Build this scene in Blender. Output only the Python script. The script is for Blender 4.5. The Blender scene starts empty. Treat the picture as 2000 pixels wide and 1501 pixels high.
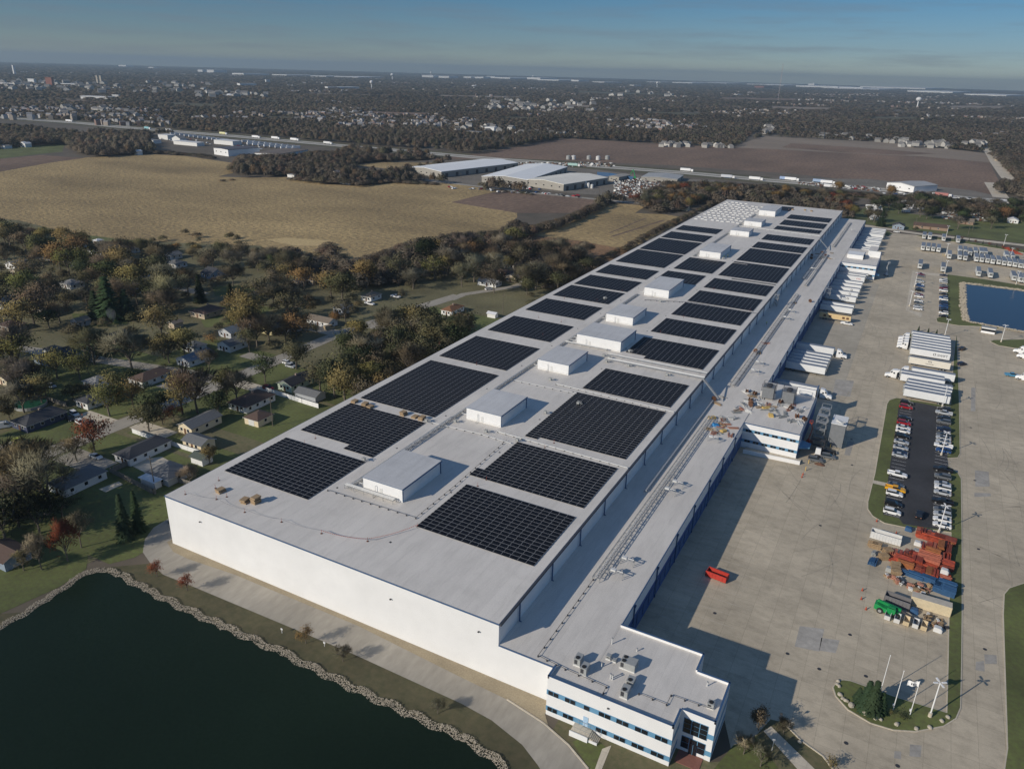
import bpy, math, random
import numpy as np
from mathutils import Vector, Matrix

# ------------------------------------------------------------------ camera, sky, sun, exposure
scene = bpy.context.scene
CAM = (153.88, -107.08, 115.77); FOC = 1484.5; YAW = -0.4803; PIT = 0.3911; ROL = 0.0282
cy_, sy_ = math.cos(YAW), math.sin(YAW)
FW = Vector((sy_*math.cos(PIT), cy_*math.cos(PIT), -math.sin(PIT)))
R0 = Vector((cy_, -sy_, 0)); U0 = R0.cross(FW)
RT = R0*math.cos(ROL) + U0*math.sin(ROL); UP = U0*math.cos(ROL) - R0*math.sin(ROL)
cd = bpy.data.cameras.new('camera'); cam = bpy.data.objects.new('camera', cd)
scene.collection.objects.link(cam)
cam.matrix_world = Matrix(((RT.x, UP.x, -FW.x, CAM[0]), (RT.y, UP.y, -FW.y, CAM[1]), (RT.z, UP.z, -FW.z, CAM[2]), (0, 0, 0, 1)))
cd.sensor_width = 36; cd.lens = FOC/2000*36; cd.clip_end = 60000; cd.clip_start = 1
scene.camera = cam

SUN_AZ = 210.5      # where the sun stands, degrees from +y towards +x
SUN_EL = 24.2
world = bpy.data.worlds.new('World'); scene.world = world; world.use_nodes = True
nt = world.node_tree; nt.nodes.clear()
sky = nt.nodes.new('ShaderNodeTexSky'); sky.sky_type = 'NISHITA'; sky.sun_disc = False
sky.sun_elevation = math.radians(SUN_EL); sky.sun_rotation = math.radians(SUN_AZ)
sky.air_density = 1.0; sky.dust_density = 0.1; sky.ozone_density = 3.5
bg = nt.nodes.new('ShaderNodeBackground'); bg.inputs[1].default_value = 0.098
wo = nt.nodes.new('ShaderNodeOutputWorld')
tc = nt.nodes.new('ShaderNodeTexCoord'); mp = nt.nodes.new('ShaderNodeMapping')
mp.inputs['Scale'].default_value = (3.4, 3.4, 46)
nz = nt.nodes.new('ShaderNodeTexNoise'); nz.inputs['Scale'].default_value = 2.2; nz.inputs['Detail'].default_value = 7; nz.inputs['Roughness'].default_value = .6
cr = nt.nodes.new('ShaderNodeValToRGB'); cr.color_ramp.elements[0].position = .46; cr.color_ramp.elements[1].position = .68
cr.color_ramp.elements[0].color = (0, 0, 0, 1); cr.color_ramp.elements[1].color = (.42, .42, .42, 1)
sx = nt.nodes.new('ShaderNodeSeparateXYZ'); mr = nt.nodes.new('ShaderNodeMapRange')
mr.inputs[1].default_value = .22; mr.inputs[2].default_value = .0; mr.inputs[3].default_value = 0; mr.inputs[4].default_value = 1
mu = nt.nodes.new('ShaderNodeMath'); mu.operation = 'MULTIPLY'
mx = nt.nodes.new('ShaderNodeMixRGB'); mx.inputs[2].default_value = (1.75, 2.05, 2.5, 1)
tint = nt.nodes.new('ShaderNodeMixRGB'); tint.blend_type = 'MULTIPLY'; tint.inputs[0].default_value = 1; tint.inputs[2].default_value = (.84, .90, 1.0, 1)
L = nt.links.new
L(tc.outputs['Generated'], mp.inputs[0]); L(mp.outputs[0], nz.inputs[0]); L(nz.outputs[0], cr.inputs[0])
L(tc.outputs['Generated'], sx.inputs[0]); L(sx.outputs[2], mr.inputs[0]); L(cr.outputs[0], mu.inputs[0]); L(mr.outputs[0], mu.inputs[1])
er = nt.nodes.new('ShaderNodeValToRGB'); er.color_ramp.elements[0].position = 0; er.color_ramp.elements[0].color = (.52, .61, .74, 1); er.color_ramp.elements[1].position = .55; er.color_ramp.elements[1].color = (1, 1, 1, 1)
e2 = er.color_ramp.elements.new(.10); e2.color = (.21, .40, .58, 1)
e3 = er.color_ramp.elements.new(.03); e3.color = (.36, .47, .65, 1)
L(sx.outputs[2], er.inputs[0]); L(er.outputs[0], tint.inputs[2])
L(sky.outputs[0], tint.inputs[1]); L(tint.outputs[0], mx.inputs[1]); L(mu.outputs[0], mx.inputs[0]); L(mx.outputs[0], bg.inputs[0]); L(bg.outputs[0], wo.inputs[0])

sd = bpy.data.lights.new('sun', 'SUN'); sd.energy = 3.85; sd.angle = math.radians(.53); sd.color = (1.0, .915, .79)
so = bpy.data.objects.new('sun', sd); scene.collection.objects.link(so)
el, az = math.radians(SUN_EL), math.radians(SUN_AZ)
sv = Vector((math.sin(az)*math.cos(el), math.cos(az)*math.cos(el), math.sin(el)))
so.rotation_euler = sv.to_track_quat('Z', 'Y').to_euler(); so.location = (0, 0, 400)
scene.view_settings.view_transform = 'Standard'; scene.view_settings.look = 'None'
scene.view_settings.gamma = 1; scene.view_settings.exposure = 0.0
scene.render.engine = 'CYCLES'; scene.cycles.volume_bounces = 0; scene.cycles.max_bounces = 5

# ------------------------------------------------------------------ survey: photo point -> point on the level z
HX = [0, 300, 650, 1000, 1350, 1650, 2000]; HE = [-10.4, 3.7, 6.3, 3.2, 5.5, 3.0, -10.7]
def G(px, py, z=0.0):
    if py < 330:
        py = py + float(np.interp(px, HX, HE))*min(1, (330-py)/180.0)
    d = FW + RT*((px-1000)/FOC) - UP*((py-750.5)/FOC)
    if d.z > -.0058: d.z = -.0058
    t = (z-CAM[2])/d.z
    return (CAM[0]+t*d.x, CAM[1]+t*d.y)
def GL(pts, z=0.0): return [G(p[0], p[1], z) for p in pts]

# ------------------------------------------------------------------ materials
MATS = {}
def nodes(m):
    m.use_nodes = True; n = m.node_tree.nodes; n.clear()
    o = n.new('ShaderNodeOutputMaterial'); b = n.new('ShaderNodeBsdfPrincipled'); m.node_tree.links.new(b.outputs[0], o.inputs[0])
    return m.node_tree, b
def mat(name, c, rough=.7, var=.12, scale=2.0, metal=0.0, obj=False, bump=0.0, c2=None, big=0.0, bigscale=.03, spec=.5, space='pos', stretch=(1, 1, 1), detail=4):
    """procedural paint: colour c, mottled towards c2 (or darker) by noise; obj=True multiplies by the object's own colour"""
    if name in MATS: return MATS[name]
    m = bpy.data.materials.new(name); MATS[name] = m
    t, b = nodes(m); N, K = t.nodes.new, t.links.new
    b.inputs['Roughness'].default_value = rough; b.inputs['Metallic'].default_value = metal
    b.inputs['Specular IOR Level'].default_value = spec
    if space == 'pos': co = N('ShaderNodeNewGeometry').outputs['Position']
    else: co = N('ShaderNodeTexCoord').outputs['Object']
    mpn = N('ShaderNodeMapping'); mpn.inputs['Scale'].default_value = stretch; K(co, mpn.inputs[0]); co = mpn.outputs[0]
    no = N('ShaderNodeTexNoise'); no.inputs['Scale'].default_value = scale; no.inputs['Detail'].default_value = detail; no.inputs['Roughness'].default_value = .62
    K(co, no.inputs[0])
    r = N('ShaderNodeMapRange'); r.inputs[1].default_value = .3; r.inputs[2].default_value = .7; K(no.outputs[0], r.inputs[0])
    mxn = N('ShaderNodeMixRGB'); K(r.outputs[0], mxn.inputs[0])
    d = c2 if c2 else tuple(x*(1-var*2) for x in c)
    mxn.inputs[1].default_value = (*d, 1); mxn.inputs[2].default_value = (*c, 1)
    col = mxn.outputs[0]
    if big:
        n2 = N('ShaderNodeTexNoise'); n2.inputs['Scale'].default_value = bigscale; n2.inputs['Detail'].default_value = 5; K(co, n2.inputs[0])
        r2 = N('ShaderNodeMapRange'); r2.inputs[1].default_value = .3; r2.inputs[2].default_value = .7; r2.inputs[3].default_value = 1-big; r2.inputs[4].default_value = 1+big*.6; K(n2.outputs[0], r2.inputs[0])
        vm = N('ShaderNodeVectorMath'); vm.operation = 'SCALE'; K(col, vm.inputs[0]); K(r2.outputs[0], vm.inputs['Scale']); col = vm.outputs[0]
    if obj:
        oi = N('ShaderNodeObjectInfo'); ml = N('ShaderNodeMixRGB'); ml.blend_type = 'MULTIPLY'; ml.inputs[0].default_value = 1
        K(col, ml.inputs[1]); K(oi.outputs['Color'], ml.inputs[2]); col = ml.outputs[0]
    K(col, b.inputs['Base Color'])
    if bump:
        bp = N('ShaderNodeBump'); bp.inputs['Strength'].default_value = 1; bp.inputs['Distance'].default_value = bump; K(no.outputs[0], bp.inputs['Height']); K(bp.outputs[0], b.inputs['Normal'])
    return m
def slab_mat(name, c, brick=(4.6, 4.6), joint=.35, var=.1, streak=(1, 1, 1), big=.2, line=.05, rough=.85, dark=(.5, .5, .5)):
    """paving or membrane in fields with joints, per-slab tone, blotches and streaks"""
    m = bpy.data.materials.new(name); MATS[name] = m
    t, b = nodes(m); N, K = t.nodes.new, t.links.new
    b.inputs['Roughness'].default_value = rough; b.inputs['Specular IOR Level'].default_value = .25
    g = N('ShaderNodeNewGeometry').outputs['Position']
    br = N('ShaderNodeTexBrick'); br.offset = 0; br.inputs['Scale'].default_value = 1; br.inputs['Brick Width'].default_value = brick[0]; br.inputs['Row Height'].default_value = brick[1]
    br.inputs['Mortar Size'].default_value = line; br.inputs['Mortar Smooth'].default_value = .4; br.inputs['Bias'].default_value = 0
    br.inputs[1].default_value = (*[x*(1-var) for x in c], 1); br.inputs[2].default_value = (*[x*(1+var*.5) for x in c], 1); br.inputs[3].default_value = (*[x*(1-joint) for x in c], 1)
    K(g, br.inputs[0]); col = br.outputs[0]
    def layer(col, scale, st, lo, hi, a, e, detail=6):
        mpn = N('ShaderNodeMapping'); mpn.inputs['Scale'].default_value = st; K(g, mpn.inputs[0])
        n = N('ShaderNodeTexNoise'); n.inputs['Scale'].default_value = scale; n.inputs['Detail'].default_value = detail; n.inputs['Roughness'].default_value = .65; K(mpn.outputs[0], n.inputs[0])
        r = N('ShaderNodeMapRange'); r.inputs[1].default_value = a; r.inputs[2].default_value = e; r.inputs[3].default_value = lo; r.inputs[4].default_value = hi; K(n.outputs[0], r.inputs[0])
        vm = N('ShaderNodeVectorMath'); vm.operation = 'SCALE'; K(col, vm.inputs[0]); K(r.outputs[0], vm.inputs['Scale']); return vm.outputs[0]
    col = layer(col, .035, (1, 1, 1), 1-big, 1+big*.5, .35, .65)
    col = layer(col, .6, streak, 1-big*.9, 1.04, .3, .55)
    col = layer(col, 3.0, (1, 1, 1), .93, 1.05, .3, .7, 3)
    col = layer(col, .11, (1, 1, 1), 1-big*.8, 1.0, .3, .42)
    K(col, b.inputs['Base Color']); return m

concrete = slab_mat('yard_concrete', (.53, .455, .34), (4.6, 5.2), .26, .07, (.5, .8, 1), .19)
apron = slab_mat('pale_concrete', (.60, .53, .42), (3.0, 3.0), .2, .05, (1, .15, 1), .12)
roof_m = slab_mat('roof_membrane', (.67, .63, .575), (3.05, 30.5), .12, .03, (1.0, .2, 1), .085, .05, .7)
asphalt = mat('dark_asphalt', (.052, .052, .056), .9, .15, 1.2, big=.3, bigscale=.08)
road_m = mat('road_asphalt', (.42, .38, .315), .9, .12, .6, big=.2, bigscale=.05, stretch=(1, .3, 1))
grass = mat('lawn', (.135, .165, .045), .95, .2, .9, c2=(.105, .108, .040), big=.35, bigscale=.05, bump=.05)
dry = mat('dry_grass', (.125, .105, .055), .95, .2, .6, c2=(.075, .075, .035), big=.3, bigscale=.07, bump=.05)
gravel = mat('gravel_bed', (.42, .345, .23), .95, .2, 3, c2=(.30, .245, .16), big=.15, bigscale=.2)
leaflitter = mat('leaf_litter', (.20, .165, .09), .95, .2, .8, c2=(.115, .12, .052), big=.35, bigscale=.04)
corn = mat('standing_corn', (.60, .43, .19), .95, .2, .42, c2=(.19, .135, .07), big=.42, bigscale=.011, bump=1.2, stretch=(.55, 1, 1), detail=8)
stubble = mat('bare_field', (.27, .18, .12), .95, .2, .3, c2=(.14, .088, .06), big=.35, bigscale=.012, stretch=(1, .35, 1), bump=.2)
tanfield = mat('tan_soil', (.29, .23, .17), .95, .2, .2, c2=(.22, .17, .125), big=.15, bigscale=.01, stretch=(.5, 1, 1))
brushm = mat('rusty_grass', (.36, .20, .09), .95, .2, .5, c2=(.13, .085, .05), big=.4, bigscale=.03, bump=.6)
farfloor = mat('woodland_floor', (.16, .128, .095), .95, .2, .05, c2=(.10, .085, .06), big=.3, bigscale=.004)
water_m = mat('pond_water', (.012, .023, .014), .25, .1, 1.2, bump=.03, spec=.08, big=.2, bigscale=.02)
water2 = mat('blue_pond_water', (.006, .014, .028), .12, .1, .4, bump=.02, spec=.4)
white = mat('white_panel', (.80, .80, .79), .6, .03, .25, big=.05, bigscale=.06)
whitew = mat('white_cladding', (.78, .78, .77), .6, .04, .8, space='obj')
blue = mat('blue_band', (.035, .10, .30), .6, .08, .4)
ltblue = mat('light_blue_band', (.13, .30, .46), .5, .06, .4)
navy = mat('navy_coping', (.05, .11, .22), .5, .08, .6)
gutter = mat('dark_gutter', (.055, .06, .075), .6, .1, 1)
glass = mat('window_glass', (.012, .016, .022), .12, .1, 1, spec=.6)
cell = mat('solar_cell', (.0085, .0095, .014), .5, .12, .35, spec=.12)
alu = mat('aluminium', (.34, .34, .345), .55, .1, 1, metal=.2)
towerm = mat('weathered_grey_steel', (.20, .21, .22), .6, .1, 1.2)
galv = mat('galvanised_steel', (.42, .43, .43), .5, .1, 1, metal=.4)
insul = mat('white_pipe_jacket', (.66, .66, .64), .5, .05, 1)
greyunit = mat('grey_sheet_metal', (.36, .37, .36), .55, .08, 1.5)
black = mat('black_rubber', (.02, .02, .021), .8, .1, 2)
darkm = mat('dark_metal', (.05, .05, .055), .6, .1, 2)
paint = mat('vehicle_paint', (1, 1, 1), .3, .02, 2, obj=True, space='obj', spec=.5)
objp = mat('tinted_paint', (1, 1, 1), .65, .07, 1.2, obj=True, space='obj')
rockm = mat('rock', (.52, .45, .34), .9, .2, 1.5, c2=(.30, .26, .20))
woodp = mat('pallet_wood', (.42, .30, .17), .8, .2, 3, c2=(.25, .17, .10), space='obj')
orange = mat('orange_rack_steel', (.50, .085, .035), .6, .2, 1.2, c2=(.27, .05, .03), big=.25, bigscale=.3)
rackblue = mat('blue_rack_steel', (.035, .11, .24), .6, .15, 1.2)
brown = mat('rust_brown', (.16, .075, .04), .8, .2, 1.5)
yellow = mat('safety_yellow', (.60, .42, .14), .6, .08, 2)
green = mat('machine_green', (.012, .26, .07), .35, .05, 2)
bark = mat('bark', (.16, .135, .105), .9, .15, 2, space='obj')
leafm = mat('foliage', (2.85, 2.8, 2.55), .85, .25, .55, obj=True, space='obj', spec=.15)
shingle = mat('shingles', (1, 1, 1), .9, .1, 1.6, obj=True, space='obj', stretch=(1, 1, 3))
hwy = mat('pale_highway', (.50, .47, .41), .85, .05, .05)
straw = mat('pale_straw', (.66, .50, .24), .95, .2, .5, c2=(.42, .30, .14))
sandy = mat('sandy_gravel', (.24, .21, .17), .95, .2, .3, big=.2, bigscale=.03)

# vertex-tinted foliage for the woods
wm = bpy.data.materials.new('wood_crowns'); t_, b_ = nodes(wm)
at_ = t_.nodes.new('ShaderNodeAttribute'); at_.attribute_name = 'tint'; t_.links.new(at_.outputs[0], b_.inputs['Base Color'])
b_.inputs['Roughness'].default_value = .95; b_.inputs['Specular IOR Level'].default_value = .0
an_ = t_.nodes.new('ShaderNodeAttribute'); an_.attribute_name = 'nrm'; t_.links.new(an_.outputs['Vector'], b_.inputs['Normal'])
def translucent(m, share):
    t = m.node_tree; b = [n for n in t.nodes if n.type == 'BSDF_PRINCIPLED'][0]; o = [n for n in t.nodes if n.type == 'OUTPUT_MATERIAL'][0]
    tr = t.nodes.new('ShaderNodeBsdfTranslucent'); ms = t.nodes.new('ShaderNodeMixShader'); ms.inputs[0].default_value = share
    t.links.new(b.inputs['Base Color'].links[0].from_socket, tr.inputs[0]); t.links.new(b.outputs[0], ms.inputs[1]); t.links.new(tr.outputs[0], ms.inputs[2]); t.links.new(ms.outputs[0], o.inputs[0])
translucent(wm, .4); translucent(leafm, .45)
tl, bl = leafm.node_tree, [n for n in leafm.node_tree.nodes if n.type == 'BSDF_PRINCIPLED'][0]; bl.inputs['Specular IOR Level'].default_value = 0
al = tl.nodes.new('ShaderNodeAttribute'); al.attribute_name = 'nrm'; vt = tl.nodes.new('ShaderNodeVectorTransform'); vt.vector_type = 'NORMAL'; vt.convert_from = 'OBJECT'; vt.convert_to = 'WORLD'
tl.links.new(al.outputs['Vector'], vt.inputs[0]); tl.links.new(vt.outputs[0], bl.inputs['Normal'])

# ------------------------------------------------------------------ mesh builder
class MB:
    def __init__(s): s.v = []; s.f = []; s.m = []
    def face(s, pts, m=0):
        b = len(s.v); s.v += [tuple(p) for p in pts]; s.f.append(tuple(range(b, b+len(pts)))); s.m.append(m)
    def box(s, x0, y0, z0, x1, y1, z1, m=0, top=None):
        b = len(s.v); s.v += [(x0, y0, z0), (x1, y0, z0), (x1, y1, z0), (x0, y1, z0), (x0, y0, z1), (x1, y0, z1), (x1, y1, z1), (x0, y1, z1)]
        for f in ((0, 3, 2, 1), (4, 5, 6, 7), (0, 1, 5, 4), (1, 2, 6, 5), (2, 3, 7, 6), (3, 0, 4, 7)): s.f.append(tuple(b+i for i in f))
        s.m += [m, m if top is None else top, m, m, m, m]
    def prism(s, poly, z0, z1, m=0, top=None, bottom=False):
        n = len(poly); b = len(s.v)
        a = sum(poly[i][0]*poly[(i+1) % n][1]-poly[(i+1) % n][0]*poly[i][1] for i in range(n))
        if a < 0: poly = poly[::-1]
        s.v += [(p[0], p[1], z0) for p in poly]+[(p[0], p[1], z1) for p in poly]
        for i in range(n):
            j = (i+1) % n; s.f.append((b+i, b+j, b+n+j, b+n+i)); s.m.append(m)
        s.f.append(tuple(b+n+i for i in range(n))); s.m.append(m if top is None else top)
    def loft(s, secs, m=0):
        """secs: (x, zlo, zhi, halfwidth[, halfwidth_top])"""
        b = len(s.v)
        for q in secs:
            x, lo, hi, w = q[:4]; wt = q[4] if len(q) > 4 else w
            s.v += [(x, -w, lo), (x, w, lo), (x, wt, hi), (x, -wt, hi)]
        for i in range(len(secs)-1):
            for k in range(4):
                a = b+4*i+k; c = b+4*i+(k+1) % 4; s.f.append((a, a+4, c+4, c)); s.m.append(m)
        s.f.append((b, b+1, b+2, b+3)); e = b+4*(len(secs)-1); s.f.append((e+3, e+2, e+1, e)); s.m += [m, m]
    def tube(s, p, q, r0, r1=None, n=6, m=0, caps=True):
        r1 = r0 if r1 is None else r1
        p = Vector(p); q = Vector(q); d = (q-p)
        if d.length < 1e-6: return
        d.normalize(); a = d.orthogonal().normalized(); c = d.cross(a); b = len(s.v)
        for o, r in ((p, r0), (q, r1)):
            for i in range(n):
                t = 2*math.pi*i/n; s.v.append(tuple(o+a*(r*math.cos(t))+c*(r*math.sin(t))))
        for i in range(n):
            j = (i+1) % n; s.f.append((b+i, b+j, b+n+j, b+n+i)); s.m.append(m)
        if caps: s.f.append(tuple(b+n+i for i in range(n))); s.f.append(tuple(b+n-1-i for i in range(n))); s.m += [m, m]
    def path(s, pts, r, n=6, m=0):
        for a, c in zip(pts[:-1], pts[1:]): s.tube(a, c, r, r, n, m)
    def bar(s, p, q, w, h, m=0):
        p = Vector(p); q = Vector(q); d = (q-p).normalized()
        up = Vector((0, 0, 1)) if abs(d.z) < .9 else Vector((1, 0, 0))
        a = d.cross(up).normalized()*w/2; c = a.cross(d).normalized()*h/2; b = len(s.v)
        for o in (p, q): s.v += [tuple(o-a-c), tuple(o+a-c), tuple(o+a+c), tuple(o-a+c)]
        for f in ((0, 1, 2, 3), (7, 6, 5, 4), (0, 4, 5, 1), (1, 5, 6, 2), (2, 6, 7, 3), (3, 7, 4, 0)): s.f.append(tuple(b+i for i in f)); s.m.append(m)
    def build(s, name, mats, parent=None, loc=(0, 0, 0), rz=0, smooth=False):
        me = bpy.data.meshes.new(name); me.from_pydata(s.v, [], s.f)
        for m_ in (mats if isinstance(mats, (list, tuple)) else [mats]): me.materials.append(m_)
        me.polygons.foreach_set('material_index', s.m)
        if smooth: me.polygons.foreach_set('use_smooth', [True]*len(s.f))
        me.update(); o = bpy.data.objects.new(name, me); scene.collection.objects.link(o)
        o.location = loc; o.rotation_euler = (0, 0, rz)
        if parent: o.parent = parent
        return o
def tag(o, label=None, cat=None, group=None, kind=None):
    if label: o['label'] = label
    if cat: o['category'] = cat
    if group: o['group'] = group
    if kind: o['kind'] = kind
    return o
def empty(name, loc=(0, 0, 0), rz=0, label=None, cat=None, group=None):
    o = bpy.data.objects.new(name, None); scene.collection.objects.link(o); o.location = loc; o.rotation_euler = (0, 0, rz)
    o.empty_display_size = .1
    return tag(o, label, cat, group)
def kids(o):
    if o.name not in KIDS: KIDS[o.name] = list(o.children)
    return KIDS[o.name]
def copy_tree(o, parent=None):
    c = o.copy(); scene.collection.objects.link(c); c.parent = parent
    KIDS[c.name] = [copy_tree(ch, c) for ch in kids(o)]
    return c
KIDS = {}
def place(proto, loc, rz=0, label=None, group=None, scale=None, color=None, cat=None):
    """first use moves the prototype itself, later uses copy it with its parts"""
    if proto.get('used'):
        c = copy_tree(proto)
    else:
        c = proto; proto['used'] = 1; 
    c.location = loc; c.rotation_euler = (0, 0, rz)
    if scale: c.scale = (scale,)*3 if not isinstance(scale, tuple) else scale
    if label: c['label'] = label
    if group: c['group'] = group
    elif 'group' in c: del c['group']
    if cat: c['category'] = cat
    if color:
        def rec(o):
            o.color = (*color, 1)
            for k in kids(o): rec(k)
        rec(c)
    return c
def sheet(name, pts, z, m, kind='structure', label=None):
    b = MB(); b.face([(p[0], p[1], z) for p in (pts if sum(pts[i][0]*pts[(i+1) % len(pts)][1]-pts[(i+1) % len(pts)][0]*pts[i][1] for i in range(len(pts))) > 0 else pts[::-1])])
    return tag(b.build(name, m), label, kind=kind)
def inside(x, y, poly):
    c = False; n = len(poly); j = n-1
    for i in range(n):
        if (poly[i][1] > y) != (poly[j][1] > y) and x < (poly[j][0]-poly[i][0])*(y-poly[i][1])/(poly[j][1]-poly[i][1])+poly[i][0]: c = not c
        j = i
    return c
def inside_np(X, Y, poly):
    c = np.zeros(len(X), bool); n = len(poly); j = n-1
    for i in range(n):
        xi, yi = poly[i]; xj, yj = poly[j]
        if yi != yj: c ^= ((yi > Y) != (yj > Y)) & (X < (xj-xi)*(Y-yi)/(yj-yi)+xi)
        j = i
    return c
def band(pts, w):
    """polygon strip of width w along a polyline"""
    Lp, Rp = [], []
    for i, p in enumerate(pts):
        a = pts[max(i-1, 0)]; b = pts[min(i+1, len(pts)-1)]; dx, dy = b[0]-a[0], b[1]-a[1]; l = math.hypot(dx, dy) or 1
        Lp.append((p[0]-dy/l*w/2, p[1]+dx/l*w/2)); Rp.append((p[0]+dy/l*w/2, p[1]-dx/l*w/2))
    return Lp+Rp[::-1]
def strip(name, pts, w, z, m):
    b = MB(); P_ = band(pts, w); n = len(pts)
    for i in range(n-1): b.face([(*P_[2*n-1-i], z), (*P_[2*n-2-i], z), (*P_[i+1], z), (*P_[i], z)])
    return tag(b.build(name, m), kind='structure')
ORD = ['nearest', 'second', 'third', 'fourth', 'fifth', 'sixth', 'seventh', 'eighth', 'ninth', 'tenth', 'eleventh', 'twelfth', 'thirteenth', 'fourteenth', 'fifteenth', 'sixteenth', 'seventeenth', 'eighteenth', 'nineteenth', 'twentieth', 'twenty-first', 'twenty-second', 'twenty-third', 'twenty-fourth']
rnd = random.Random(7)
# ------------------------------------------------------------------ ground and roads
b = MB(); RAD = 20700; N_ = 96
b.face([(CAM[0]+RAD*math.cos(2*math.pi*i/N_), CAM[1]+RAD*math.sin(2*math.pi*i/N_), 0) for i in range(N_)])
tag(b.build('ground', farfloor), kind='structure')
# grass round the works and the housing
hood = GL([(-160, 425), (60, 415), (133, 430), (245, 440), (350, 446), (458, 452), (560, 478), (647, 520), (760, 485), (870, 455), (965, 450), (1040, 458), (1120, 490)])+[(-10, 330), (-10, 0), (-12, -60), (-160, -60)]
sheet('lawn', hood, .02, leaflitter)
for i, (nm, P_) in enumerate([
    ('a', [(133, 443), (200, 445), (262, 468), (250, 486), (180, 474), (128, 462)]), ('b', [(210, 540), (300, 548), (285, 572), (215, 572)]),
    ('c', [(380, 600), (470, 595), (540, 600), (480, 628), (400, 640)]), ('d', [(415, 560), (500, 555), (495, 575), (420, 578)]),
    ('e', [(140, 612), (240, 612), (250, 632), (150, 640)])]):
    sheet('lawn', GL(P_), .035, grass)
rd = lambda y0, y1, x0, x1: [(x0, y0), (x1, y0), (x1, y1), (x0, y1)]
for (x0, x1, y0, y1) in [(-69.5, -10, -8, 34), (-69.5, -10, 54, 88), (-69, -10, 90, 112), (-100, -78.5, -5, 75), (-118, -78, 85, 118), (-69, -12, 172, 215), (-66, -10, 36, 44), (-160, -108, 40, 90)]:
    sheet('lawn', rd(y0, y1, x0, x1), .03+.001*(x0+200)/100, grass)
sheet('lawn', [(-14, -14), (-6, -14), (-3, -9), (-3, 5), (-12, 60), (-45, -6), (-60, -10), (-75, -32), (-11, -42), (-8, -26), (-9, -18)], .045, grass)
strip('road', [(-78, -60), (-75, 0), (-73.5, 40), (-72.5, 80), (-74, 145), (-73, 160), (-69, 190), (-66.5, 212), (-62, 240)], 7.5, .075, road_m)
strip('road', GL([(157, 692-20+0), (206, 706), (290, 717), (432, 738), (520, 775)])[:0] or [(-190, 62), (-150, 72), (-130, 76), (-111, 80), (-92, 84), (-72, 84)], 6.5, .07, road_m)
strip('road', GL([(60, 500), (130, 512), (158, 522), (215, 527), (290, 540), (330, 556), (400, 575)]), 6, .06, road_m)
strip('driveway', GL([(880, 585), (905, 575), (1003, 560), (1040, 545)]), 5, .065, road_m)
for x0, x1, y0, y1 in [(-69, -52, 39, 45), (-69, -50, 12, 21), (-92.5, -76, 33.5, 41), (-92, -76, 68, 75), (-69, -52, 83.5, 89.5), (-69, -44, 198, 203), (-69, -48, 168, 175), (-90, -76, 108, 114), (-92, -76, 150, 158), (-92, -76, 8, 13)]:
    sheet('driveway', rd(y0, y1, x0, x1), .06, apron if (int(y0) % 2) else road_m)
sheet('patio', [(-50, 22.5), (-33, 20.5), (-32, 29), (-42, 30.5)], .06, apron); sheet('patio', GL([(193, 955), (232, 940), (240, 946), (207, 961)]), .06, apron)
# fields
cornp = GL([(-150, 345), (0, 335.5), (100, 318), (168, 308), (297, 301), (360, 304), (455, 318), (455, 338), (425, 345), (480, 347), (560, 346), (640, 360), (700, 363.5), (765, 356), (895, 360), (975, 373), (925, 384), (881, 395), (1010, 416), (1010, 425), (965, 456), (870, 475), (818, 482), (755, 506), (685, 528), (647, 540), (560, 505), (507, 480), (350, 474), (245, 468), (133, 455), (35, 430), (-120, 420)])
sheet('corn_field', cornp, .05, corn)
patchp = GL([(881, 395), (925, 384), (979, 373.5), (1090, 382), (1190, 391.5), (1140, 416), (1010, 416)])
sheet('bare_field', patchp, .06, stubble)
corn2 = GL([(1190, 396), (1262, 402), (1240, 416), (1300, 419), (1342, 426), (1228, 488), (1130, 470), (1035, 459), (1140, 423)])
sheet('corn_field', corn2, .05, corn)
sheet('field_track', band(GL([(1195, 462), (1297, 430)]), 2.5), .07, stubble); sheet('field_track', band(GL([(1190, 455), (1262, 426)]), 1.6), .07, stubble)
b3 = GL([(1035, 459), (1130, 470), (1228, 488), (1205, 512), (1100, 500), (965, 478), (990, 462)])
sheet('rough_grass', b3, .055, brushm)
sheet('pale_field_strip', GL([(520, 468), (560, 464), (645, 470), (620, 480), (575, 480)]), .06, straw)
sheet('straw_field', GL([(690, 322), (760, 316), (850, 318), (825, 330), (760, 330)]), .05, corn)
darkp = GL([(830, 312), (912, 303), (1000, 288), (1105, 269), (1350, 283), (1430, 287), (1489, 264.5), (1751, 279.5), (1923, 300.5), (1951, 353), (1944, 381), (1790, 366), (1545, 339), (1300, 322), (1000, 309)])
sheet('bare_field', darkp, .05, stubble)
sheet('tan_field', GL([(1430, 287), (1489, 264.5), (1751, 279.5), (1923, 300.5), (1935, 318), (1800, 306), (1640, 298), (1520, 291)]), .08, tanfield)
sheet('bare_field', GL([(1527, 287), (1545, 279), (1680, 288), (1830, 301), (1760, 303), (1640, 297)]), .12, stubble)
sheet('green_field', GL([(-80, 292), (60, 286), (126, 283), (122, 297), (0, 311), (-90, 318)]), .05, grass)
sheet('bare_field', GL([(-80, 325), (0, 312), (80, 304), (165, 309), (100, 318), (0, 335)]), .055, stubble)
strip('road', GL([(1923, 284), (1945, 318), (1962, 340), (1976, 357), (1960, 359), (1936, 357), (1946, 372), (1955, 386)]), 16, .09, apron)
for o_, w_ in ((-9, 13), (9, 13)):
    hw = GL([(-60, 231), (0, 235), (161, 242), (238, 248), (455, 264), (700, 286), (790, 294), (976, 311), (1119, 321), (1350, 338.5), (1510, 353), (1720, 370), (1895, 388), (2060, 402)])
    strip('highway', [(x, y+o_) for x, y in hw], w_, .1, hwy)
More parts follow.
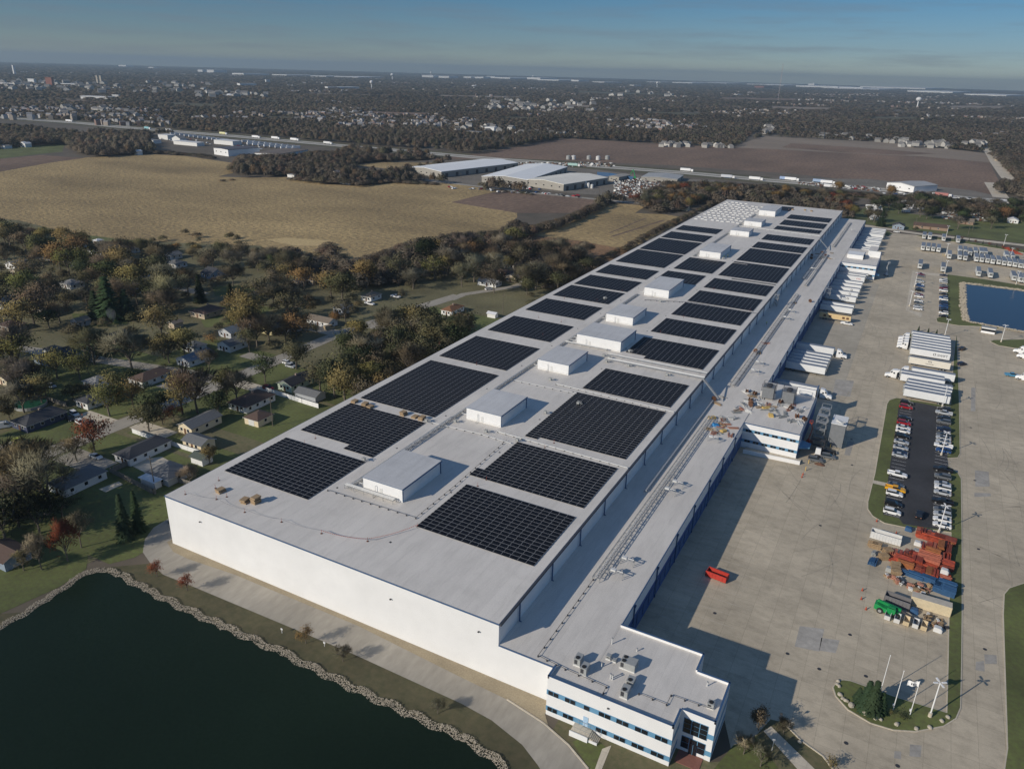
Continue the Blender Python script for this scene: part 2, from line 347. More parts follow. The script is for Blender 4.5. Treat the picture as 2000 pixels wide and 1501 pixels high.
strip('grass_verge', hw, 70, .04, dry)
CLEAR = []
for px, py, w_, h_, m_ in [(1060, 207, 90, 7, tanfield), (300, 203, 120, 6, dry), (1255, 222, 110, 7, dry), (700, 222, 130, 8, stubble), (1500, 212, 120, 7, tanfield), (470, 196, 90, 5, dry), (850, 186, 160, 4, tanfield), (120, 204, 100, 6, stubble), (1700, 235, 90, 7, dry), (1400, 190, 150, 4, stubble), (1120, 178, 180, 3.5, dry), (600, 180, 150, 3.5, tanfield), (250, 176, 140, 3, dry), (1850, 215, 110, 5, tanfield), (980, 232, 60, 6, dry), (520, 232, 70, 8, dry), (1330, 246, 60, 6, grass)]:
    q = GL([(px, py), (px+w_, py+w_*.03), (px+w_*1.08, py+w_*.03-h_), (px+w_*.06, py-h_)]); CLEAR.append(q); sheet('far_field', q, .3, m_)
strip('road', GL([(830, 352), (900, 360), (1031, 376), (1245, 397), (1330, 408), (1420, 425)]), 8, .09, road_m)
strip('road', GL([(1620, 432), (1700, 442), (1790, 456), (1900, 468), (2080, 488)]), 9, .09, apron)
sheet('gravel_yard', GL([(795, 345), (940, 312), (1000, 318), (1150, 330), (1300, 348), (1400, 352), (1380, 366), (1260, 385), (1150, 380), (1000, 367), (880, 357)]), .06, sandy)
sheet('gravel_yard', GL([(1500, 347), (1700, 350), (1900, 372), (2000, 395), (1980, 402), (1800, 384), (1600, 366)]), .055, sandy)
sheet('lawn', GL([(1640, 430), (1700, 400), (1800, 402), (2060, 425), (2070, 484), (1900, 464), (1750, 446)]), .05, grass)
sheet('gravel_yard', GL([(1790, 398), (1830, 400), (1870, 418), (1850, 425), (1800, 420), (1760, 415)]), .07, sandy)
sheet('lawn', GL([(1640, 372), (1800, 388), (1840, 394), (1830, 399), (1700, 388), (1640, 382)]), .065, grass)

# the works' own paving
yard = [(116.2, 17.7), (133.7, 17.7), (133.7, 12.5), (140.3, 12.5), (144, 4)]+GL([(1505, 1404), (1529, 1410), (1565, 1446), (1607, 1476), (1640, 1520), (1700, 1640)])+[(230, -60), (330, 120), (330, 500), (262, 545)]+GL([(2000, 494), (1900, 478), (1788, 459), (1744, 455), (1735, 452)])+[(113, 612), (113, 590), (116.2, 590)]
sheet('yard_paving', yard, .05, concrete)
sheet('road', [(105, 588), (118, 590), (118, 622), (100, 622)], .052, concrete)
drive_o = GL([(330, 1012), (300, 1030), (283, 1053), (279, 1078), (294, 1100), (319, 1122), (367, 1141), (551, 1218), (697, 1280), (900, 1373), (960, 1406), (1020, 1454), (1050, 1493), (1090, 1560)])
drive_i = GL([(1190, 1560), (1149, 1501), (1110, 1454), (1062, 1412), (990, 1365.5), (900, 1322), (700, 1222), (459, 1122), (367, 1091), (338, 1077), (326, 1058)])
sheet('access_drive', drive_o+drive_i+[(-.6, 6), (-.6, 24), (-7, 24)], .06, road_m)
sheet('gravel_bed', drive_i[::-1][0:]+[(116, -12), (109.1, -3.3), (109.1, 0), (0, 0), (-.6, 6)], .045, gravel)
for w_, pts in ((.3, drive_i[1:5]),):
    b = MB(); pr = band(pts, .3); b.prism(pr, 0, .16); tag(b.build('kerb', apron), kind='structure')
shore = GL([(-140, 1300), (0, 1225), (92, 1170), (147, 1130), (175, 1117), (206, 1113), (235, 1121), (286, 1150), (367, 1190), (440, 1223), (551, 1273), (697, 1345), (800, 1392), (900, 1437), (960, 1474), (995, 1510), (1020, 1560), (1020, 1640)])
sheet('dry_grass_bank', [(-40, -60)]+GL([(120, 1190), (206, 1108), (290, 1100)])+drive_o[4:]+[(100, -60)], .03, dry)
sheet('pond_water', shore+[(60, -110), (-60, -110)], .06, water_m)
# landscaped corner by the office door
land = [(133.9, 1.6), (140.3, 1.4), (144, 4)]+GL([(1505, 1404), (1529, 1410), (1565, 1446), (1607, 1476), (1640, 1520), (1600, 1600), (1300, 1640)])+[(118, -22)]+GL([(1149, 1501), (1110, 1454), (1078, 1428)])+[(112, -3.2), (133.9, -3.2)]
sheet('planting_bed', land, .04, leaflitter)
sheet('lawn', GL([(1395, 1500), (1432, 1455), (1476, 1436), (1520, 1500), (1500, 1560), (1390, 1560)]), .055, grass)
sheet('lawn', GL([(1118, 1448), (1150, 1435), (1190, 1462), (1168, 1520), (1150, 1500)]), .055, grass)
for pts in ([(1491, 1427), (1506, 1418), (1590, 1500), (1640, 1560), (1600, 1570), (1556, 1500)], [(1162, 1501), (1176, 1462), (1194, 1455), (1172, 1510), (1150, 1560), (1130, 1560)]):
    sheet('path', GL(pts), .075, apron)
b = MB(); b.prism(band(GL([(1529, 1409), (1547, 1428), (1565, 1446), (1607, 1476), (1642, 1522)]), .3), 0, .17); tag(b.build('kerb', apron), kind='structure')

def island(poly, m=grass, kerb=.22):
    b = MB(); b.prism(poly, 0, .16)
    o = tag(b.build('kerb', apron), kind='structure')
    cx = sum(p[0] for p in poly)/len(poly)
    n = len(poly); a = sum(poly[i][0]*poly[(i+1) % n][1]-poly[(i+1) % n][0]*poly[i][1] for i in range(n)); q = poly if a > 0 else poly[::-1]; ins = []
    for i in range(n):
        p0, p, p1 = q[i-1], q[i], q[(i+1) % n]
        def nrm(u, v):
            dx, dy = v[0]-u[0], v[1]-u[1]; l = math.hypot(dx, dy) or 1; return (-dy/l, dx/l)
        n0, n1 = nrm(p0, p), nrm(p, p1); mx_, my_ = n0[0]+n1[0], n0[1]+n1[1]; l = math.hypot(mx_, my_) or 1
        ins.append((p[0]+mx_/l*kerb*1.05, p[1]+my_/l*kerb*1.05))
    sheet('grass_island', ins, .18, m)
island(GL([(1661, 1329), (1700, 1343), (1754, 1362), (1848, 1391), (1850, 1300), (1852, 1200), (1854, 1100), (1857, 1040), (1811, 1034), (1771, 1031), (1727, 1021.8), (1703.6, 1007.8), (1694, 994), (1694, 980), (1708, 924), (1731.6, 788.6), (1736, 781.6), (1750, 777), (1786, 782), (1828, 789), (1856, 790), (1858, 755), (1862, 700), (1866, 660), (1868, 655), (1871, 700), (1874, 788.6), (1875.5, 875), (1875.7, 886.5), (1871, 894), (1850.5, 895.2), (1850.5, 909), (1871.5, 924), (1878, 935.5), (1879.6, 1050), (1880, 1200), (1879, 1300), (1877, 1383), (1868, 1404), (1844, 1419), (1790, 1429.5), (1745, 1426.5), (1700, 1413), (1655, 1386), (1631, 1359), (1625.5, 1342), (1632.5, 1330), (1645, 1327)]))
lot = GL([(1756, 788.6), (1745.6, 858.5), (1736, 924), (1724.6, 1005.4), (1755, 1012.4), (1764, 1024), (1811, 1031), (1855, 1038), (1856, 970.5), (1851, 905), (1850, 897), (1855, 800), (1827, 793.5), (1790, 786)])
sheet('parking_asphalt', lot, .19, asphalt)
b = MB()
for y in [112+2.75*i for i in range(37)]:
    if 142 < y < 148 and False: continue
    b.box(162.4, y-.05, .193, 166.5, y+.05, .197); 
    if not 143 < y < 147.5: b.box(174.8, y-.05, .193, 179.6, y+.05, .197)
tag(b.build('bay_marking', white), kind='structure')
sheet('path', GL([(1705, 938), (1734, 944), (1733, 951), (1704, 944)]), .2, apron)
island(GL([(1850, 536), (1925, 546), (2100, 574), (2100, 668), (1990, 648), (1920, 638), (1872, 636), (1830, 629), (1828, 622), (1846, 615)]))
sheet('small_pond_water', GL([(1881, 554), (2000, 569), (2100, 583), (2110, 664), (2000, 648), (1887, 627), (1882, 600)]), .2, water2)
island(GL([(1933, 667), (1940, 664), (2000, 663), (2100, 672), (2100, 700), (2000, 682), (1980, 680), (1950, 675)]))
island(GL([(1761, 653), (1784, 651), (1800, 653), (1784, 659), (1770, 657)]))
island(GL([(1960, 1160), (1970, 1148), (2000, 1138), (2060, 1128), (2100, 1700), (1968, 1700), (1960, 1501), (1966, 1460), (1958, 1200)]))
island(GL([(1735, 452), (1744, 457), (1738, 458.5), (1700, 456), (1697, 449)]))
sheet('concrete_apron', GL([(1782, 529), (1852, 537), (1848, 541), (1793, 535), (1776, 606), (1802, 612), (1799, 620), (1769, 606)]), .075, apron)
sheet('dock_apron', [(116.2, 186), (141, 186), (141, 404), (116.2, 404)], .056, slab_mat('dock_concrete', (.47, .42, .335), (3.8, 5.2), .2, .04, (.1, 1.5, 1), .2))
sheet('grass_verge', GL([(1716, 449), (1744, 456), (1735, 461), (1700, 457)]), .06, grass)
island(GL([(1788, 459.5), (1900, 473), (2000, 488), (2100, 500), (2100, 506), (2000, 494), (1900, 478), (1800, 463)]))

b = MB()
for k in range(26): y = 28+4.15*k; b.box(119 if k % 3 else 117.5, y-.06, .056, 135.5 if k % 2 else 134, y+.06, .058)
for k in range(12): b.box(118, 178+2*k*1.9-.06, .062, 134, 178+2*k*1.9+.06, .064)
tag(b.build('bay_marking', mat('worn_paint', (.56, .50, .41), .9, .12, 1.5)), kind='structure')
for P_, v in (([(1922, 1277), (1946, 1279), (1947, 1296), (1924, 1296)], .43), ([(1906, 1292), (1922, 1290), (1923, 1311), (1905, 1308)], .44), ([(1904, 918), (1931, 921), (1933, 950), (1905, 950)], .42), ([(1903, 962), (1935, 963), (1935, 969), (1903, 970)], .43), ([(1897, 757), (1905, 757), (1905, 803), (1896, 803)], .44), ([(1655, 862), (1668, 862), (1660, 890), (1649, 888)], .42), ([(1777, 1453), (1800, 1455), (1798, 1478), (1776, 1476)], .43), ([(1747, 1466), (1760, 1467), (1760, 1482), (1746, 1480)], .44), ([(1562, 1222), (1610, 1228), (1600, 1272), (1552, 1262)], .46), ([(1604, 1245), (1640, 1250), (1632, 1275), (1600, 1270)], .47), ([(1632, 740), (1668, 744), (1660, 775), (1626, 770)], .45)):
    sheet('concrete_patch', GL(P_), .058, mat('patch_%d' % int(v*100), (v, v*.93, v*.82), .9, .12, .8, big=.15, bigscale=.2))
# black tyre marks curling over the concrete
R = random.Random(12); tm = mat('tyre_mark', (.42, .365, .28), .9, .1, 1.0)
b = MB()
for k in range(190):
    x0, y0 = (R.uniform(136, 156), R.uniform(60, 420)) if k < 130 else (R.uniform(184, 200), R.uniform(60, 300)); a = R.choice([0.1, 1.5, .7, 2.4])+R.uniform(-.3, .3); cu = R.uniform(-.06, .06); pts = []
    for i in range(12): pts.append((x0, y0)); x0 += math.cos(a)*1.5; y0 += math.sin(a)*1.5; a += cu
    if any(p[0] > 157 and p[0] < 184 for p in pts) or any(p[0] < 136 for p in pts) and True and not all(p[0] > 118 for p in pts): continue
    q = band(pts, .22); n = len(pts)
    for i in range(n-1): b.face([(*q[2*n-1-i], .062), (*q[2*n-2-i], .062), (*q[i+1], .062), (*q[i], .062)])
tag(b.build('tyre_mark', tm), kind='structure')
# riprap round both ponds: uncountable loose stone
def rocks(name, line, w, step, r0, r1, seed, inward=0, z=.05):
    R = random.Random(seed); b = MB()
    base = [(1, 0, 0), (-1, 0, 0), (0, 1, 0), (0, -1, 0), (0, 0, 1), (0, 0, -1)]; fs = ((0, 2, 4), (2, 1, 4), (1, 3, 4), (3, 0, 4), (2, 0, 5), (1, 2, 5), (3, 1, 5), (0, 3, 5))
    for a, c in zip(line[:-1], line[1:]):
        l = math.hypot(c[0]-a[0], c[1]-a[1]); nx, ny = -(c[1]-a[1])/l, (c[0]-a[0])/l
        for _ in range(int(l*w/step)):
            t = R.random(); u = R.uniform(-w/2, w/2)+inward+.35*math.sin(t*l*.9); r = R.uniform(r0, r1)
            x, y = a[0]+(c[0]-a[0])*t+nx*u, a[1]+(c[1]-a[1])*t+ny*u; k = len(b.v); an = R.random()*3
            for p in base:
                q = (p[0]*math.cos(an)-p[1]*math.sin(an), p[0]*math.sin(an)+p[1]*math.cos(an)); j = r*R.uniform(.6, 1.3)
                b.v.append((x+q[0]*j, y+q[1]*j, z+p[2]*j*.7+max(0, (u-inward)/w+.5)*.3))
            for f in fs: b.f.append(tuple(k+i for i in f)); b.m.append(0)
    return b.build(name, rockm)
tag(rocks('riprap', shore, 1.7, .026, .06, .16, 3, -.2), 'band of loose pale shore stones round the dark pond', 'rocks', kind='stuff')
tag(rocks('riprap', GL([(2105, 665), (2000, 649), (1887, 628), (1881, 600), (1880, 553), (2000, 568), (2100, 582)]), 3.4, .25, .25, .55, 4, 0, .2), 'band of pale stones round the small blue pond', 'rocks', kind='stuff')

# ------------------------------------------------------------------ the cold store
H1, H2 = 14.3, 9.0
W = empty('cold_storage_warehouse', (48, 0, 0), label='huge white cold storage warehouse with low dock wing, offices and flat roofs', cat='warehouse')
def wp(b, name, m): 
    o = b.build(name, m); o.parent = W; o.location = (-48, 0, 0); return o
b = MB(); b.box(0, 0, 0, 96.7, 595, H1-.12, 0); b.box(-.12, -.12, H1-.35, 96.82, 595.12, H1-.02, 1); wp(b, 'high_bay_wall', [white, navy])
b = MB(); b.box(0, 0, H1-.1, 96.7, 595, H1, 0); wp(b, 'high_roof', roof_m)
b = MB(); b.box(96.82, -.05, H1-.45, 97.25, 595, H1+.06, 0); wp(b, 'gutter', gutter)
dsy = [8.5+15.95*i for i in range(37)]
dp = MB(); dp.box(96.9, -.12, H2, 97.15, .12, H1-.4); dp.tube((97.0, 0, H2+.1), (97.5, 0, H2+.02), .12); dpo = None
for y in dsy:
    if dpo is None: dpo = wp(dp, 'downspout', navy)
    else: dpo = dpo.copy(); scene.collection.objects.link(dpo)
    dpo.location = (-48, y, 0)
# low dock wing, in three runs round the offices
b = MB(); b.prism([(96.7, 0), (109.1, 0), (116.2, 0), (116.2, 590), (96.7, 590)], 0, H2-.06, 0); b.box(96.7, -.06, H2-.25, 109.2, .1, H2+.03, 1); b.box(116.1, 17.7, H2-.22, 116.3, 590.08, H2+.02, 1); wp(b, 'wing_wall', [white, navy])
b = MB(); b.box(96.7, 0, H2-.05, 116.15, 590, H2); wp(b, 'wing_roof', roof_m)
b = MB(); b.box(116.2, 17.7, 0, 116.24, 134, 5.3); b.box(116.2, 176, 0, 116.24, 413, 5.3); b.box(116.2, 470, 0, 116.24, 590, 5.3); wp(b, 'blue_wall_band', blue)
dd = MB(); dd.box(116.24, -1.5, 1.15, 116.36, 1.5, 4.2, 0); dd.box(116.36, -1.25, 1.2, 116.38, 1.25, 3.95, 1)
ddo = None
for i in range(96):
    y = 22+4.15*i+(44 if 22+4.15*i > 132 else 0)
    if 411 < y < 472: y += 62
    if y > 588: break
    if ddo is None: ddo = wp(dd, 'dock_door', [navy, mat('dock_door_blue', (.05, .12, .28), .6, .08, 1)])
    else: ddo = ddo.copy(); scene.collection.objects.link(ddo)
    ddo.location = (-48, y, 0)
ws = MB(); ws.box(116.24, -.13, .1, 116.5, .13, H2-.3); ws.box(116.24, -.28, H2-.8, 116.65, .28, H2-.3); wso = None
for y in [26+15.95*i for i in range(36)]:
    if 133 < y < 177 or 412 < y < 471: continue
    if wso is None: wso = wp(ws, 'downspout', navy)
    else: wso = wso.copy(); scene.collection.objects.link(wso)
    wso.location = (-48, y, 0)

def win(b_par, x0, x1, z0, z1, y, mull=1, depth=.06):
    """window on a south face at y"""
    b = MB(); b.box(x0, y-depth, z0, x1, y, z1); f = wp(b, 'window_frame', ltblue)
    g = MB(); n = mull+1; w = (x1-x0)/n
    for k in range(n): g.box(x0+k*w+.05, y-depth-.02, z0+.07, x0+(k+1)*w-.05, y-depth, z1-.07)
    o = g.build('pane', glass, f)
# office block at the near corner
PZ = 9.35
outer = [(109.2, -3.2), (133.9, -3.2), (133.9, 1.5), (140.2, 1.5), (140.2, 12.5), (133.8, 12.5), (133.8, 17.7), (116.2, 17.7), (116.2, .0), (109.2, 0)]
b = MB(); b.prism(outer, 0, H2-.02, 0); wp(b, 'office_wall', [white])
b = MB(); b.face([(x, y, H2+.004) for x, y in outer]); wp(b, 'office_roof', roof_m)
b = MB()
def wallrun(b, p, q, z0, z1, t=.3, cap=True):
    dx, dy = q[0]-p[0], q[1]-p[1]; l = math.hypot(dx, dy); nx, ny = -dy/l*t, dx/l*t; e = .0
    b.prism([p, q, (q[0]+nx, q[1]+ny), (p[0]+nx, p[1]+ny)], z0, z1, 0)
    if cap: b.prism([(p[0]-nx*.2, p[1]-ny*.2), (q[0]-nx*.2, q[1]-ny*.2), (q[0]+nx*1.1, q[1]+ny*1.1), (p[0]+nx*1.1, p[1]+ny*1.1)], z1, z1+.06, 1)
for p, q in (((109.2, -3.2), (133.9, -3.2)), ((133.9, -3.2), (133.9, 1.5)), ((133.9, 1.5), (140.2, 1.5)), ((140.2, 1.5), (140.2, 12.5)), ((140.2, 12.5), (133.8, 12.5)), ((133.8, 12.5), (133.8, 17.7)), ((133.8, 17.7), (116.2, 17.7)), ((109.2, 0), (109.2, -3.2))):
    wallrun(b, p, q, H2-.02, PZ+.2)
wp(b, 'parapet', [white, navy])
b = MB()
for z0, z1 in ((1.15, 2.3), (5.15, 6.3)):
    b.box(109.17, -3.235, z0, 133.93, -3.18, z1); b.box(133.88, -3.2, z0, 133.935, 1.5, z1); b.box(139, 1.47, z0, 140.24, 1.5, z1); b.box(140.18, 1.5, z0, 140.24, 12.5, z1)
wp(b, 'light_blue_band', ltblue)
for a, c in ((109.5, 111.7), (113, 115.2), (116.9, 118.1), (119.9, 122.3), (123.4, 125.8), (127, 129.5), (130.8, 133.2)):
    win(W, a, c, 5.17, 6.28, -3.237, 0 if c-a < 1.5 else 1)
for a, c in ((109.5, 111.6), (112.8, 115.0), (119.6, 121.9), (123.2, 125.5), (126.7, 129.1), (130.4, 132.9)):
    win(W, a, c, 1.17, 2.28, -3.237)
b = MB(); b.box(117.0, -3.29, 1.2, 118.0, -3.235, 3.5); d_ = wp(b, 'door', mat('pale_blue_door', (.38, .55, .72), .5, .04, 1)); b = MB(); b.box(117.85, -3.34, 2.2, 117.9, -3.29, 2.4); b.build('door_handle', darkm, d_)
for z0, z1, nr in ((4.6, 8.0, 3), (.9, 3.7, 2)):
    b = MB(); b.box(134.6, 1.42, z0, 139.1, 1.49, z1); f = wp(b, 'window_frame', ltblue); g = MB()
    for i in range(3):
        for j in range(nr): g.box(134.68+1.49*i, 1.39, z0+.08+(z1-z0-.08)/nr*j, 134.6+1.49*(i+1)-.06, 1.42, z0+(z1-z0-.08)/nr*(j+1))
    g.build('pane', glass, f)
b = MB(); b.box(136.2, 1.3, .1, 137.6, 1.39, 2.7, 0); b.box(136.9, 1.27, .1, 136.96, 1.3, 2.6, 1); wp(b, 'entrance_door', [glass, ltblue])
b = MB(); b.box(134.5, -1.6, 0, 139, 1.45, .15); wp(b, 'entrance_step', mat('red_brick_paving', (.28, .12, .09), .9, .1, 2))
b = MB(); b.box(115.4, -5.6, 0, 119.0, -3.24, 1.12); wp(b, 'landing', [apron])
b = MB()
for k in range(6): b.box(119.0+.3*k, -5.3, 0, 119.3+.3*k, -3.5, 1.0-.17*k)
wp(b, 'steps', apron)
b = MB(); b.box(115.3, -5.75, 0, 119.0, -5.6, 1.3); b.box(119, -5.45, 0, 120.8, -5.3, .6); wp(b, 'landing_wall', white)
b = MB()
for y in (-5.25, -3.45):
    b.path([(116.0, y, 2.1), (119, y, 2.1), (120.9, y, 1.0)], .03, 4); 
    for k in range(5): b.tube((116.2+1.1*k, y, 1.1 if k < 3 else .5), (116.2+1.1*k, y, 2.1 if k < 3 else 2.1-.55*(k-2.3)), .025, n=4)
wp(b, 'handrail', galv)
b = MB()
for x, z in ((121.5, 7.7), (12, 10.5), (92, 10.5), (70, 9.9)): b.box(x, -.45 if x < 100 else -3.5, z, x+.35, -.12 if x < 100 else -3.25, z+.2)
wp(b, 'wall_lamp', darkm)

# dock office in the middle of the wing and the one at the far end
def office(x0, x1, y0, y1, zb, name):
    b = MB(); b.prism([(x0, y0), (x1, y0), (x1, y1), (x0, y1)], 0, H2-.02); wp(b, 'dock_office_wall', white)
    b = MB(); b.box(x0, y0+.02, H2-.02, x1-.02, y1-.02, H2+.02); wp(b, 'dock_office_roof', roof_m)
    b = MB(); b.box(x0, y0-.06, H2-.2, x1+.06, y0+.1, H2+.1, 0); b.box(x1-.1, y0, H2-.2, x1+.06, y1, H2+.1, 0); wp(b, 'coping', navy)
    b = MB()
    for z0, z1 in ((2.2, 3.2), (6.0, 7.0)): b.box(x0+.02, y0-.05, z0, x1+.04, y0, z1); b.box(x1, y0, z0, x1+.04, y0+9, z1)
    wp(b, 'light_blue_band', ltblue)
    n = 6
    for k in range(n):
        xa = x0+1.0+k*(x1-x0-1)/n
        for z0 in (2.22, 6.02): win(W, xa, xa+1.9, z0, z0+.96, y0-.05)
    b = MB(); b.box(x1, y0+.1, 0, x1+.05, y1, 2.15); b.box(x1+.0, y0+9, 2.15, x1+.05, y1, 5.5); wp(b, 'blue_wall_band', blue)
office(116.2, 134.2, 134, 176, 0, 'mid'); office(116.2, 137.0, 413, 462, 0, 'far')
b = MB(); wallrun(b, (116.2, 160.5), (121.5, 160.5), H2, H2+2.2); wallrun(b, (127.5, 170), (134.2, 170), H2, H2+2.6); wallrun(b, (134.2, 170), (134.2, 176), H2, H2+2.6); wp(b, 'roof_screen_wall', [white, navy])
b = MB(); wallrun(b, (119, 428), (128, 428), H2, H2+2.6); wallrun(b, (129.5, 440), (137, 440), H2, H2+4.0); wallrun(b, (128, 428), (128, 440), H2, H2+2.6); b.box(118, 429, H2, 128, 441, H2+2.3); wp(b, 'roof_screen_wall', [white, navy])
b = MB(); b.box(129.5, 444, H2, 134.5, 462, H2+3.2); wp(b, 'roof_plant_house', roof_m)
b = MB(); b.prism([(134.25, 137), (137.5, 139), (137.5, 142.5), (134.25, 144)], 2.6, 3.0, 0); wp(b, 'entrance_canopy', ltblue)
b = MB(); b.prism([(137.1, 415), (139.5, 416), (139.5, 420), (137.1, 421)], 2.6, 3.0, 0); wp(b, 'entrance_canopy', ltblue)
b = MB(); b.prism([(118, 129.8), (136, 131), (136, 133.9), (118, 133.9)], 0, .5, 0); b.prism([(118, 129.5), (118, 129.8), (136, 130.9), (136, 130.6)], 0, 1.35, 1); wp(b, 'ramp', [apron, white])

# penthouses
PH = [(41.2, 53.5, 27.6, 45.3, 3.7), (41.3, 53.6, 78.7, 96, 3.8), (41, 53.4, 129.7, 147, 3.7), (42, 60.8, 163.2, 180.5, 4.2), (40.9, 53.3, 198.2, 215.8, 3.5), (41, 53.5, 249.2, 274.5, 4.0), (41, 53.6, 351.6, 378, 3.7), (40.9, 53.6, 431.3, 444.5, 3.5), (41, 53.5, 474.2, 488.5, 3.6), (41, 53.5, 527.6, 556, 4.2)]
phroof = slab_mat('penthouse_roof', (.56, .56, .56), (40, 3.6), .12, .03, (1, .1, 1), .1, .04, .7)
for i, (x0, x1, y0, y1, h) in enumerate(PH):
    b = MB(); b.prism([(x0, y0), (x1, y0), (x1, y1), (x0, y1)], H1, H1+h, 0); p = wp(b, 'rooftop_penthouse', whitew)
    b = MB(); b.box(x0-.15, y0-.15, H1+h, x1+.15, y1+.15, H1+h+.16, 0, 1); b.box(x1+.15, y0-.15, H1+h-.12, x1+.4, y1+.15, H1+h+.05, 0); b.build('penthouse_roof', [navy, phroof], p)
    b = MB(); b.box(x0+5.2, y0-.05, H1+.1, x0+6.1, y0, H1+2.1); b.build('door', insul, p)
    b = MB()
    for k in range(5): yy = y0+1.5+k*(y1-y0-3)/4; b.path([(x0, yy, H1+2.2), (x0-.8, yy, H1+2.2), (x0-.8, yy, H1+.7), (38.6, yy, H1+.75)], .11, 6)
    b.path([(x0+.6, y0-.3, H1+.5), (x1-.5, y0-.3, H1+.5)], .07, 6); b.path([(x0+4.2, y0-.1, H1+2.6), (x0+4.2, y0-.5, H1+2.6), (x0+4.2, y0-.5, H1+.3), (x0+4.2, y0-2.2, H1+.3)], .08, 6)
    b.build('pipework', insul, p)
    b = MB(); b.box(x1, y1-.4, H1+.1, x1+.2, y1-.15, H1+h); b.box(x1, y0+.1, H1+.1, x1+.15, y0+.3, H1+h); b.build('downspout', navy, p)
# ------------------------------------------------------------------ solar arrays: rows of framed panels
ROWM = {}
def row_mesh(n, w):
    key = (n, round(w, 3))
    if key in ROWM: return ROWM[key]
    b = MB(); fr = .045
    for i in range(n):
        x0 = i*w+.02; x1 = (i+1)*w-.02
        y0, y1, za, zb = .10, 1.40, .16, .25
        z = lambda y: za+(zb-za)*(y-y0)/(y1-y0)
        b.face([(x0, y0, za), (x1, y0, za), (x1, y1, zb), (x0, y1, zb)], 1)
        b.face([(x0+fr, y0+fr, z(y0+fr)+.005), (x1-fr, y0+fr, z(y0+fr)+.005), (x1-fr, y1-fr, z(y1-fr)+.005), (x0+fr, y1-fr, z(y1-fr)+.005)], 0)
        b.face([(x0, y1, zb), (x1, y1, zb), (x1, y1, .02), (x0, y1, .02)], 1)
        b.face([(x0, y0, za), (x0, y0, za-.06), (x1, y0, za-.06), (x1, y0, za)], 1)
        b.face([(x0, y0, za-.06), (x0, y1, .02), (x1, y1, .02), (x1, y0, za-.06)][::-1], 1)
    me = bpy.data.meshes.new('panel_row'); me.from_pydata(b.v, [], b.f); me.materials.append(cell); me.materials.append(alu)
    me.polygons.foreach_set('material_index', b.m); me.update(); ROWM[key] = me; return me
def array(x0, x1, y0, y1, label, extra=()):
    root = empty('solar_array', (x0, y0, H1), label=label, cat='solar array', group='black solar arrays on the warehouse roof')
    n = round((x1-x0)/2.1); w = (x1-x0)/n; nr = max(2, round((y1-y0)/1.5)); p = (y1-y0)/nr
    for k in range(-3, nr+3):
        c0, c1 = 0, n
        if k < 0 or k >= nr:
            c0, c1 = 0, 0
        for (k0, k1, a, c) in extra:
            if k0 <= k <= k1: c0, c1 = a, c
            if k1 < 0 and nr+k0 <= k <= nr+k1: c0, c1 = a, c
        if c1 <= c0: continue
        o = bpy.data.objects.new('panel_row', row_mesh(c1-c0, w)); scene.collection.objects.link(o)
        o.parent = root; o.location = (c0*w, k*p, 0)
        if p < 1.49: o.scale = (1, p/1.5, 1)
LEFT = [(16.4, 39.8, ()), (44.2, 69.2, ((-1, 0, 9, 14),)), (74, 115.8, ()), (121.3, 149.3, ()), (158.5, 182.4, ()), (193.4, 215.8, ()), (222.8, 245.6, ()), (248.6, 271.2, ()), (277.8, 300.3, ()), (309, 348, ()), (350.4, 390.5, ()), (394, 418, ()), (427, 447, ())]
RIGHT = [(20.2, 43.5, ()), (48.2, 72.5, ((0, 2, -1, 15),)), (77, 116.5, ((0, 0, 0, 2),)), (120.8, 143, ()), (161.0, 186, ((0, 1, 4, 15),)), (194.5, 216.8, ()), (223.8, 247, ()), (250, 272.8, ()), (280, 302.8, ()), (310.4, 349.8, ((-3, -3, 4, 15),)), (354, 393.6, ()), (397.2, 418, ()), (427.5, 449, ()), (472, 487.5, ()), (494, 517.8, ()), (525, 546.5, ())]
for i, (a, c, e) in enumerate(LEFT):
    array(3, 32.2, a, c, f'dark solar array, {ORD[i]} from the near end in the left column on the high roof', e)
for i, (a, c, e) in enumerate(RIGHT):
    array(62.7, 94.2, a, c, f'dark solar array, {ORD[i]} from the near end in the right column on the high roof', e)
array(37, 59, 311.5, 345, 'larger solar array between the left and right columns, in front of a white penthouse')
array(36, 57.6, 282, 304.5, 'solar array in the middle column, partly hidden behind a white penthouse')
array(40, 59, 562.5, 585.5, 'small solar array at the far roof edge behind the last white penthouse')

# ------------------------------------------------------------------ things on the roofs
# warning-line stanchions
st = empty('warning_stanchion', cat='stanchion'); b = MB(); b.tube((0, 0, .05), (0, 0, 1.15), .035, n=5); b.build('post', orange, st)
b = MB(); b.tube((0, 0, 0), (0, 0, .07), .28, n=10); b.build('base', brown, st)
pts = [(362, 965), (420.8, 953), (423, 975), (443, 970), (427.5, 938), (478, 1000), (550, 1019), (628, 1041.5), (718, 1056.5), (815, 1028), (595, 866), (616, 856), (1082, 865), (1064, 874), (950, 937), (933, 949), (858, 672), (931, 712), (1052, 620), (1096, 629), (1060, 655), (1212, 641), (1235, 545), (1263, 561), (1216, 569), (1166, 588), (1102, 583), (1240, 660), (1290, 650), (1335, 620), (1465, 608), (1394, 565)]
for p_ in pts:
    x, y = G(*p_, H1); place(st, (x, y, H1+.0), 0, 'thin orange warning line stanchion standing on the grey roof', 'warning line stanchions on the roof')
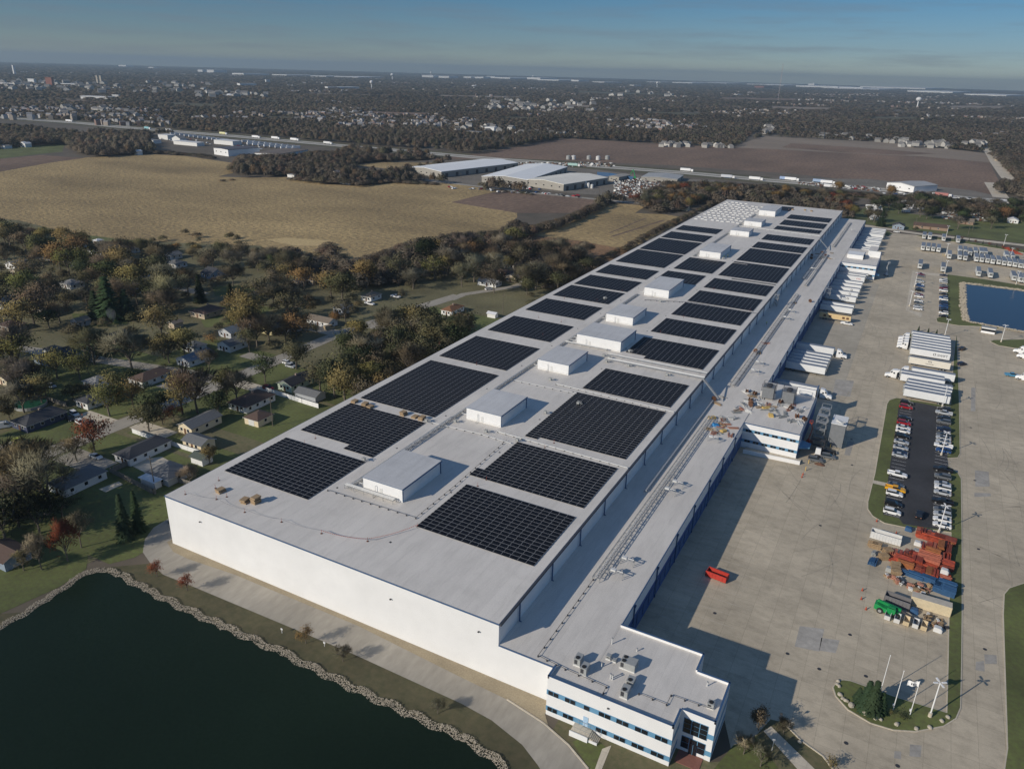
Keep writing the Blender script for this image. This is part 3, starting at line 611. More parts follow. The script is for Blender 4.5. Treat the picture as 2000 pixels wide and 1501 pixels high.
def line3(pts, z, r, name, m, lab, cat, sag=0, n=5):
    b = MB(); P_ = [(*G(p[0], p[1], z), z) for p in pts]
    for a, c in zip(P_[:-1], P_[1:]):
        k = 6 if sag else 1
        q = [(a[0]+(c[0]-a[0])*i/k, a[1]+(c[1]-a[1])*i/k, a[2]+(c[2]-a[2])*i/k-sag*4*(i/k)*(1-i/k)) for i in range(k+1)]
        b.path(q, r, n)
    return tag(b.build(name, m), lab, cat)
line3([(362, 960), (422, 972), (478, 994), (550, 1013), (628, 1035), (718, 1051)], H1+1.0, .02, 'warning_line', darkm, 'thin dark warning line along the near edge of the high roof', 'rope', .5)
b = MB(); 
for a, c in (((628, 1035), (718, 1051)), ((718, 1051), (815, 1024))):
    A, C = G(*a, H1+1), G(*c, H1+1)
    for k in range(26):
        t = k/25; x, y = A[0]+(C[0]-A[0])*t, A[1]+(C[1]-A[1])*t; z = H1+1-.5*4*t*(1-t)
        b.box(x-.1, y-.02, z-.16, x+.1, y+.02, z)
    b.path([(A[0]+(C[0]-A[0])*i/8, A[1]+(C[1]-A[1])*i/8, H1+1-2*(i/8)*(1-i/8)) for i in range(9)], .02, 4)
tag(b.build('flag_rope', mat('red_flag', (.42, .08, .05), .8, .1, 3)), 'rope of small red pennants sagging between stanchions on the near roof', 'flag rope')
# stacks of panel crates
def crate_stack(px, py, n, lab, z=H1, s=1.0, seed=0):
    R = random.Random(seed); x, y = G(px, py, z); t = empty('crate_stack', (x, y, z), R.uniform(-.15, .15), lab, 'crate stack', 'wooden crate stacks on the warehouse roof')
    for k in range(n):
        b = MB(); ox = R.uniform(-.2, .2); h = R.uniform(.3, .5)*s
        for q in range(5): b.box(-.85+ox, -1+.45*q, k*.48*s, .85+ox, -.75+.45*q, k*.48*s+.1)
        b.box(-.8+ox, -1, k*.48*s+.1, .8+ox, 1.05, k*.48*s+.1+h*.8)
        b.build('crate', woodp, t)
crate_stack(431, 960, 2, 'single low wooden crate stack near the left front roof corner', seed=1)
crate_stack(479, 980, 2, 'small wooden crate stack beside the larger one on the near roof', seed=2)
crate_stack(500, 981, 4, 'tallest crate stack on the near roof, in front of the first left solar array', seed=3)
for i, (px, py) in enumerate([(692, 785), (713, 792), (724, 796), (788, 810), (810, 815), (824, 819)]):
    crate_stack(px, py, 2+(i % 2), f'wooden crate stack, {["leftmost", "second from the left", "third from the left", "fourth from the left", "fifth from the left", "rightmost"][i]} in the aisle behind the second left solar array', s=.8, seed=5+i)
for i, (px, py) in enumerate([(1525, 405), (1548, 410), (1572, 411), (1585, 413)]):
    crate_stack(px, py, 2, f'{["leftmost", "second", "third", "rightmost"][i]} of the crate stacks by the far edge of the high roof', seed=15+i)
# pale skids waiting on the far roof
R = random.Random(4); sk = MB(); sk.box(-1.2, -.6, 0, 1.2, .6, .55); sko = None
for k in range(86):
    x = R.uniform(3, 37); y = R.uniform(478, 588)
    o = sk.build('wrapped_pallet', insul) if sko is None else sko.copy()
    if sko is None: sko = o
    else: scene.collection.objects.link(o)
    x = 4+(k % 9)*3.9+R.uniform(-.4, .4); y = 480+(k//9)*11+R.uniform(-2, 2)
    o.location = (x, y, H1); o.rotation_euler = (0, 0, R.uniform(-.05, .05)); tag(o, 'white wrapped pallet standing on the far left of the high roof', 'pallet', 'white pallets on the far roof')
# pipe racks
def rack(name, pts, w, h, step, lab, z, legs=True, m=galv, pipes=3, lattice=True):
    b = MB(); pi = MB(); 
    for a, c in zip(pts[:-1], pts[1:]):
        l = math.hypot(c[0]-a[0], c[1]-a[1]); dx, dy = (c[0]-a[0])/l, (c[1]-a[1])/l; nx, ny = -dy*w/2, dx*w/2
        z1 = z+h
        for s in (-1, 1):
            b.bar((a[0]+nx*s, a[1]+ny*s, z1), (c[0]+nx*s, c[1]+ny*s, z1), .1, .12)
            if lattice: b.bar((a[0]+nx*s, a[1]+ny*s, z1-.5), (c[0]+nx*s, c[1]+ny*s, z1-.5), .08, .08)
        n = max(1, int(l/step))
        for k in range(n+1):
            x, y = a[0]+dx*l*k/n, a[1]+dy*l*k/n
            b.bar((x-nx, y-ny, z1), (x+nx, y+ny, z1), .09, .09)
            if legs and k % 2 == 0:
                for s in (-1, 1): b.bar((x+nx*s, y+ny*s, z), (x+nx*s, y+ny*s, z1), .1, .1)
            if lattice and k < n:
                x2, y2 = a[0]+dx*l*(k+1)/n, a[1]+dy*l*(k+1)/n; s = 1 if k % 2 else -1
                b.bar((x-nx*s, y-ny*s, z1), (x2+nx*s, y2+ny*s, z1), .07, .07)
                for s in (-1, 1): b.bar((x+nx*s, y+ny*s, z1-.5), (x2+nx*s, y2+ny*s, z1), .05, .05)
        for k in range(pipes):
            u = (k+.5)/pipes*2-1; pi.tube((a[0]+nx*u*.8, a[1]+ny*u*.8, z1+.16), (c[0]+nx*u*.8, c[1]+ny*u*.8, z1+.16), .09)
    r = empty(name, (pts[0][0], pts[0][1], z), label=lab, cat='pipe rack')
    for nm, q, mm in (('rack_frame', b, m), ('pipe', pi, insul)):
        o = q.build(nm, mm); o.parent = r; o.location = (-pts[0][0], -pts[0][1], -z)
rack('pipe_rack', [(37.8, 26), (37.8, 76)], 1.0, .8, 2.2, 'pipe rack beside the nearest white penthouse, along the left solar arrays', H1, pipes=2)
rack('pipe_rack', [(37.8, 76), (37.8, 161)], .9, .6, 2.2, 'pipe rack running past the second and third penthouses', H1, pipes=2)
rack('pipe_rack', [(38.2, 163), (38.2, 247)], .9, .6, 2.2, 'pipe rack past the wide penthouse in the middle of the roof', H1, pipes=2)
rack('pipe_rack', [(38.2, 349), (38.2, 528)], .9, .6, 3, 'pipe rack along the far penthouses', H1, pipes=2)
rack('pipe_rack', [(36.5, 26.3), (52, 26.3)], 1.4, 1.0, 1.5, 'short crowded pipe rack across the front of the nearest penthouse', H1, pipes=4, lattice=False)
rack('pipe_rack', [(38, 161.2), (56, 161.2)], 1.0, .8, 1.8, 'pipe rack across the front of the widest penthouse', H1, pipes=3, lattice=False)
rack('pipe_rack', [(60, 151.5), (97.5, 151.5)], 1.6, .9, 3, 'wide pipe rack crossing to the roof edge behind the fourth right array', H1, pipes=4, lattice=False)
rack('pipe_rack', [(58, 157), (97, 157)], 1.0, .7, 3, 'white pipes crossing in front of the fifth right array', H1, pipes=2, lattice=False)
rack('pipe_rack', [(105.8, 29), (105.8, 131)], 1.7, 1.1, 2.0, 'long lattice pipe rack on the low wing roof, at its near end', H2, pipes=1)
rack('pipe_rack', [(102.6, 73), (102.6, 146)], .7, .5, 4, 'narrow cable rack next to the wall on the low wing roof', H2, pipes=2, lattice=False)
rack('pipe_rack', [(105.4, 164), (105.4, 312)], 1.6, .8, 4, 'pipe rack on the wing roof beyond the middle dock office', H2, pipes=3, lattice=False, m=darkm)
rack('pipe_rack', [(102.7, 350), (102.7, 440)], 1.6, .8, 4, 'pipe rack on the wing roof before the far dock office', H2, pipes=3, lattice=False, m=darkm)
rack('pipe_rack', [(106.3, 335), (106.3, 428)], 1.2, .6, 4, 'second pipe rack parallel on the wing before the far dock office', H2, pipes=3, lattice=False, m=darkm)
rack('pipe_rack', [(106.3, 458), (106.3, 568)], 1.4, .6, 4, 'pipe rack on the farthest part of the wing roof', H2, pipes=3, lattice=False, m=darkm)
for nm, y0, y1, zz in (('n', 151.5, 147, 0), ('f', 452, 444, 0)):
    b = MB()
    for u in (-.5, 0, .5): b.tube((96.6, y0+u, H1+1), (104.5, y1+u, H2+1.3), .12)
    for k in range(6): b.bar((96.6+1.58*k, y0-.8-(y0-y1)*k/5, H1+.85-(H1-H2-.3)*k/5), (96.6+1.58*k, y0+.8-(y0-y1)*k/5, H1+.85-(H1-H2-.3)*k/5), .1, .1)
    b.bar((96.6, y0-.8, H1+.85), (104.5, y1-.8, H2+1.15), .12, .14); b.bar((96.6, y0+.8, H1+.85), (104.5, y1+.8, H2+1.15), .12, .14)
    tag(b.build('pipe_bridge', galv), f'sloping pipe bridge from the high roof down to the wing, {"nearer" if nm == "n" else "farther"} one', 'pipe bridge')
def roofpipe(pts, z, r, lab, m=insul, name='roof_pipe'):
    P_ = [(*G(p[0], p[1], z+.4), z+.4) for p in pts]; r_ = empty(name, P_[0][:2]+(z,), label=lab, cat='pipe'); b = MB(); b.path(P_, r, 7); s = b
    for a, c in zip(P_[:-1], P_[1:]):
        l = math.hypot(c[0]-a[0], c[1]-a[1])
        for k in range(int(l/3)+1):
            t = k/(int(l/3)+1); x, y = a[0]+(c[0]-a[0])*t, a[1]+(c[1]-a[1])*t; s.box(x-.12, y-.12, z, x+.12, y+.12, z+.4-r*.8, 1)
    for nm, q, mm in (('pipe', b, m),):
        o = q.build(nm, [mm, darkm]); o.parent = r_; o.location = (-P_[0][0], -P_[0][1], -z)
roofpipe([(844, 825), (940, 847), (998, 865)], H1, .10, 'white pipe crossing the roof in front of the second penthouse')
roofpipe([(972, 842), (1226, 913)], H1, .14, 'white pipe along the front of the third right solar array')
roofpipe([(1004, 742), (1126, 768)], H1, .09, 'thin white pipe between the third and second penthouses')
roofpipe([(1086, 749), (1316, 804)], H1, .13, 'white pipe between the third and fourth right solar arrays')
roofpipe([(1441, 441), (1602, 461)], H1, .2, 'white pipe crossing the far roof to the pipe bridge')
roofpipe([(1260, 585), (1350, 590), (1480, 612)], H1, .08, 'thin pipe behind the seventh right solar array', darkm)
roofpipe([(640, 956), (812, 1010), (889, 947), (990, 858)], H1, .04, 'thin dark conduit bending round the nearest penthouse', darkm, 'conduit')
roofpipe([(1159, 1130), (1051, 1279), (1104, 1305), (1184, 1340)], H2, .05, 'thin dark gas pipe from the lattice rack to the office roof units', darkm, 'gas_pipe')
roofpipe([(1184, 1340), (1173, 1363)], H2, .04, 'short dark gas pipe to the front edge of the office roof', darkm, 'gas_pipe')
roofpipe([(1248, 1353), (1302, 1374), (1311, 1356), (1392, 1384)], H2, .04, 'stepped dark gas pipe across the right of the office roof', darkm, 'gas_pipe')
# roof drains, small and dark, in two lines
dr = MB(); dr.tube((0, 0, 0), (0, 0, .1), .12, n=8); dr.box(-.28, -.28, 0, .28, .28, .012); dro = None
for k in range(42):
    o = dr.build('roof_drain', darkm) if dro is None else dro.copy()
    if dro is None: dro = o
    else: scene.collection.objects.link(o)
    o.location = ((34.6 if k % 2 else 61.3), 12+13.3*k*.98, H1) if k < 42 else (111+2*(k-42), 9, H2)
    tag(o, 'small dark roof drain set in the grey roof membrane', 'roof drain', 'roof drains')
# goalpost frames on the wing
gp = empty('equipment_stand', cat='stand'); b = MB()
for x in (0, 3.2):
    for y in (-.5, .5): b.bar((x, y, 0), (x, y, 1.5), .12, .12)
    b.bar((x, -.6, 1.5), (x, .6, 1.5), .12, .12)
b.bar((0, -.5, 1.55), (3.2, -.5, 1.55), .14, .14); b.bar((0, .5, 1.55), (3.2, .5, 1.55), .14, .14); b.build('stand_frame', galv, gp)
b = MB(); b.box(.3, -.45, 1.62, 1.5, .45, 2.0); b.tube((1.5, 0, 1.8), (3.2, 0, 1.8), .1); b.build('valve_box', insul, gp)
for i, (px, py) in enumerate([(1190, 1122), (1212, 1098), (1296, 962), (1311, 948), (1382, 860), (1465, 728), (1474, 712), (1528, 624), (1538, 610), (1582, 528), (1660, 452)]):
    x, y = G(px, py, H2); place(gp, (x, y, H2), 0, f'galvanised pipe stand, {ORD[i]} along the wing roof from the near end', 'pipe stands on the wing roof')
# rooftop units on the office
def rtu(px, py, sx_, sy__, h, lab, fans=1, name='rooftop_unit', z=H2):
    x, y = G(px, py, z); r = empty(name, (x, y, z), label=lab, cat='air conditioner')
    b = MB(); b.box(-sx_/2-.06, -sy__/2-.06, 0, sx_/2+.06, sy__/2+.06, .25); b.build('curb', insul, r)
    b = MB(); b.box(-sx_/2, -sy__/2, .25, sx_/2, sy__/2, h); b.build('casing', greyunit, r)
    for k in range(fans):
        b = MB(); yy = -sy__/2+.55+k*1.1; b.tube((-sx_/2+.6, yy, h), (-sx_/2+.6, yy, h+.1), .42, n=12); b.build('fan', black, r)
    b = MB(); b.box(-sx_/2+.12, -sy__/2-.03, .5, -sx_/2+.75, -sy__/2, h-.2); b.box(-sx_/2-.03, -sy__/2+.2, .5, -sx_/2, sy__/2-.2, h-.25); b.build('louvre', darkm, r)
rtu(1130, 1294, 1.3, 2.0, 1.7, 'beige rooftop air conditioner farthest left on the office roof')
rtu(1142, 1312, 1.3, 2.0, 1.7, 'rooftop air conditioner just in front of the leftmost one on the office roof')
rtu(1228, 1302, 3.0, 2.2, 1.7, 'largest grey rooftop unit, in the centre of the office roof', 2)
rtu(1232, 1335, 1.4, 1.8, 1.3, 'small pale rooftop unit behind the front right air conditioner')
rtu(1221, 1356, 1.4, 2.1, 1.7, 'rooftop air conditioner closest to the front office parapet')
rtu(1388, 1379, 1.2, 1.2, 1.1, 'small rooftop unit alone in the right corner of the office roof')
rtu(1189, 1285, .9, 1.0, .9, 'tiny white hooded unit behind the large grey rooftop unit', 0)
rtu(1200, 1291, .7, .7, .6, 'lowest vent hood, next to the tiny white hooded unit', 0)
for i, (px, py, h) in enumerate([(1195, 1257, 1.4), (1244, 1271, .6), (1175, 1302, 1.0), (1192, 1325, 1.2), (1196, 1327, 1.1), (1381, 1339, .9)]):
    x, y = G(px, py, H2); r = empty('roof_vent', (x, y, H2), label=['tall thin vent pipe at the back of the office roof', 'short white vent stub behind the large grey unit', 'vent pipe between the two left air conditioners and the stained patch', 'left vent of the pair on the dark stained patch', 'right vent of the pair on the dark stained patch', 'vent with a bent hood near the right back parapet'][i], cat='vent')
    b = MB(); b.tube((0, 0, 0), (0, 0, h), .11, n=8); b.build('vent_pipe', insul, r); b = MB(); b.tube((0, 0, h), (0, 0, h+.18), .2, .16, n=8); b.build('vent_cap', galv, r)
# equipment in front of penthouses
for i, (px, py) in enumerate([(950, 845), (1181, 583*1.0+1), (1190, 700), (1185, 708), (1228, 716), (1303, 734), (1290, 590), (1412, 506), (1075, 743), (712, 900), (834, 824), (1011, 862), (890, 825), (1130, 790), (1066, 808), (1180, 696), (1230, 688)]):
    x, y = G(px, py, H1); r = empty('roof_equipment', (x, y, H1), label='small galvanised roof equipment skid among the penthouses and arrays', cat='equipment', group='small equipment skids on the high roof')
    b = MB(); b.box(-.6, -.4, .3, .3, .4, 1.0); b.build('cabinet', greyunit, r); b = MB()
    for sx2 in (-.6, .9):
        for s2 in (-.4, .4): b.bar((sx2, s2, 0), (sx2, s2, 1.1), .07, .07)
    b.bar((-.6, -.4, 1.1), (.9, -.4, 1.1), .08, .08); b.bar((-.6, .4, 1.1), (.9, .4, 1.1), .08, .08); b.tube((-.2, 0, .7), (1.4, 0, .7), .09); b.build('skid_frame', galv, r)
# cooling towers and clutter on the middle dock office
for i, (px, py) in enumerate([(1499, 777), (1538, 786)]):
    x, y = G(px, py, H2); r = empty('cooling_tower', (x, y, H2), label=['left of the two grey cooling towers on the middle dock office', 'right of the two grey cooling towers on the middle dock office'][i], cat='cooling tower', group='cooling towers on the dock office')
    b = MB(); b.box(-2, -1.6, .5, 2, 2.6, 4.6); b.box(-.03, -1.63, .5, .03, -1.6, 4.6); b.build('casing', towerm, r)
    b = MB()
    for k in range(2): b.tube((0, -.4+2*k, 4.6), (0, -.4+2*k, 5.0), .9, n=14)
    b.build('fan_stack', darkm, r); b = MB()
    for s in (-2.2, 2.2):
        for t in (-1.8, 2.8): b.bar((s, t, 0), (s, t, 5.6), .12, .12)
    for z in (4.7, 5.6):
        for t in (-1.8, 2.8): b.bar((-2.2, t, z), (2.2, t, z), .07, .07)
        for s in (-2.2, 2.2): b.bar((s, -1.8, z), (s, 2.8, z), .07, .07)
    b.build('guard_rail', darkm, r)
clutter = [(1458, 766, 'insul'), (1470, 774, 'wood'), (1480, 788, 'white'), (1484, 795, 'wood'), (1496, 798, 'yellow'), (1506, 812, 'yellow'), (1516, 804, 'grey'), (1524, 814, 'grey'), (1493, 800, 'grey'), (1540, 800, 'orange'), (1549, 789, 'orange'), (1570, 797, 'white'), (1564, 804, 'grey'), (1391, 817, 'yellow'), (1396, 831, 'blue'), (1385, 838, 'wood'), (1411, 843, 'yellow'), (1428, 850, 'orange'), (1432, 836, 'orange'), (1412, 820, 'orange'), (1400, 789, 'wood'), (1394, 782, 'brown'), (1408, 776, 'grey'), (1462, 803, 'insul'), (1455, 790, 'grey'), (1600, 505, 'wood'), (1620, 505, 'wood'), (1612, 500, 'brown'), (1582, 590, 'brown'), (1553, 592, 'wood'), (1482, 690, 'wood'), (1475, 688, 'brown'), (1495, 670, 'orange'), (1535, 808, 'grey'), (1500, 790, 'orange'), (1475, 781, 'white')]
R = random.Random(77)
for k in range(34): t = R.random(); clutter.append((1455+t*115+R.uniform(-6, 6), 770+t*38+R.uniform(-8, 22), R.choice(['insul', 'grey', 'wood', 'grey', 'insul', 'white', 'brown'])))
for k in range(16): t = R.random(); clutter.append((1380+t*70, 850-t*60+R.uniform(-10, 14), R.choice(['grey', 'insul', 'wood', 'grey', 'orange'])))
for k in range(12): clutter.append((1596+R.uniform(-14, 40), 498+R.uniform(-4, 8), R.choice(['grey', 'insul', 'wood', 'brown'])))
CM = {'insul': insul, 'wood': woodp, 'white': white, 'yellow': yellow, 'grey': greyunit, 'orange': mat('faded_orange', (.46, .22, .15), .7, .1, 3), 'blue': mat('blue_tarp', (.03, .24, .55), .5, .15, 2), 'brown': brown}
for i, (px, py, c) in enumerate(clutter):
    x, y = G(px, py, H2); R = random.Random(i); r = empty('material_pile', (x, y, H2), R.uniform(0, 3), {'wood': 'pile of timber', 'white': 'pile of white boards', 'insul': 'pile of white pipe lengths', 'yellow': 'yellow site equipment', 'grey': 'grey metal duct pieces', 'orange': 'orange hoses and barrier parts', 'blue': 'bright blue tarpaulin heap', 'brown': 'brown cable drum'}[c]+' lying on the low wing roof', 'building material', 'building materials on the low roofs: '+c)
    b = MB()
    if c == 'brown':
        b.tube((0, -.5, .8), (0, -.4, .8), .8, n=14); b.tube((0, .4, .8), (0, .5, .8), .8, n=14); b.tube((0, -.4, .8), (0, .4, .8), .4, n=10)
    elif c in ('blue', 'yellow'):
        for k in range(5): 
            a_ = R.uniform(0, 1.2); b.loft([(-1.4+R.uniform(0, .5), 0, .3, .6, .4), (-.5, 0, .5+a_*.5, .8, .5), (.5, 0, .3+a_*.4, .7, .5), (1.5, 0, .2, .4, .3)]) if k == 0 else b.box(R.uniform(-1.4, .8), R.uniform(-.9, .3), 0, R.uniform(.9, 1.5), R.uniform(.4, .9), R.uniform(.2, .8))
    else:
        for k in range(7):
            y_ = R.uniform(-.9, .9); z_ = .08+.13*(k % 3); b.bar((-R.uniform(.8, 2), y_, z_), (R.uniform(.8, 2), y_+R.uniform(-.5, .5), z_), .2, .12)
    b.build('heap', CM[c], r)
# lattice stair tower between wing and high roof, and at the dock
def scaffold(x, y, z, w, d, h, lab, n=4, name='scaffold_stair_tower', m=galv):
    r = empty(name, (x, y, z), label=lab, cat='scaffold'); b = MB(); t = MB()
    for sx2 in (0, w):
        for s2 in (0, d): b.bar((sx2, s2, 0), (sx2, s2, h), .12, .12)
    for k in range(1, n+1):
        zz = h*k/n
        for (p, q) in (((0, 0), (w, 0)), ((w, 0), (w, d)), ((w, d), (0, d)), ((0, d), (0, 0))):
            b.bar((*p, zz), (*q, zz), .09, .09); b.bar((*p, zz-h/n), (*q, zz), .06, .06)
        t.box(.1, .1, zz-.06, w-.1, d*.35, zz)
        t.bar((.3, d*.35, zz), (w-.3, d*.8, zz-h/n), .6, .06)
    b.build('scaffold_frame', m, r); t.build('tread', m, r)
scaffold(98, 283.5, H2, 1.8, 3, 6.2, 'scaffold stair against the high wall on the wing roof', 3)
scaffold(117, 333, 0, 2.5, 4, 10, 'scaffold stair tower against the blue dock wall near parked trailers')
scaffold(137.2, 150, 0, 3.2, 6.0, 10.5, 'tall galvanised scaffold tower outside the middle dock office')
scaffold(137.4, 157, 0, 3.0, 5.0, 10.5, 'second galvanised scaffold tower, behind the first at the dock office')
scaffold(137, 144, 0, 4.5, 4.5, 4.0, 'low dark scaffold frame beside the dock office entrance', 2, m=darkm)
x, y = 142, 150
r = empty('plant_container', (x, y, 0), label='big grey plant container with white roof standing beside the scaffold tower', cat='container'); b = MB(); b.box(0, 0, .3, 4.6, 8, 8.6); b.build('container_body', towerm, r); b = MB(); b.box(-.1, -.1, 8.6, 4.7, 8.1, 8.8); b.build('container_roof', white, r)
b = MB(); b.bar((1.5, 3, 9.0), (3.4, -.5, 9.6), .7, .5); b.bar((1.5, 3, 9.0), (4.3, 1.2, 9.3), .6, .4); tag(b.build('beam_bundle', insul, None, (x, y, 0)), 'cream beams lying on the white container roof', 'beams')

# ------------------------------------------------------------------ vehicles
def wheels(root, spots, r, w):
    for (x, y, z) in spots:
        b = MB(); b.tube((0, -w/2, 0), (0, w/2, 0), r, n=12); o = b.build('wheel', black, root, (x, y, z))
        g = MB(); g.tube((0, (w/2 if y > 0 else -w/2)*1.0, 0), (0, (w/2+.02 if y > 0 else -w/2-.02), 0), r*.55, n=8); g.build('rim', galv, o)
def car_proto(kind):
    r = empty('parked_car' if kind != 'pickup' else 'pickup_truck', cat='car' if kind != 'pickup' else 'pickup'); b = MB(); g = MB()
    if kind == 'sedan':
        b.loft([(-2.38, .42, .72, .72), (-2.2, .28, .96, .86), (-1.2, .26, 1.0, .9), (.95, .26, .98, .9), (1.85, .28, .86, .88), (2.25, .32, .7, .8), (2.4, .4, .58, .68)])
        g.loft([(-1.75, .96, .99, .78), (-1.0, .98, 1.38, .84, .64), (.25, .98, 1.4, .84, .64), (1.15, .96, .99, .8)]); b.loft([(-1.02, 1.38, 1.43, .64), (.28, 1.4, 1.45, .63)])
    elif kind == 'suv':
        b.loft([(-2.35, .45, .95, .82), (-2.25, .32, 1.05, .9), (1.0, .3, 1.08, .92), (1.9, .32, 1.0, .9), (2.3, .38, .8, .82)])
        g.loft([(-2.2, 1.05, 1.1, .84), (-1.95, 1.05, 1.6, .86, .72), (.3, 1.06, 1.63, .86, .72), (1.15, 1.04, 1.08, .84)]); b.loft([(-2.0, 1.6, 1.68, .73), (.35, 1.63, 1.7, .72)])
    elif kind == 'pickup':
        b.loft([(-2.85, .5, 1.0, .9), (-.75, .45, 1.02, .95), (-.7, .45, 1.15, .95), (1.35, .45, 1.15, .95), (2.5, .48, 1.08, .93), (2.9, .5, .9, .85)])
        for yy in (-.95, .87): b.box(-2.85, yy, 1.0, -.7, yy+.08, 1.25)
        b.box(-2.87, -.9, 1.0, -2.79, .9, 1.25); g.loft([(-.75, 1.12, 1.7, .88, .72), (.6, 1.12, 1.74, .88, .74), (1.4, 1.1, 1.16, .86)]); b.loft([(-.75, 1.7, 1.78, .74), (.62, 1.74, 1.82, .74)])
    elif kind == 'van':
        b.loft([(-2.7, .4, 2.2, .92, .86), (-2.6, .35, 2.3, .98, .9), (1.0, .35, 2.3, .98, .9), (1.8, .38, 1.4, .96, .9), (2.5, .42, 1.1, .9, .85)])
        g.loft([(.3, 1.5, 2.05, .99, .93), (1.1, 1.45, 2.0, .99, .9), (1.78, 1.3, 1.45, .97, .9)])
    b.build('body', paint, r); g.build('windows', glass, r)
    L2 = 2.4 if kind in ('sedan', 'suv') else 2.88 if kind == 'pickup' else 2.55
    for s in (-.62, .62):
        q = MB(); q.box(L2-.16, s-.16, .6, L2-.02, s+.16, .74); q.build('headlight', insul, r)
        q = MB(); q.box(-L2-.0, s-.14, .74, -L2+.1, s+.14, .9); q.build('tail_light', CM['orange'], r)
    wb = 1.42 if kind != 'pickup' else 1.8; wheels(r, [(sx*wb, sy*.82, .35) for sx in (-1, 1) for sy in (-1, 1)], .35 if kind != 'pickup' else .42, .24)
    return r
CARP = {k: car_proto(k) for k in ('sedan', 'suv', 'pickup', 'van')}
COL = {'white': (.78, .78, .77), 'silver': (.42, .44, .46), 'grey': (.13, .14, .15), 'black': (.012, .012, .014), 'red': (.30, .012, .02), 'blue': (.025, .07, .2), 'navy': (.012, .02, .05), 'yellow': (.75, .38, .02), 'lightblue': (.08, .26, .42), 'lime': (.55, .62, .1), 'maroon': (.14, .015, .03), 'tan': (.35, .28, .18)}
CN = {'lightblue': 'pale blue', 'lime': 'lime yellow'}
def car(px, py, kind, c, lab, group, rz=0, z=0, wpos=None):
    x, y = wpos if wpos else G(px, py, z)
    return place(CARP[kind], (x, y, z), rz, f'{CN.get(c, c)} {"SUV" if kind == "suv" else kind if kind != "sedan" else "saloon car"} {lab}', group, color=COL[c])
# dark lot, left row (nose right) and right row
LL = [(113.1, 'suv', 'white'), (118.2, 'suv', 'black'), (125, 'suv', 'white'), (128.1, 'pickup', 'yellow'), (130.9, 'sedan', 'grey'), (138.8, 'pickup', 'white'), (154.1, 'sedan', 'silver'), (156.6, 'sedan', 'navy'), (160.5, 'sedan', 'silver'), (165.4, 'sedan', 'silver'), (170.5, 'suv', 'black'), (175.6, 'sedan', 'white'), (178.9, 'sedan', 'white'), (183.4, 'suv', 'red'), (188.2, 'sedan', 'black'), (200.0, 'suv', 'red'), (204.9, 'suv', 'black')]
for i, (y, k, c) in enumerate(LL): car(0, 0, k, c, f'{ORD[i]} from the near end, left row of the dark lot', 'cars on the dark asphalt lot, left row', 0, .19, (164.3, y))
RR = [(112.7, 'sedan', 'white'), (116.0, 'sedan', 'white'), (119.0, 'suv', 'silver'), (121.8, 'suv', 'grey'), (127.1, 'pickup', 'black'), (133.4, 'sedan', 'silver'), (136.6, 'suv', 'white'), (139.4, 'sedan', 'silver'), (144.7, 'suv', 'grey'), (150.0, 'pickup', 'black'), (165.7, 'suv', 'blue'), (169.5, 'pickup', 'white'), (173.5, 'sedan', 'silver'), (176.8, 'sedan', 'silver'), (179.2, 'suv', 'grey'), (184.6, 'suv', 'navy'), (192.2, 'suv', 'grey'), (195.4, 'suv', 'black'), (201.2, 'pickup', 'silver'), (205.4, 'suv', 'black')]
for i, (y, k, c) in enumerate(RR): car(0, 0, k, c, f'{ORD[i]} from the near end, right row of the dark lot', 'cars on the dark asphalt lot, right row', math.pi, .19, (177.2, y))
car(1795, 1008, 'suv', 'black', 'standing alone in the middle aisle of the dark asphalt lot', 'cars standing apart', math.pi*.5-.1, .19)
s5 = lambda L_: [(1700+x/5.003, 420+y/5.003) for x, y in L_]
UL = [(930, 'white'), (905, 'silver'), (875, 'grey'), (850, 'white'), (808, 'white'), (788, 'maroon'), (750, 'black'), (735, 'navy'), (705, 'blue'), (690, 'white'), (660, 'silver'), (610, 'grey'), (592, 'maroon')]
for i, (y_, c) in enumerate(UL):
    p = s5([(460+(930-y_)*.09, y_-5)])[0]; car(*p, 'sedan' if i % 2 else 'suv', c, f'{ORD[i]} from the near end, left row by the pale kerb', 'cars in the upper lot, left row', 0)
UR = [(1003, 'black'), (972, 'white'), (945, 'black'), (925, 'navy'), (905, 'blue'), (880, 'navy'), (862, 'black'), (838, 'white'), (820, 'blue'), (785, 'black'), (752, 'white'), (728, 'maroon'), (705, 'grey'), (668, 'silver'), (650, 'white'), (602, 'navy')]
for i, (y_, c) in enumerate(UR):
    p = s5([(712, y_-6)])[0]; car(*p, 'suv' if i % 3 else 'sedan', c, f'{ORD[i]} from the near end, right row by the small pond', 'cars in the upper lot, right row', math.pi)
car(1879, 683, 'suv', 'black', 'parked off the trailer rows near the small pond entrance', 'cars standing apart', 1.2)
car(1878, 713, 'suv', 'navy', 'standing alone on the drive right of the trailer row', 'cars standing apart', .9)
car(1976, 735, 'pickup', 'lightblue', 'at the right edge of the picture on the pale concrete', 'cars standing apart', .2)
car(1653, 634, 'pickup', 'white', 'in front of the yellow site trailer at the dock', 'cars standing apart', 0)
car(1751, 454, 'sedan', 'white', 'driving on the road at the yard entrance', 'cars standing apart', math.pi)
car(1743, 734, 'pickup', 'white', 'service truck standing left of the parked white tractor units', 'cars standing apart', 1.4)

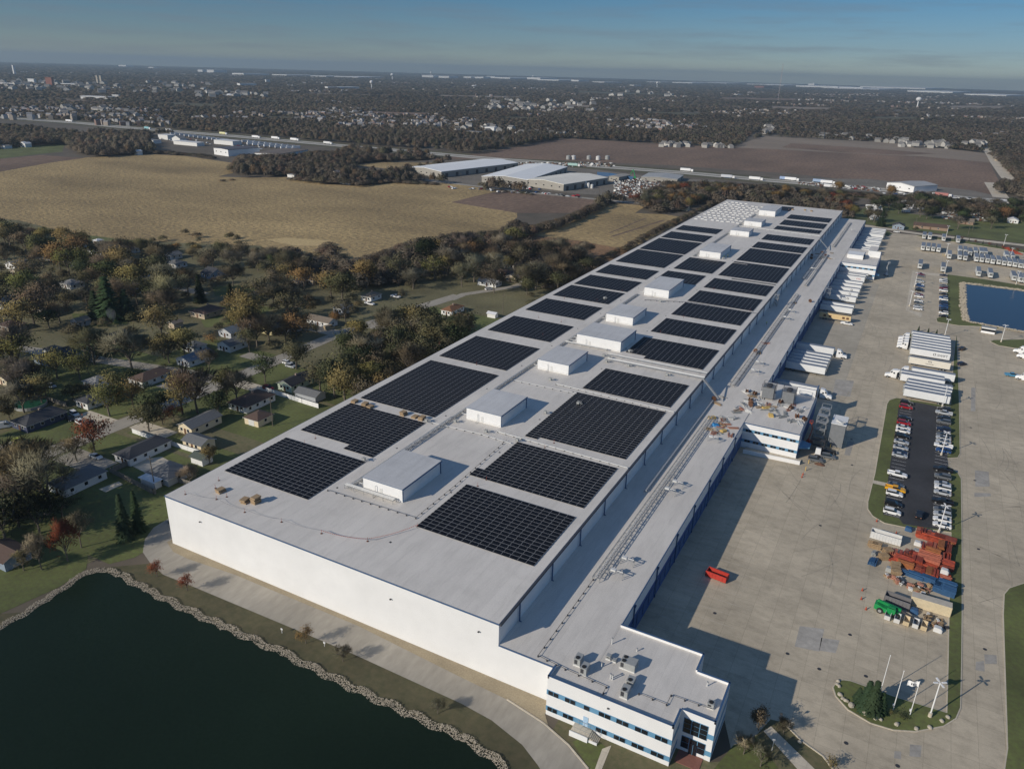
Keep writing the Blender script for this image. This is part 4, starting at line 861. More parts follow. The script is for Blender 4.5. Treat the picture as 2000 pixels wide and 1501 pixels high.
# semitrailers and tractors
def trailer_proto():
    r = empty('semi_trailer', cat='trailer'); b = MB(); b.box(-16.15, -1.3, 1.2, 0, 1.3, 4.1); b.build('box_body', mat('trailer_white', (.74, .75, .75), .5, .04, .6, obj=True, space='obj'), r)
    b = MB(); b.box(-16.1, -1.26, 4.1, -.05, 1.26, 4.13); b.build('trailer_roof', mat('trailer_roof', (.25, .275, .32), .5, .08, .8, space='obj', obj=True), r)
    b = MB(); b.box(-16.2, -1.33, 1.1, .03, 1.33, 1.25); b.box(-.02, -1.32, 1.2, .03, -1.22, 4.1); b.box(-.02, 1.22, 1.2, .03, 1.32, 4.1); b.build('rail', galv, r)
    b = MB(); b.box(-16.19, -.03, 1.3, -16.15, .03, 4.0); b.build('rear_door', greyunit, r)
    b = MB()
    for s in (-.8, .8): b.box(-3.2, s-.07, .1, -3.05, s+.07, 1.2)
    b.build('landing_gear', darkm, r); b = MB(); b.box(.0, -.85, 2.5, .45, .85, 3.95); b.build('cooling_unit', greyunit, r); b = MB(); b.box(.45, -.6, 2.7, .47, .6, 3.3); b.build('grille', black, r); wheels(r, [(x, s*1.05, .5) for x in (-12.6, -13.9) for s in (-1, 1)], .5, .5)
    return r
def tractor_proto():
    r = empty('tractor_unit', cat='truck'); b = MB()
    b.loft([(1.0, 1.0, 3.9, 1.15, 1.05), (2.6, .9, 3.7, 1.2, 1.05), (3.6, .8, 2.6, 1.2, 1.0), (3.65, .7, 1.9, 1.15, .95), (5.2, .6, 1.6, 1.1, .85), (5.5, .5, 1.3, 1.0, .8)]); b.build('cab', paint, r)
    b = MB(); b.loft([(2.75, 2.65, 3.3, 1.18, 1.08), (3.45, 2.4, 2.75, 1.2, 1.02)]); b.box(1.8, -1.24, 2.2, 2.4, 1.24, 2.8); b.build('windows', glass, r)
    b = MB(); b.box(-1.8, -.45, .7, 3, .45, 1.05); b.tube((.6, -.9, .8), (.6, .9, .8), .32, n=10); b.build('chassis', darkm, r)
    b = MB(); b.box(1, -1.25, .4, 3, -1.0, .9); b.box(1, 1.0, .4, 3, 1.25, .9); b.build('side_skirt', paint, r)
    wheels(r, [(x, s*1.0, .5) for x in (-1.3, 0, 4.3) for s in (-1, 1)], .5, .42); return r
TR = trailer_proto(); TT = tractor_proto()
def emblem(px_, parent_loc, rz, txt, size, colr, name='lettering', dx=-3.4, dz=2.2, side=-1):
    cu = bpy.data.curves.new('t', 'FONT'); cu.body = txt; cu.size = size; cu.extrude = .01; cu.align_x = 'CENTER'
    o = bpy.data.objects.new('t', cu); scene.collection.objects.link(o); dg = bpy.context.evaluated_depsgraph_get(); me = bpy.data.meshes.new_from_object(o.evaluated_get(dg)); bpy.data.objects.remove(o)
    m = bpy.data.objects.new(name, me); me.materials.clear(); me.materials.append(colr); scene.collection.objects.link(m); m.parent = px_
    m.location = (dx, side*1.325, dz); m.rotation_euler = (math.pi/2, 0, 0 if side < 0 else math.pi); return m
ink = mat('dark_lettering', (.03, .035, .05), .6, .05, 1); redink = mat('red_lettering', (.5, .03, .03), .6, .05, 1)
def disc(parent, dx, dz, r=.62, sd=-1):
    b = MB(); n = 18
    for k in range(n):
        if k in (3, 12): continue
        a, c = 2*math.pi*k/n, 2*math.pi*(k+1)/n
        b.face([(dx+r*math.cos(a), sd*1.325, dz+r*math.sin(a)), (dx+r*math.cos(c), sd*1.325, dz+r*math.sin(c)), (dx+.6*r*math.cos(c), sd*1.325, dz+.6*r*math.sin(c)), (dx+.6*r*math.cos(a), sd*1.325, dz+.6*r*math.sin(a))])
    b.build('round_emblem', ink, parent)
YD = [214.2+1.3, 218.5+1.3, 222.6+1.3, 226.6+1.3, 230.6+1.3]
docked = []
def dock(y, lab, front=132.4, tr=False, col=(1, 1, 1)):
    o = place(TR, (front, y, 0), 0, lab, 'white trailers backed to the dock wall', color=col); docked.append(o)
    if tr: place(TT, (front+.3, y, 0), 0, 'white tractor unit '+tr, 'tractor units', color=COL['white'])
    return o
dock(188.2, 'white semitrailer at the dock next to the middle dock office, without tractor')
dock(194.1, 'white semitrailer with a tractor, at the dock just beyond the cooling towers', tr='coupled to the docked trailer next to the middle dock office')
for i, y in enumerate([219.5, 223.8, 228.1, 232.4, 236.7]): dock(y, f'white semitrailer, {ORD[i]} in the group of five side by side at the dock')
dock(247.7, 'white semitrailer with a tractor, just beyond the group of five at the dock', tr='coupled to the docked trailer beyond the group of five')
for i, y in enumerate([322.3, 329.2]): dock(y, ['white semitrailer with marked side next to the yellow site trailer', 'white semitrailer behind the one next to the yellow site trailer'][i], 133.0)
for i, y in enumerate([347.2, 358.1, 368.2, 377.6, 386, 404.5-4, 397.5+9]):
    o = dock(y, f'white semitrailer, {ORD[i]} in the row of seven before the far dock office')
    if i in (0, 1, 2, 6): disc(o, -4.2, 2.9)
    if i == 5: emblem(o, None, 0, 'XTRA', 1.1, redink, dx=-3.4, dz=2.3)
    if i in (3, 4): emblem(o, None, 0, 'express', .5, ink, dx=-11.5, dz=2.6)
o = dock(410, 'white semitrailer with round emblem right under the far dock office windows', 133.4); disc(o, -3.4, 2.8)
for i, y in enumerate([493, 500, 513.7, 520, 531, 537, 544, 560, 566, 574, 580, 587]): dock(y, f'white semitrailer, {ORD[i]} in the farthest dock row beyond the far dock office', 132.6)
# trailers parked across the yard island, noses left
for i, (y, x, lab, tr) in enumerate([(212.3, 178.8, 'nearest white semitrailer of the yard row, by the dark lot', 0), (215.9, 178.7, 'second white semitrailer of the yard row from the dark lot', 0), (219.7, 179.3, 'third white semitrailer of the yard row from the dark lot', 0), (233.6, 176.6, 'shorter set back semitrailer of the yard row, coupled behind a white tractor', 1), (223.7, 179.6, 'fourth white semitrailer of the yard row from the dark lot', 0), (229.9, 176.8, 'white semitrailer of the yard row in front of the shorter set back one', 0), (296.0, 178.6, 'white semitrailer of the yard row nearest the little firs', 0), (239.9, 180.6, 'fifth semitrailer of the yard row, sticking out to the right', 1), (255.2, 179.0, 'cream semitrailer in the yard row behind the tractors', 0), (268.8, 178.9, 'white semitrailer with dark SWIFT lettering on its side', 0), (273.2, 179, 'white semitrailer just behind the SWIFT lettered one', 0), (277.7, 179, 'white semitrailer second behind the SWIFT lettered one', 1), (282.2, 179, 'white semitrailer third behind the SWIFT lettered one', 1), (286.5, 179, 'white semitrailer fourth behind the SWIFT lettered one', 1), (291.5, 179, 'fifth white semitrailer behind the SWIFT lettered one', 1)]):
    if y < 240: y += 0
    o = place(TR, (x-16.15, y, 0), math.pi, lab, 'semitrailers parked in the yard row', color=(1, .93, .8) if 'cream' in lab else (1, 1, 1))
    if tr: place(TT, (x-16.15-.3, y, 0), math.pi, 'white tractor unit coupled to the ' + lab.replace('semitrailer', 'trailer').split(',')[0], 'tractor units', color=COL['white'])
    if 'with dark SWIFT' in lab:
        emblem(o, None, 0, 'SWIFT', 1.5, ink, dx=-13.2, dz=2.1, side=1); disc(o, -10.0, 2.7, .6, 1)
    if 'cream' in lab: emblem(o, None, 0, 'FFE', 1.1, ink, dx=-8.2, dz=2.8, side=1); emblem(o, None, 0, 'TRANSPORT', .6, ink, dx=-8.2, dz=1.9, side=1)
# parked trailers seen end-on in the far right lot
far_tr = [(517, 243), (572, 248), (709, 265), (850, 282), (505, 355), (555, 360), (605, 365), (657, 373), (763, 438), (865, 447), (918, 455), (1028, 467), (1080, 473), (1135, 480), (1187, 490), (1245, 495), (1298, 505), (1350, 512), (1403, 520), (1457, 530), (1505, 538), (868, 388), (918, 395), (965, 410), (1018, 405), (1075, 408), (1115, 410), (1325, 445), (1380, 452), (475, 535), (700, 565), (1048, 610), (1165, 625), (1395, 655), (1458, 670), (1510, 680)]
for i, (a, c) in enumerate(far_tr):
    x, y = G(1700+a/5.003, 420+c/5.003); g = 'back row' if 21 <= i <= 28 else 'long front row' if 9 <= i <= 20 else 'scattered'
    lab = 'white box trailer parked nose-on in the '+('back row of the far right lot' if g == 'back row' else 'long front row of the far right lot' if g == 'long front row' else 'far right lot, in the smaller groups')
    sh = .75+.25*((i*37) % 10)/10
    place(TR, (x, y, 0), -math.pi/2, lab, 'box trailers in the far right lot: '+g, color=(sh, sh, sh*.97))
site = place(TR, (133.8, 307.5, 0), 0, 'yellow flat fronted site trailer with dark windows at the dock', 'site trailer', scale=(.95, 1, .9), color=(.92, .68, .36), cat='trailer')
for x_ in (-14, -11.2, -4.4, -2.3):
    b = MB(); b.box(x_, -1.33, 2.0, x_+1.3, -1.3, 3.2); b.build('window', brown, site)
for k in range(7):
    x, y = G(1964+k*4.2, 484+k*2.1); b = MB()
    for q in range(5): b.bar((-2.5, -.8+q*.4, .3+.2*(q % 2)), (2.5, -.8+q*.4, .3+.2*(q % 2)), .25, .3)
    tag(b.build('beam_bundle', orange, None, (x, y, 0), R.uniform(0, .4)), 'bundle of red racking beams lying at the far right corner of the yard', 'steel beams', 'red beam bundles at the far right')
for px, py, lab in ((1597, 888, 'white box truck in the shade of the dock office'),):
    x, y = G(px, py); place(TT, (x, y-2, 0), math.pi/2, lab, 'tractor units', scale=.75, color=COL['white'])
for i, (px, py) in enumerate([(1985, 690), (1992, 700), (1990, 742)]):
    x, y = G(px, py); place(TT, (x+4, y, 0), math.pi-.3, ['white truck at the right picture edge under the grass island', 'second white truck at the right picture edge', 'white truck behind the pale blue pickup'][i], 'tractor units', color=COL['white'])
# ------------------------------------------------------------------ yard furniture
lp = empty('lamp_post', cat='lamp post'); b = MB(); b.tube((0, 0, 0), (0, 0, .95), .38, .34, n=12); b.build('concrete_base', apron, lp)
b = MB(); b.tube((0, 0, .95), (0, 0, 8.6), .15, .1, n=8); b.build('pole', white, lp)
for a in range(4):
    b = MB(); c, s_ = math.cos(a*math.pi/2+.2), math.sin(a*math.pi/2+.2); b.bar((.1*c, .1*s_, 8.55), (.5*c, .5*s_, 8.6), .08, .08); b.bar((.4*c, .4*s_, 8.6), (1.3*c, 1.3*s_, 8.62), .34, .14); b.build('lamp_head', white, lp)
for (px, py), lab in (((1815.5, 1399.5), 'in the boulder island at the near right'), ((1833, 1040), 'at the near corner of the dark parking lot'), ((1838, 889), 'at the right middle of the dark parking lot'), ((1840, 795), 'behind the nearest trailers of the yard row'), ((1845, 656), 'at the far end of the yard trailer row'), ((1776, 598), 'on the pale kerb at the near end of the upper lot'), ((1786, 560), 'on the pale kerb in the middle of the upper lot'), ((1845, 534), 'at the back of the upper car lot'), ((1955, 668), 'on the grass island by the guard hut'), ((1984, 556), 'beside the trailers right of the small pond'), ((1972, 508), 'between the trailer rows at the far right'), ((1847, 499), 'left of the far trailer rows, with yellow bollards'), ((1960, 480), 'at the far verge on the right'), ((1848, 462), 'at the far verge behind the parked trailers')):
    x, y = G(px, py); place(lp, (x, y, .16 if py > 1000 else 0), rnd.random(), 'tall white lamp post '+lab, 'white lamp posts in the yard')
def flagpole(px, py, h, lab, flag=False):
    x, y = G(px, py); r = empty('flagpole', (x, y, .17), label=lab, cat='flagpole'); b = MB(); b.tube((0, 0, 0), (0, 0, h), .09, .05, n=8); b.tube((0, 0, h), (0, 0, h+.15), .1, .04, n=8); b.build('pole', white, r)
    b = MB(); b.box(-.3, -.15, .9, -.05, .15, 1.35); b.build('cleat_box', white, r)
    if flag:
        b = MB(); n = 8
        P = lambda i, z: (-1.9*i/n, .22*math.sin(i*1.1), h-.15-z-.55*(i/n)**1.5)
        for i in range(n): b.face([P(i, 0), P(i+1, 0), P(i+1, 1.2), P(i, 1.2)])
        f = b.build('flag', white, r)
        b = MB()
        for i, t in enumerate((.35, .5, .62)): b.box(-1.3+i*.3, -.26, h-1.15, -1.15+i*.3, -.24, h-.7)
        b.build('flag_emblem', ink, f)
flagpole(1719, 1353, 9.6, 'white flagpole without flag just right of the fir in the island'); flagpole(1744, 1386, 9.8, 'middle white flagpole without flag in the island'); flagpole(1777, 1396, 8.4, 'white flagpole flying a white flag in the island', True)
bld = [(1637, 1331, .9), (1635, 1337, .9), (1639, 1341, .9), (1640, 1357, 1.1), (1646, 1365, .9), (1652, 1369, 1.0), (1662, 1378, 1.5), (1687.5, 1393, 1.2), (1709.5, 1402.5, 1.2), (1718.5, 1405.5, 1.0), (1751, 1415, 1.1), (1789.5, 1423.5, 1.0), (1815.5, 1421, 1.0), (1839, 1408.5, 1.0), (1851, 1401, 1.0), (1561.5, 1449, .8)]
for i, (px, py, s_) in enumerate(bld):
    R = random.Random(i*3+1); bm = MB(); n = 9
    for j in range(5):
        for k in range(n):
            a = 2*math.pi*k/n; ph = [-.5, .1, .55, .85, 1][j]; rr = [.85, 1.0, .85, .5, .05][j]*R.uniform(.85, 1.12); bm.v.append((rr*math.cos(a), rr*math.sin(a)*.8, ph*.75))
    for j in range(4):
        for k in range(n): bm.f.append((j*n+k, j*n+(k+1) % n, (j+1)*n+(k+1) % n, (j+1)*n+k)); bm.m.append(0)
    x, y = G(px, py); o = bm.build('boulder', mat('pale_boulder', (.50, .45, .36), .9, .15, 1.6, bump=.1), None, (x, y, .18), R.random()*3); o.scale = (s_*.55,)*3
    tag(o, f'pale boulder, {ORD[i]} along the island kerb counted from the office side' if i < 15 else 'pale boulder by the footpath kerb near the office lawn', 'boulder', 'boulders along the island kerb')
# skips, containers, racks
def skip(x, y, rz, l, w, h, m, inner, lab, name='skip', cat='skip'):
    r = empty(name, (x, y, 0), rz, lab, cat); b = MB(); t = .09
    def side(p, q, dx, dy):
        b.prism([p, q, (q[0]+dx, q[1]+dy), (p[0]+dx, p[1]+dy)], .25, h)
    side((-l/2, -w/2), (l/2, -w/2), 0, t); side((-l/2, w/2-t), (l/2, w/2-t), 0, t); side((-l/2, -w/2), (-l/2+t, -w/2), 0, w); side((l/2-t, -w/2), (l/2, -w/2), 0, w)
    n = int(l/.75)
    for k in range(n+1):
        for s in (-1, 1): b.box(-l/2+k*l/n-.05, s*w/2-.06, .25, -l/2+k*l/n+.05, s*w/2+.06, h)
    b.box(-l/2, -w/2-.05, h-.02, l/2, -w/2+.13, h+.1); b.box(-l/2, w/2-.13, h-.02, l/2, w/2+.05, h+.1); b.build('skip_body', m, r)
    b = MB(); b.box(-l/2+.1, -w/2+.1, .25, l/2-.1, w/2-.1, h*.45); b.build('load', inner, r)
    b = MB(); 
    for s in (-1, 1): b.box(-l/2, s*w*.3-.08, 0, l/2, s*w*.3+.08, .25)
    b.build('skid', darkm, r)
x, y = G(1391, 1128); skip(x+1, y+.5, -.12, 5.2, 2.2, 1.7, mat('skip_red', (.50, .045, .03), .55, .1, 2), brown, 'red open skip standing in the shadow edge near the dock wall')
x, y = G(1728, 1060); skip(x, y+1.3, -.06, 12.2*.62, 2.3, 2.2, insul, brown, 'long pale ribbed skip with rusty inside by the racks')
x, y = G(1751, 1180); skip(x, y, -.12, 5.6, 2.3, 2.1, mat('dark_skip', (.17, .165, .17), .6, .1, 2), darkm, 'dark grey covered skip behind the green telehandler')
for i, (px, py) in enumerate([(1732, 1209), (1750.5, 1215), (1768.5, 1220), (1786.5, 1225), (1803, 1229.5)]):
    x, y = G(px, py); r = empty('tipping_hopper', (x, y, 0), -.1, ['leftmost tipping hopper under the telehandler', 'second tipping hopper from the left', 'third tipping hopper, with a yellowish front', 'fourth tipping hopper from the left', 'rightmost tipping hopper, beside the timber pile'][i], 'hopper', 'pale tipping hoppers in a row')
    b = MB(); b.v += [(-.95, -.6, .2), (.95, -.6, .2), (.95, 2.2, .2), (-.95, 2.2, .2), (-.95, -.95, 1.7), (.95, -.95, 1.7), (.95, 2.5, 1.5), (-.95, 2.5, 1.5), (-.8, -.7, 1.68), (.8, -.7, 1.68), (.8, 2.3, 1.48), (-.8, 2.3, 1.48), (-.8, 0, .5), (.8, 0, .5), (.8, 2, .5), (-.8, 2, .5)]
    for f in ((0, 1, 5, 4), (1, 2, 6, 5), (2, 3, 7, 6), (3, 0, 4, 7), (4, 5, 9, 8), (5, 6, 10, 9), (6, 7, 11, 10), (7, 4, 8, 11), (8, 9, 13, 12), (9, 10, 14, 13), (10, 11, 15, 14), (11, 8, 12, 15), (12, 13, 14, 15)): b.f.append(f); b.m.append(0)
    r.scale = (.66, .85, .85)
    b.build('hopper_body', insul if i in (0, 1, 3) else mat('cream_paint', (.62, .5, .32), .6, .1, 2), r)
    b = MB(); b.box(-.7, 0, 0, -.5, 2, .25); b.box(.5, 0, 0, .7, 2, .25); b.build('fork_pocket', darkm, r)
x, y = G(1855, 1206); r = empty('shipping_container', (x, y, 0), math.pi-.02, 'cream shipping container at the lawn edge, behind the timber pile', 'container')
b = MB(); b.box(0, -2.4, .1, 8.6, 0, 2.7)
for k in range(28): b.box(.15+k*.3, -.0, .2, .3+k*.3, .05, 2.55)
b.build('container_body', mat('cream_container', (.66, .56, .38), .6, .08, 1.5), r); b = MB(); b.box(0.05, -2.35, 2.7, 8.55, -.05, 2.73); b.build('container_roof', mat('dusty_cream', (.55, .5, .42), .7, .1, 1), r)
# racks of steel beams in bundles
def bundle(px, py, l, w, h, rz, m, lab, grp, cat='steel beams', name='beam_bundle', z=0):
    x, y = G(px, py); R = random.Random(int(px*7+py)); r = MB(); n = max(3, int(w/.22)); nl = max(1, int(h/.35))
    for k in range(nl):
        for i in range(n):
            if k == nl-1 and R.random() < .2: continue
            yy = -w/2+(i+.5)*w/n; dl = R.uniform(-.15, .15); r.box(-l/2+dl, yy-w/n*.38, z+k*.36+.08, l/2+dl, yy+w/n*.38, z+k*.36+.36)
    for q in (-.3, .3): r.box(l*q-.06, -w/2, z, l*q+.06, w/2, z+.08)
    o = r.build(name, m, None, (x, y, 0), rz); return tag(o, lab, cat, grp)
ob = [(1793, 1043, 2.4, 1.2, 2.0, 1.5), (1801, 1044, 2.4, 1.2, 1.9, 1.5), (1811, 1046, 2.2, 1.3, 1.4, 1.5), (1802, 1050, 3, 1.6, 1.2, -.1), (1822, 1052, 5.5, 2.2, 1.4, -.1), (1845, 1057, 5, 2.6, 1.5, -.12), (1830, 1060, 5, 1.4, 1.3, -.2), (1849, 1062, 3.2, 1.5, 1.1, -.3), (1805, 1074, 2.8, 1.4, 1.9, 1.5), (1814, 1073, 2.8, 1.5, 1.8, 1.5), (1824, 1075, 3.2, 1.6, 2.0, 1.5), (1836, 1074, 4, 1.6, 2.1, 1.5), (1845, 1070, 3.5, 1.3, 1.7, 1.5), (1851, 1080, 4.5, 1.1, 1.8, 1.5), (1745, 1082, 3, 1.5, 1.2, 1.5), (1738, 1092, 2, 1.8, 1.0, 0), (1762, 1086, 2.5, 1.5, 1.3, 1.5), (1773, 1085, 2.5, 1.7, 1.5, 1.5), (1765, 1098, 4.2, 2.4, 1.7, -.12), (1768, 1106, 3.6, 1.6, 1.4, -.1), (1788, 1090, 3, 2, 1.4, -.1), (1790, 1101, 2.5, 2.2, 1.8, 1.5), (1813, 1096, 5, 4.2, 1.9, -.1), (1820, 1086, 3.4, 2, 2.2, -.1), (1812, 1108, 4, 2, 1.2, -.2), (1793, 1112, 2.6, 1.6, 1.2, -.2), (1838, 1092, 3, 1.5, 1.6, 1.5), (1848, 1094, 3, 1.5, 1.6, 1.5), (1844, 1104, 4, 2.2, 1.6, -.1), (1848, 1112, 3, 1.4, 1.1, -.1), (1804, 1121, 3.2, 1.5, 1.2, 1.5), (1814, 1122, 3.4, 1.6, 1.4, 1.5), (1824, 1126, 3.2, 1.5, 1.4, 1.5), (1833, 1120, 5, 1.3, 1.0, -.2), (1840, 1131, 3.6, 1.4, 1.3, -.2)]
osh = [orange, mat('dark_orange_steel', (.27, .06, .035), .7, .2, 1.2), mat('salmon_steel', (.55, .17, .10), .7, .2, 1.2), mat('burnt_orange_steel', (.42, .15, .05), .7, .2, 1.2)]
for i, (px, py, l, w, h, rz) in enumerate(ob):
    bundle(px, py, l*1.05, w*1.1, h, rz, osh[(i*5) % 4 if i % 3 else 0], 'bundle of orange racking beams stacked in the storage yard by the lawn strip', 'orange racking bundles')
for i, (px, py, l, w, h, rz) in enumerate([(1775, 1124, 6.5, 1.1, 1.2, -.17), (1800, 1132, 6.5, 1.1, 1.4, -.17), (1826, 1139, 6.5, 1.1, 1.4, -.17), (1849, 1147, 4, 1.4, 1.9, -.15), (1840, 1154, 4, 3.2, 1.7, -.15), (1851, 1160, 3, 2.6, 2.0, -.15), (1830, 1146, 3, 1.4, 1.5, 1.4), (1704, 1099, 2.8, 2, 1.2, 1.45), (1706, 1083, 1.5, 1.2, 1.1, 1.45)]):
    bundle(px, py, l, w, h, rz, rackblue if i != 8 else greyunit, 'bundle of dark blue rack frames '+('beside the orange racking' if i < 7 else 'standing apart at the left of the storage yard'), 'blue rack bundles '+('' if i < 7 else 'apart'))
for i, (px, py) in enumerate([(1712, 1070), (1704, 1067), (1748, 1108), (1749, 1122), (1747, 1115), (1725, 1091), (1733, 1080)]):
    x, y = G(px, py); o = bundle(px, py, 2.2, 1.8, 1.4, .1*i, woodp, 'stack of bare wooden pallets at the left edge of the racking yard', 'pallet stacks by the racking', 'pallets', 'pallet_stack')
R = random.Random(5)
for i in range(64):
    if i < 30: t = R.random(); px, py = 1732+t*70+R.uniform(-4, 4), 1128+t*27+R.uniform(-5, 5)
    elif i < 44: t = R.random(); px, py = 1790+t*30, 1138+t*10+R.uniform(0, 22)
    else: px, py = R.uniform(1808, 1848), 0; py = 1205+(px-1808)*.32+R.uniform(-5, 14)
    bundle(px, py, R.uniform(.8, 1.5), R.uniform(.7, 1.2), R.uniform(.5, 1.1), R.uniform(0, 3), [woodp, woodp, CM['orange'], insul, darkm][int(R.random()*4.6)], 'small heap of timber and packing beside the racking yard', 'timber heaps in the storage yard', 'timber', 'timber_heap')
for (px, py, c, lab) in ((1737, 1115, greyunit, 'small grey box left of the timber heaps'), (1831, 1232, insul, 'white wrapped parcel in front of the timber pile'), (1842, 1126, insul, 'white box on the orange racking'), (1792, 1064, insul, 'white tarpaulin lump among the orange bundles'), (1790, 1080, greyunit, 'grey scrap heap among the orange bundles'), (1774, 1036, rackblue, 'small blue bin at the near edge of the dark parking lot'), (1785, 1196, rackblue, 'blue bucket in front of the telehandler forks')):
    x, y = G(px, py); b = MB(); b.loft([(-.9, 0, .9, .6, .5), (-.7, 0, 1.2, .7, .6), (.6, 0, 1.15, .7, .6), (.9, 0, .8, .6, .5)]); tag(b.build('wrapped_box', c, None, (x, y, 1.2 if 'on the' in lab else 0), -.1), lab, 'box')
# telehandler
x, y = G(1735, 1197); r = empty('telehandler', (x, y, 0), -.13, 'bright green telehandler with black boom lowered', 'telehandler')
b = MB(); b.loft([(-3.2, .7, 1.9, 1.1, 1.0), (-2.6, .6, 2.0, 1.15, 1.0), (-1.2, .6, 1.6, 1.1, 1.0), (2.0, .6, 1.3, 1.1, 1.0), (2.4, .7, 1.1, 1.0)]); b.box(-.4, -1.3, .8, 1.4, -.6, 2.3); b.build('body', green, r)
b = MB(); b.bar((-2.8, .2, 2.4), (2.4, .2, 1.9), .5, .6); b.build('boom', green, r); b = MB(); b.bar((2.4, .2, 1.9), (6.0, .2, .8), .35, .4); b.bar((6.0, -.8, .6), (6.0, 1.2, .6), .25, .8); b.bar((6, -.4, .25), (7.2, -.4, .2), .15, .08); b.bar((6, .8, .25), (7.2, .8, .2), .15, .08); b.build('boom_extension', darkm, r)
b = MB(); b.box(-.2, -1.28, 1.4, 1.2, -.62, 2.55); b.build('cab_glass', glass, r); b = MB(); b.box(-.3, -1.32, 2.55, 1.3, -.58, 2.65); b.build('cab_roof', green, r)
wheels(r, [(sx*1.8, sy*1.15, .7) for sx in (-1, 1) for sy in (-1, 1)], .7, .5)
# small plant outside the dock offices
def boomlift(x, y, m, lab, rz=1.3):
    r = empty('boom_lift', (x, y, 0), rz, lab, 'boom lift'); b = MB(); b.box(-1.2, -.9, .5, 1.2, .9, 1.2); b.box(-1, -.6, 1.2, .6, .6, 1.9); b.build('chassis', m, r); b = MB(); b.bar((-.8, 0, 1.9), (1.2, 0, 5.5), .25, .3); b.bar((1.2, 0, 5.5), (-.6, .1, 8.4), .2, .25); b.build('boom', m, r); b = MB(); b.box(-1.2, -.4, 8.3, -.4, .5, 8.4)
    for p in ((-1.2, -.4), (-.4, -.4), (-.4, .5), (-1.2, .5)): b.bar((*p, 8.3), (*p, 9.3), .06, .06)
    b.path([(-1.2, -.4, 9.3), (-.4, -.4, 9.3), (-.4, .5, 9.3), (-1.2, .5, 9.3), (-1.2, -.4, 9.3)], .03, 4); b.build('basket', m, r); wheels(r, [(sx*.9, sy*.85, .4) for sx in (-1, 1) for sy in (-1, 1)], .4, .3)
boomlift(136.2, 148, osh[0], 'red boom lift reaching up beside the middle dock office'); boomlift(143, 431, insul, 'white boom lift beside the far dock office', 2)
for i, (px, py, c, lab) in enumerate(((1619, 884, 'black', 'dark SUV parked under the scaffold frame outside the dock office'), (1617, 894, 'grey', 'grey SUV nearest the bollards outside the dock office'), (1592, 900, 'grey', 'grey car between the ramp and the white box truck'))):
    x, y = G(px, py); place(CARP['suv' if i else 'sedan'], (x, y, 0), .1, lab, 'cars outside the dock office', color=COL[c])
x, y = G(1601, 907); b = MB(); 
for k in range(14): a = 2*math.pi*k/14; b.face([(0, 0, .8), (1.9*math.cos(a), 1.1*math.sin(a), 0), (1.9*math.cos(a+.45), 1.1*math.sin(a+.45), 0)])
tag(b.build('soil_heap', brown, None, (x, y, 0)), 'brown oval heap of soil near the ramp end', 'soil heap')
bo = MB(); bo.tube((0, 0, 0), (0, 0, 1.15), .11, n=8); bo.tube((0, 0, 1.15), (0, 0, 1.2), .1, .05, n=8); boo = None
for i, (px, py, lab) in enumerate([(1573, 919, 'yellow bollard nearest the ramp end'), (1579, 905, 'yellow bollard beside the ramp and the soil heap'), (1621, 874, 'yellow bollard at the scaffold corner'), (1841, 499, 'left yellow bollard under the far lamp post'), (1844, 501, 'right yellow bollard under the far lamp post'), (1914, 644, 'yellow bollard left of the guard hut'), (1918, 648, 'second yellow bollard left of the guard hut'), (1941, 649, 'yellow bollard right of the guard hut'), (1944, 652, 'outer yellow bollard right of the guard hut')]):
    o = bo.build('bollard', yellow) if boo is None else boo.copy()
    if boo is None: boo = o
    else: scene.collection.objects.link(o)
    o.location = (*G(px, py), 0); o.scale = (1.3, 1.3, 1.3); tag(o, lab, 'bollard', 'yellow bollards')
x, y = G(1929, 650); r = empty('guard_hut', (x, y, 0), -.1, 'small white guard hut with windows at the small pond entrance', 'guard hut'); b = MB(); b.box(-3, -1.3, 0, 3, 1.3, 1.1); b.box(-3, -1.3, 2.3, 3, 1.3, 2.9); b.build('wall', white, r); b = MB(); b.box(-2.95, -1.25, 1.1, 2.95, 1.25, 2.3); b.build('window', glass, r); b = MB(); b.box(-3.3, -1.6, 2.9, 3.3, 1.6, 3.1); b.build('roof', greyunit, r)
# manholes and drains
mh = MB(); mh.tube((0, 0, 0), (0, 0, .015), .42, n=14); mho = None
for px, py in [(1538, 1276), (1652.5, 1450.5), (1753, 1495), (1923.5, 1267.5), (1911, 1072), (1660, 1239), (1602, 1026), (1396, 1197), (1691, 1320), (1600, 1306), (1664, 908), (1896, 835), (1904, 938), (1663, 858)]:
    o = mh.build('manhole_cover', darkm) if mho is None else mho.copy()
    if mho is None: mho = o
    else: scene.collection.objects.link(o)
    o.location = (*G(px, py), .065); tag(o, 'round dark manhole cover set in the concrete yard', 'manhole cover', 'manhole covers in the yard')
cn = MB(); cn.box(-.25, -.25, 0, .25, .25, .05); cn.tube((0, 0, .05), (0, 0, .9), .2, .05, n=8); cno = None
for px, py in [(1684, 1153), (1682, 1170), (1691, 1190), (1712, 1018), (1750, 1042), (1568, 927), (1566, 932)]:
    o = cn.build('traffic_cone', osh[0]) if cno is None else cno.copy()
    if cno is None: cno = o
    else: scene.collection.objects.link(o)
    o.location = (*G(px, py), .05); tag(o, 'small orange traffic cone standing on the open concrete', 'traffic cone', 'traffic cones in the yard')
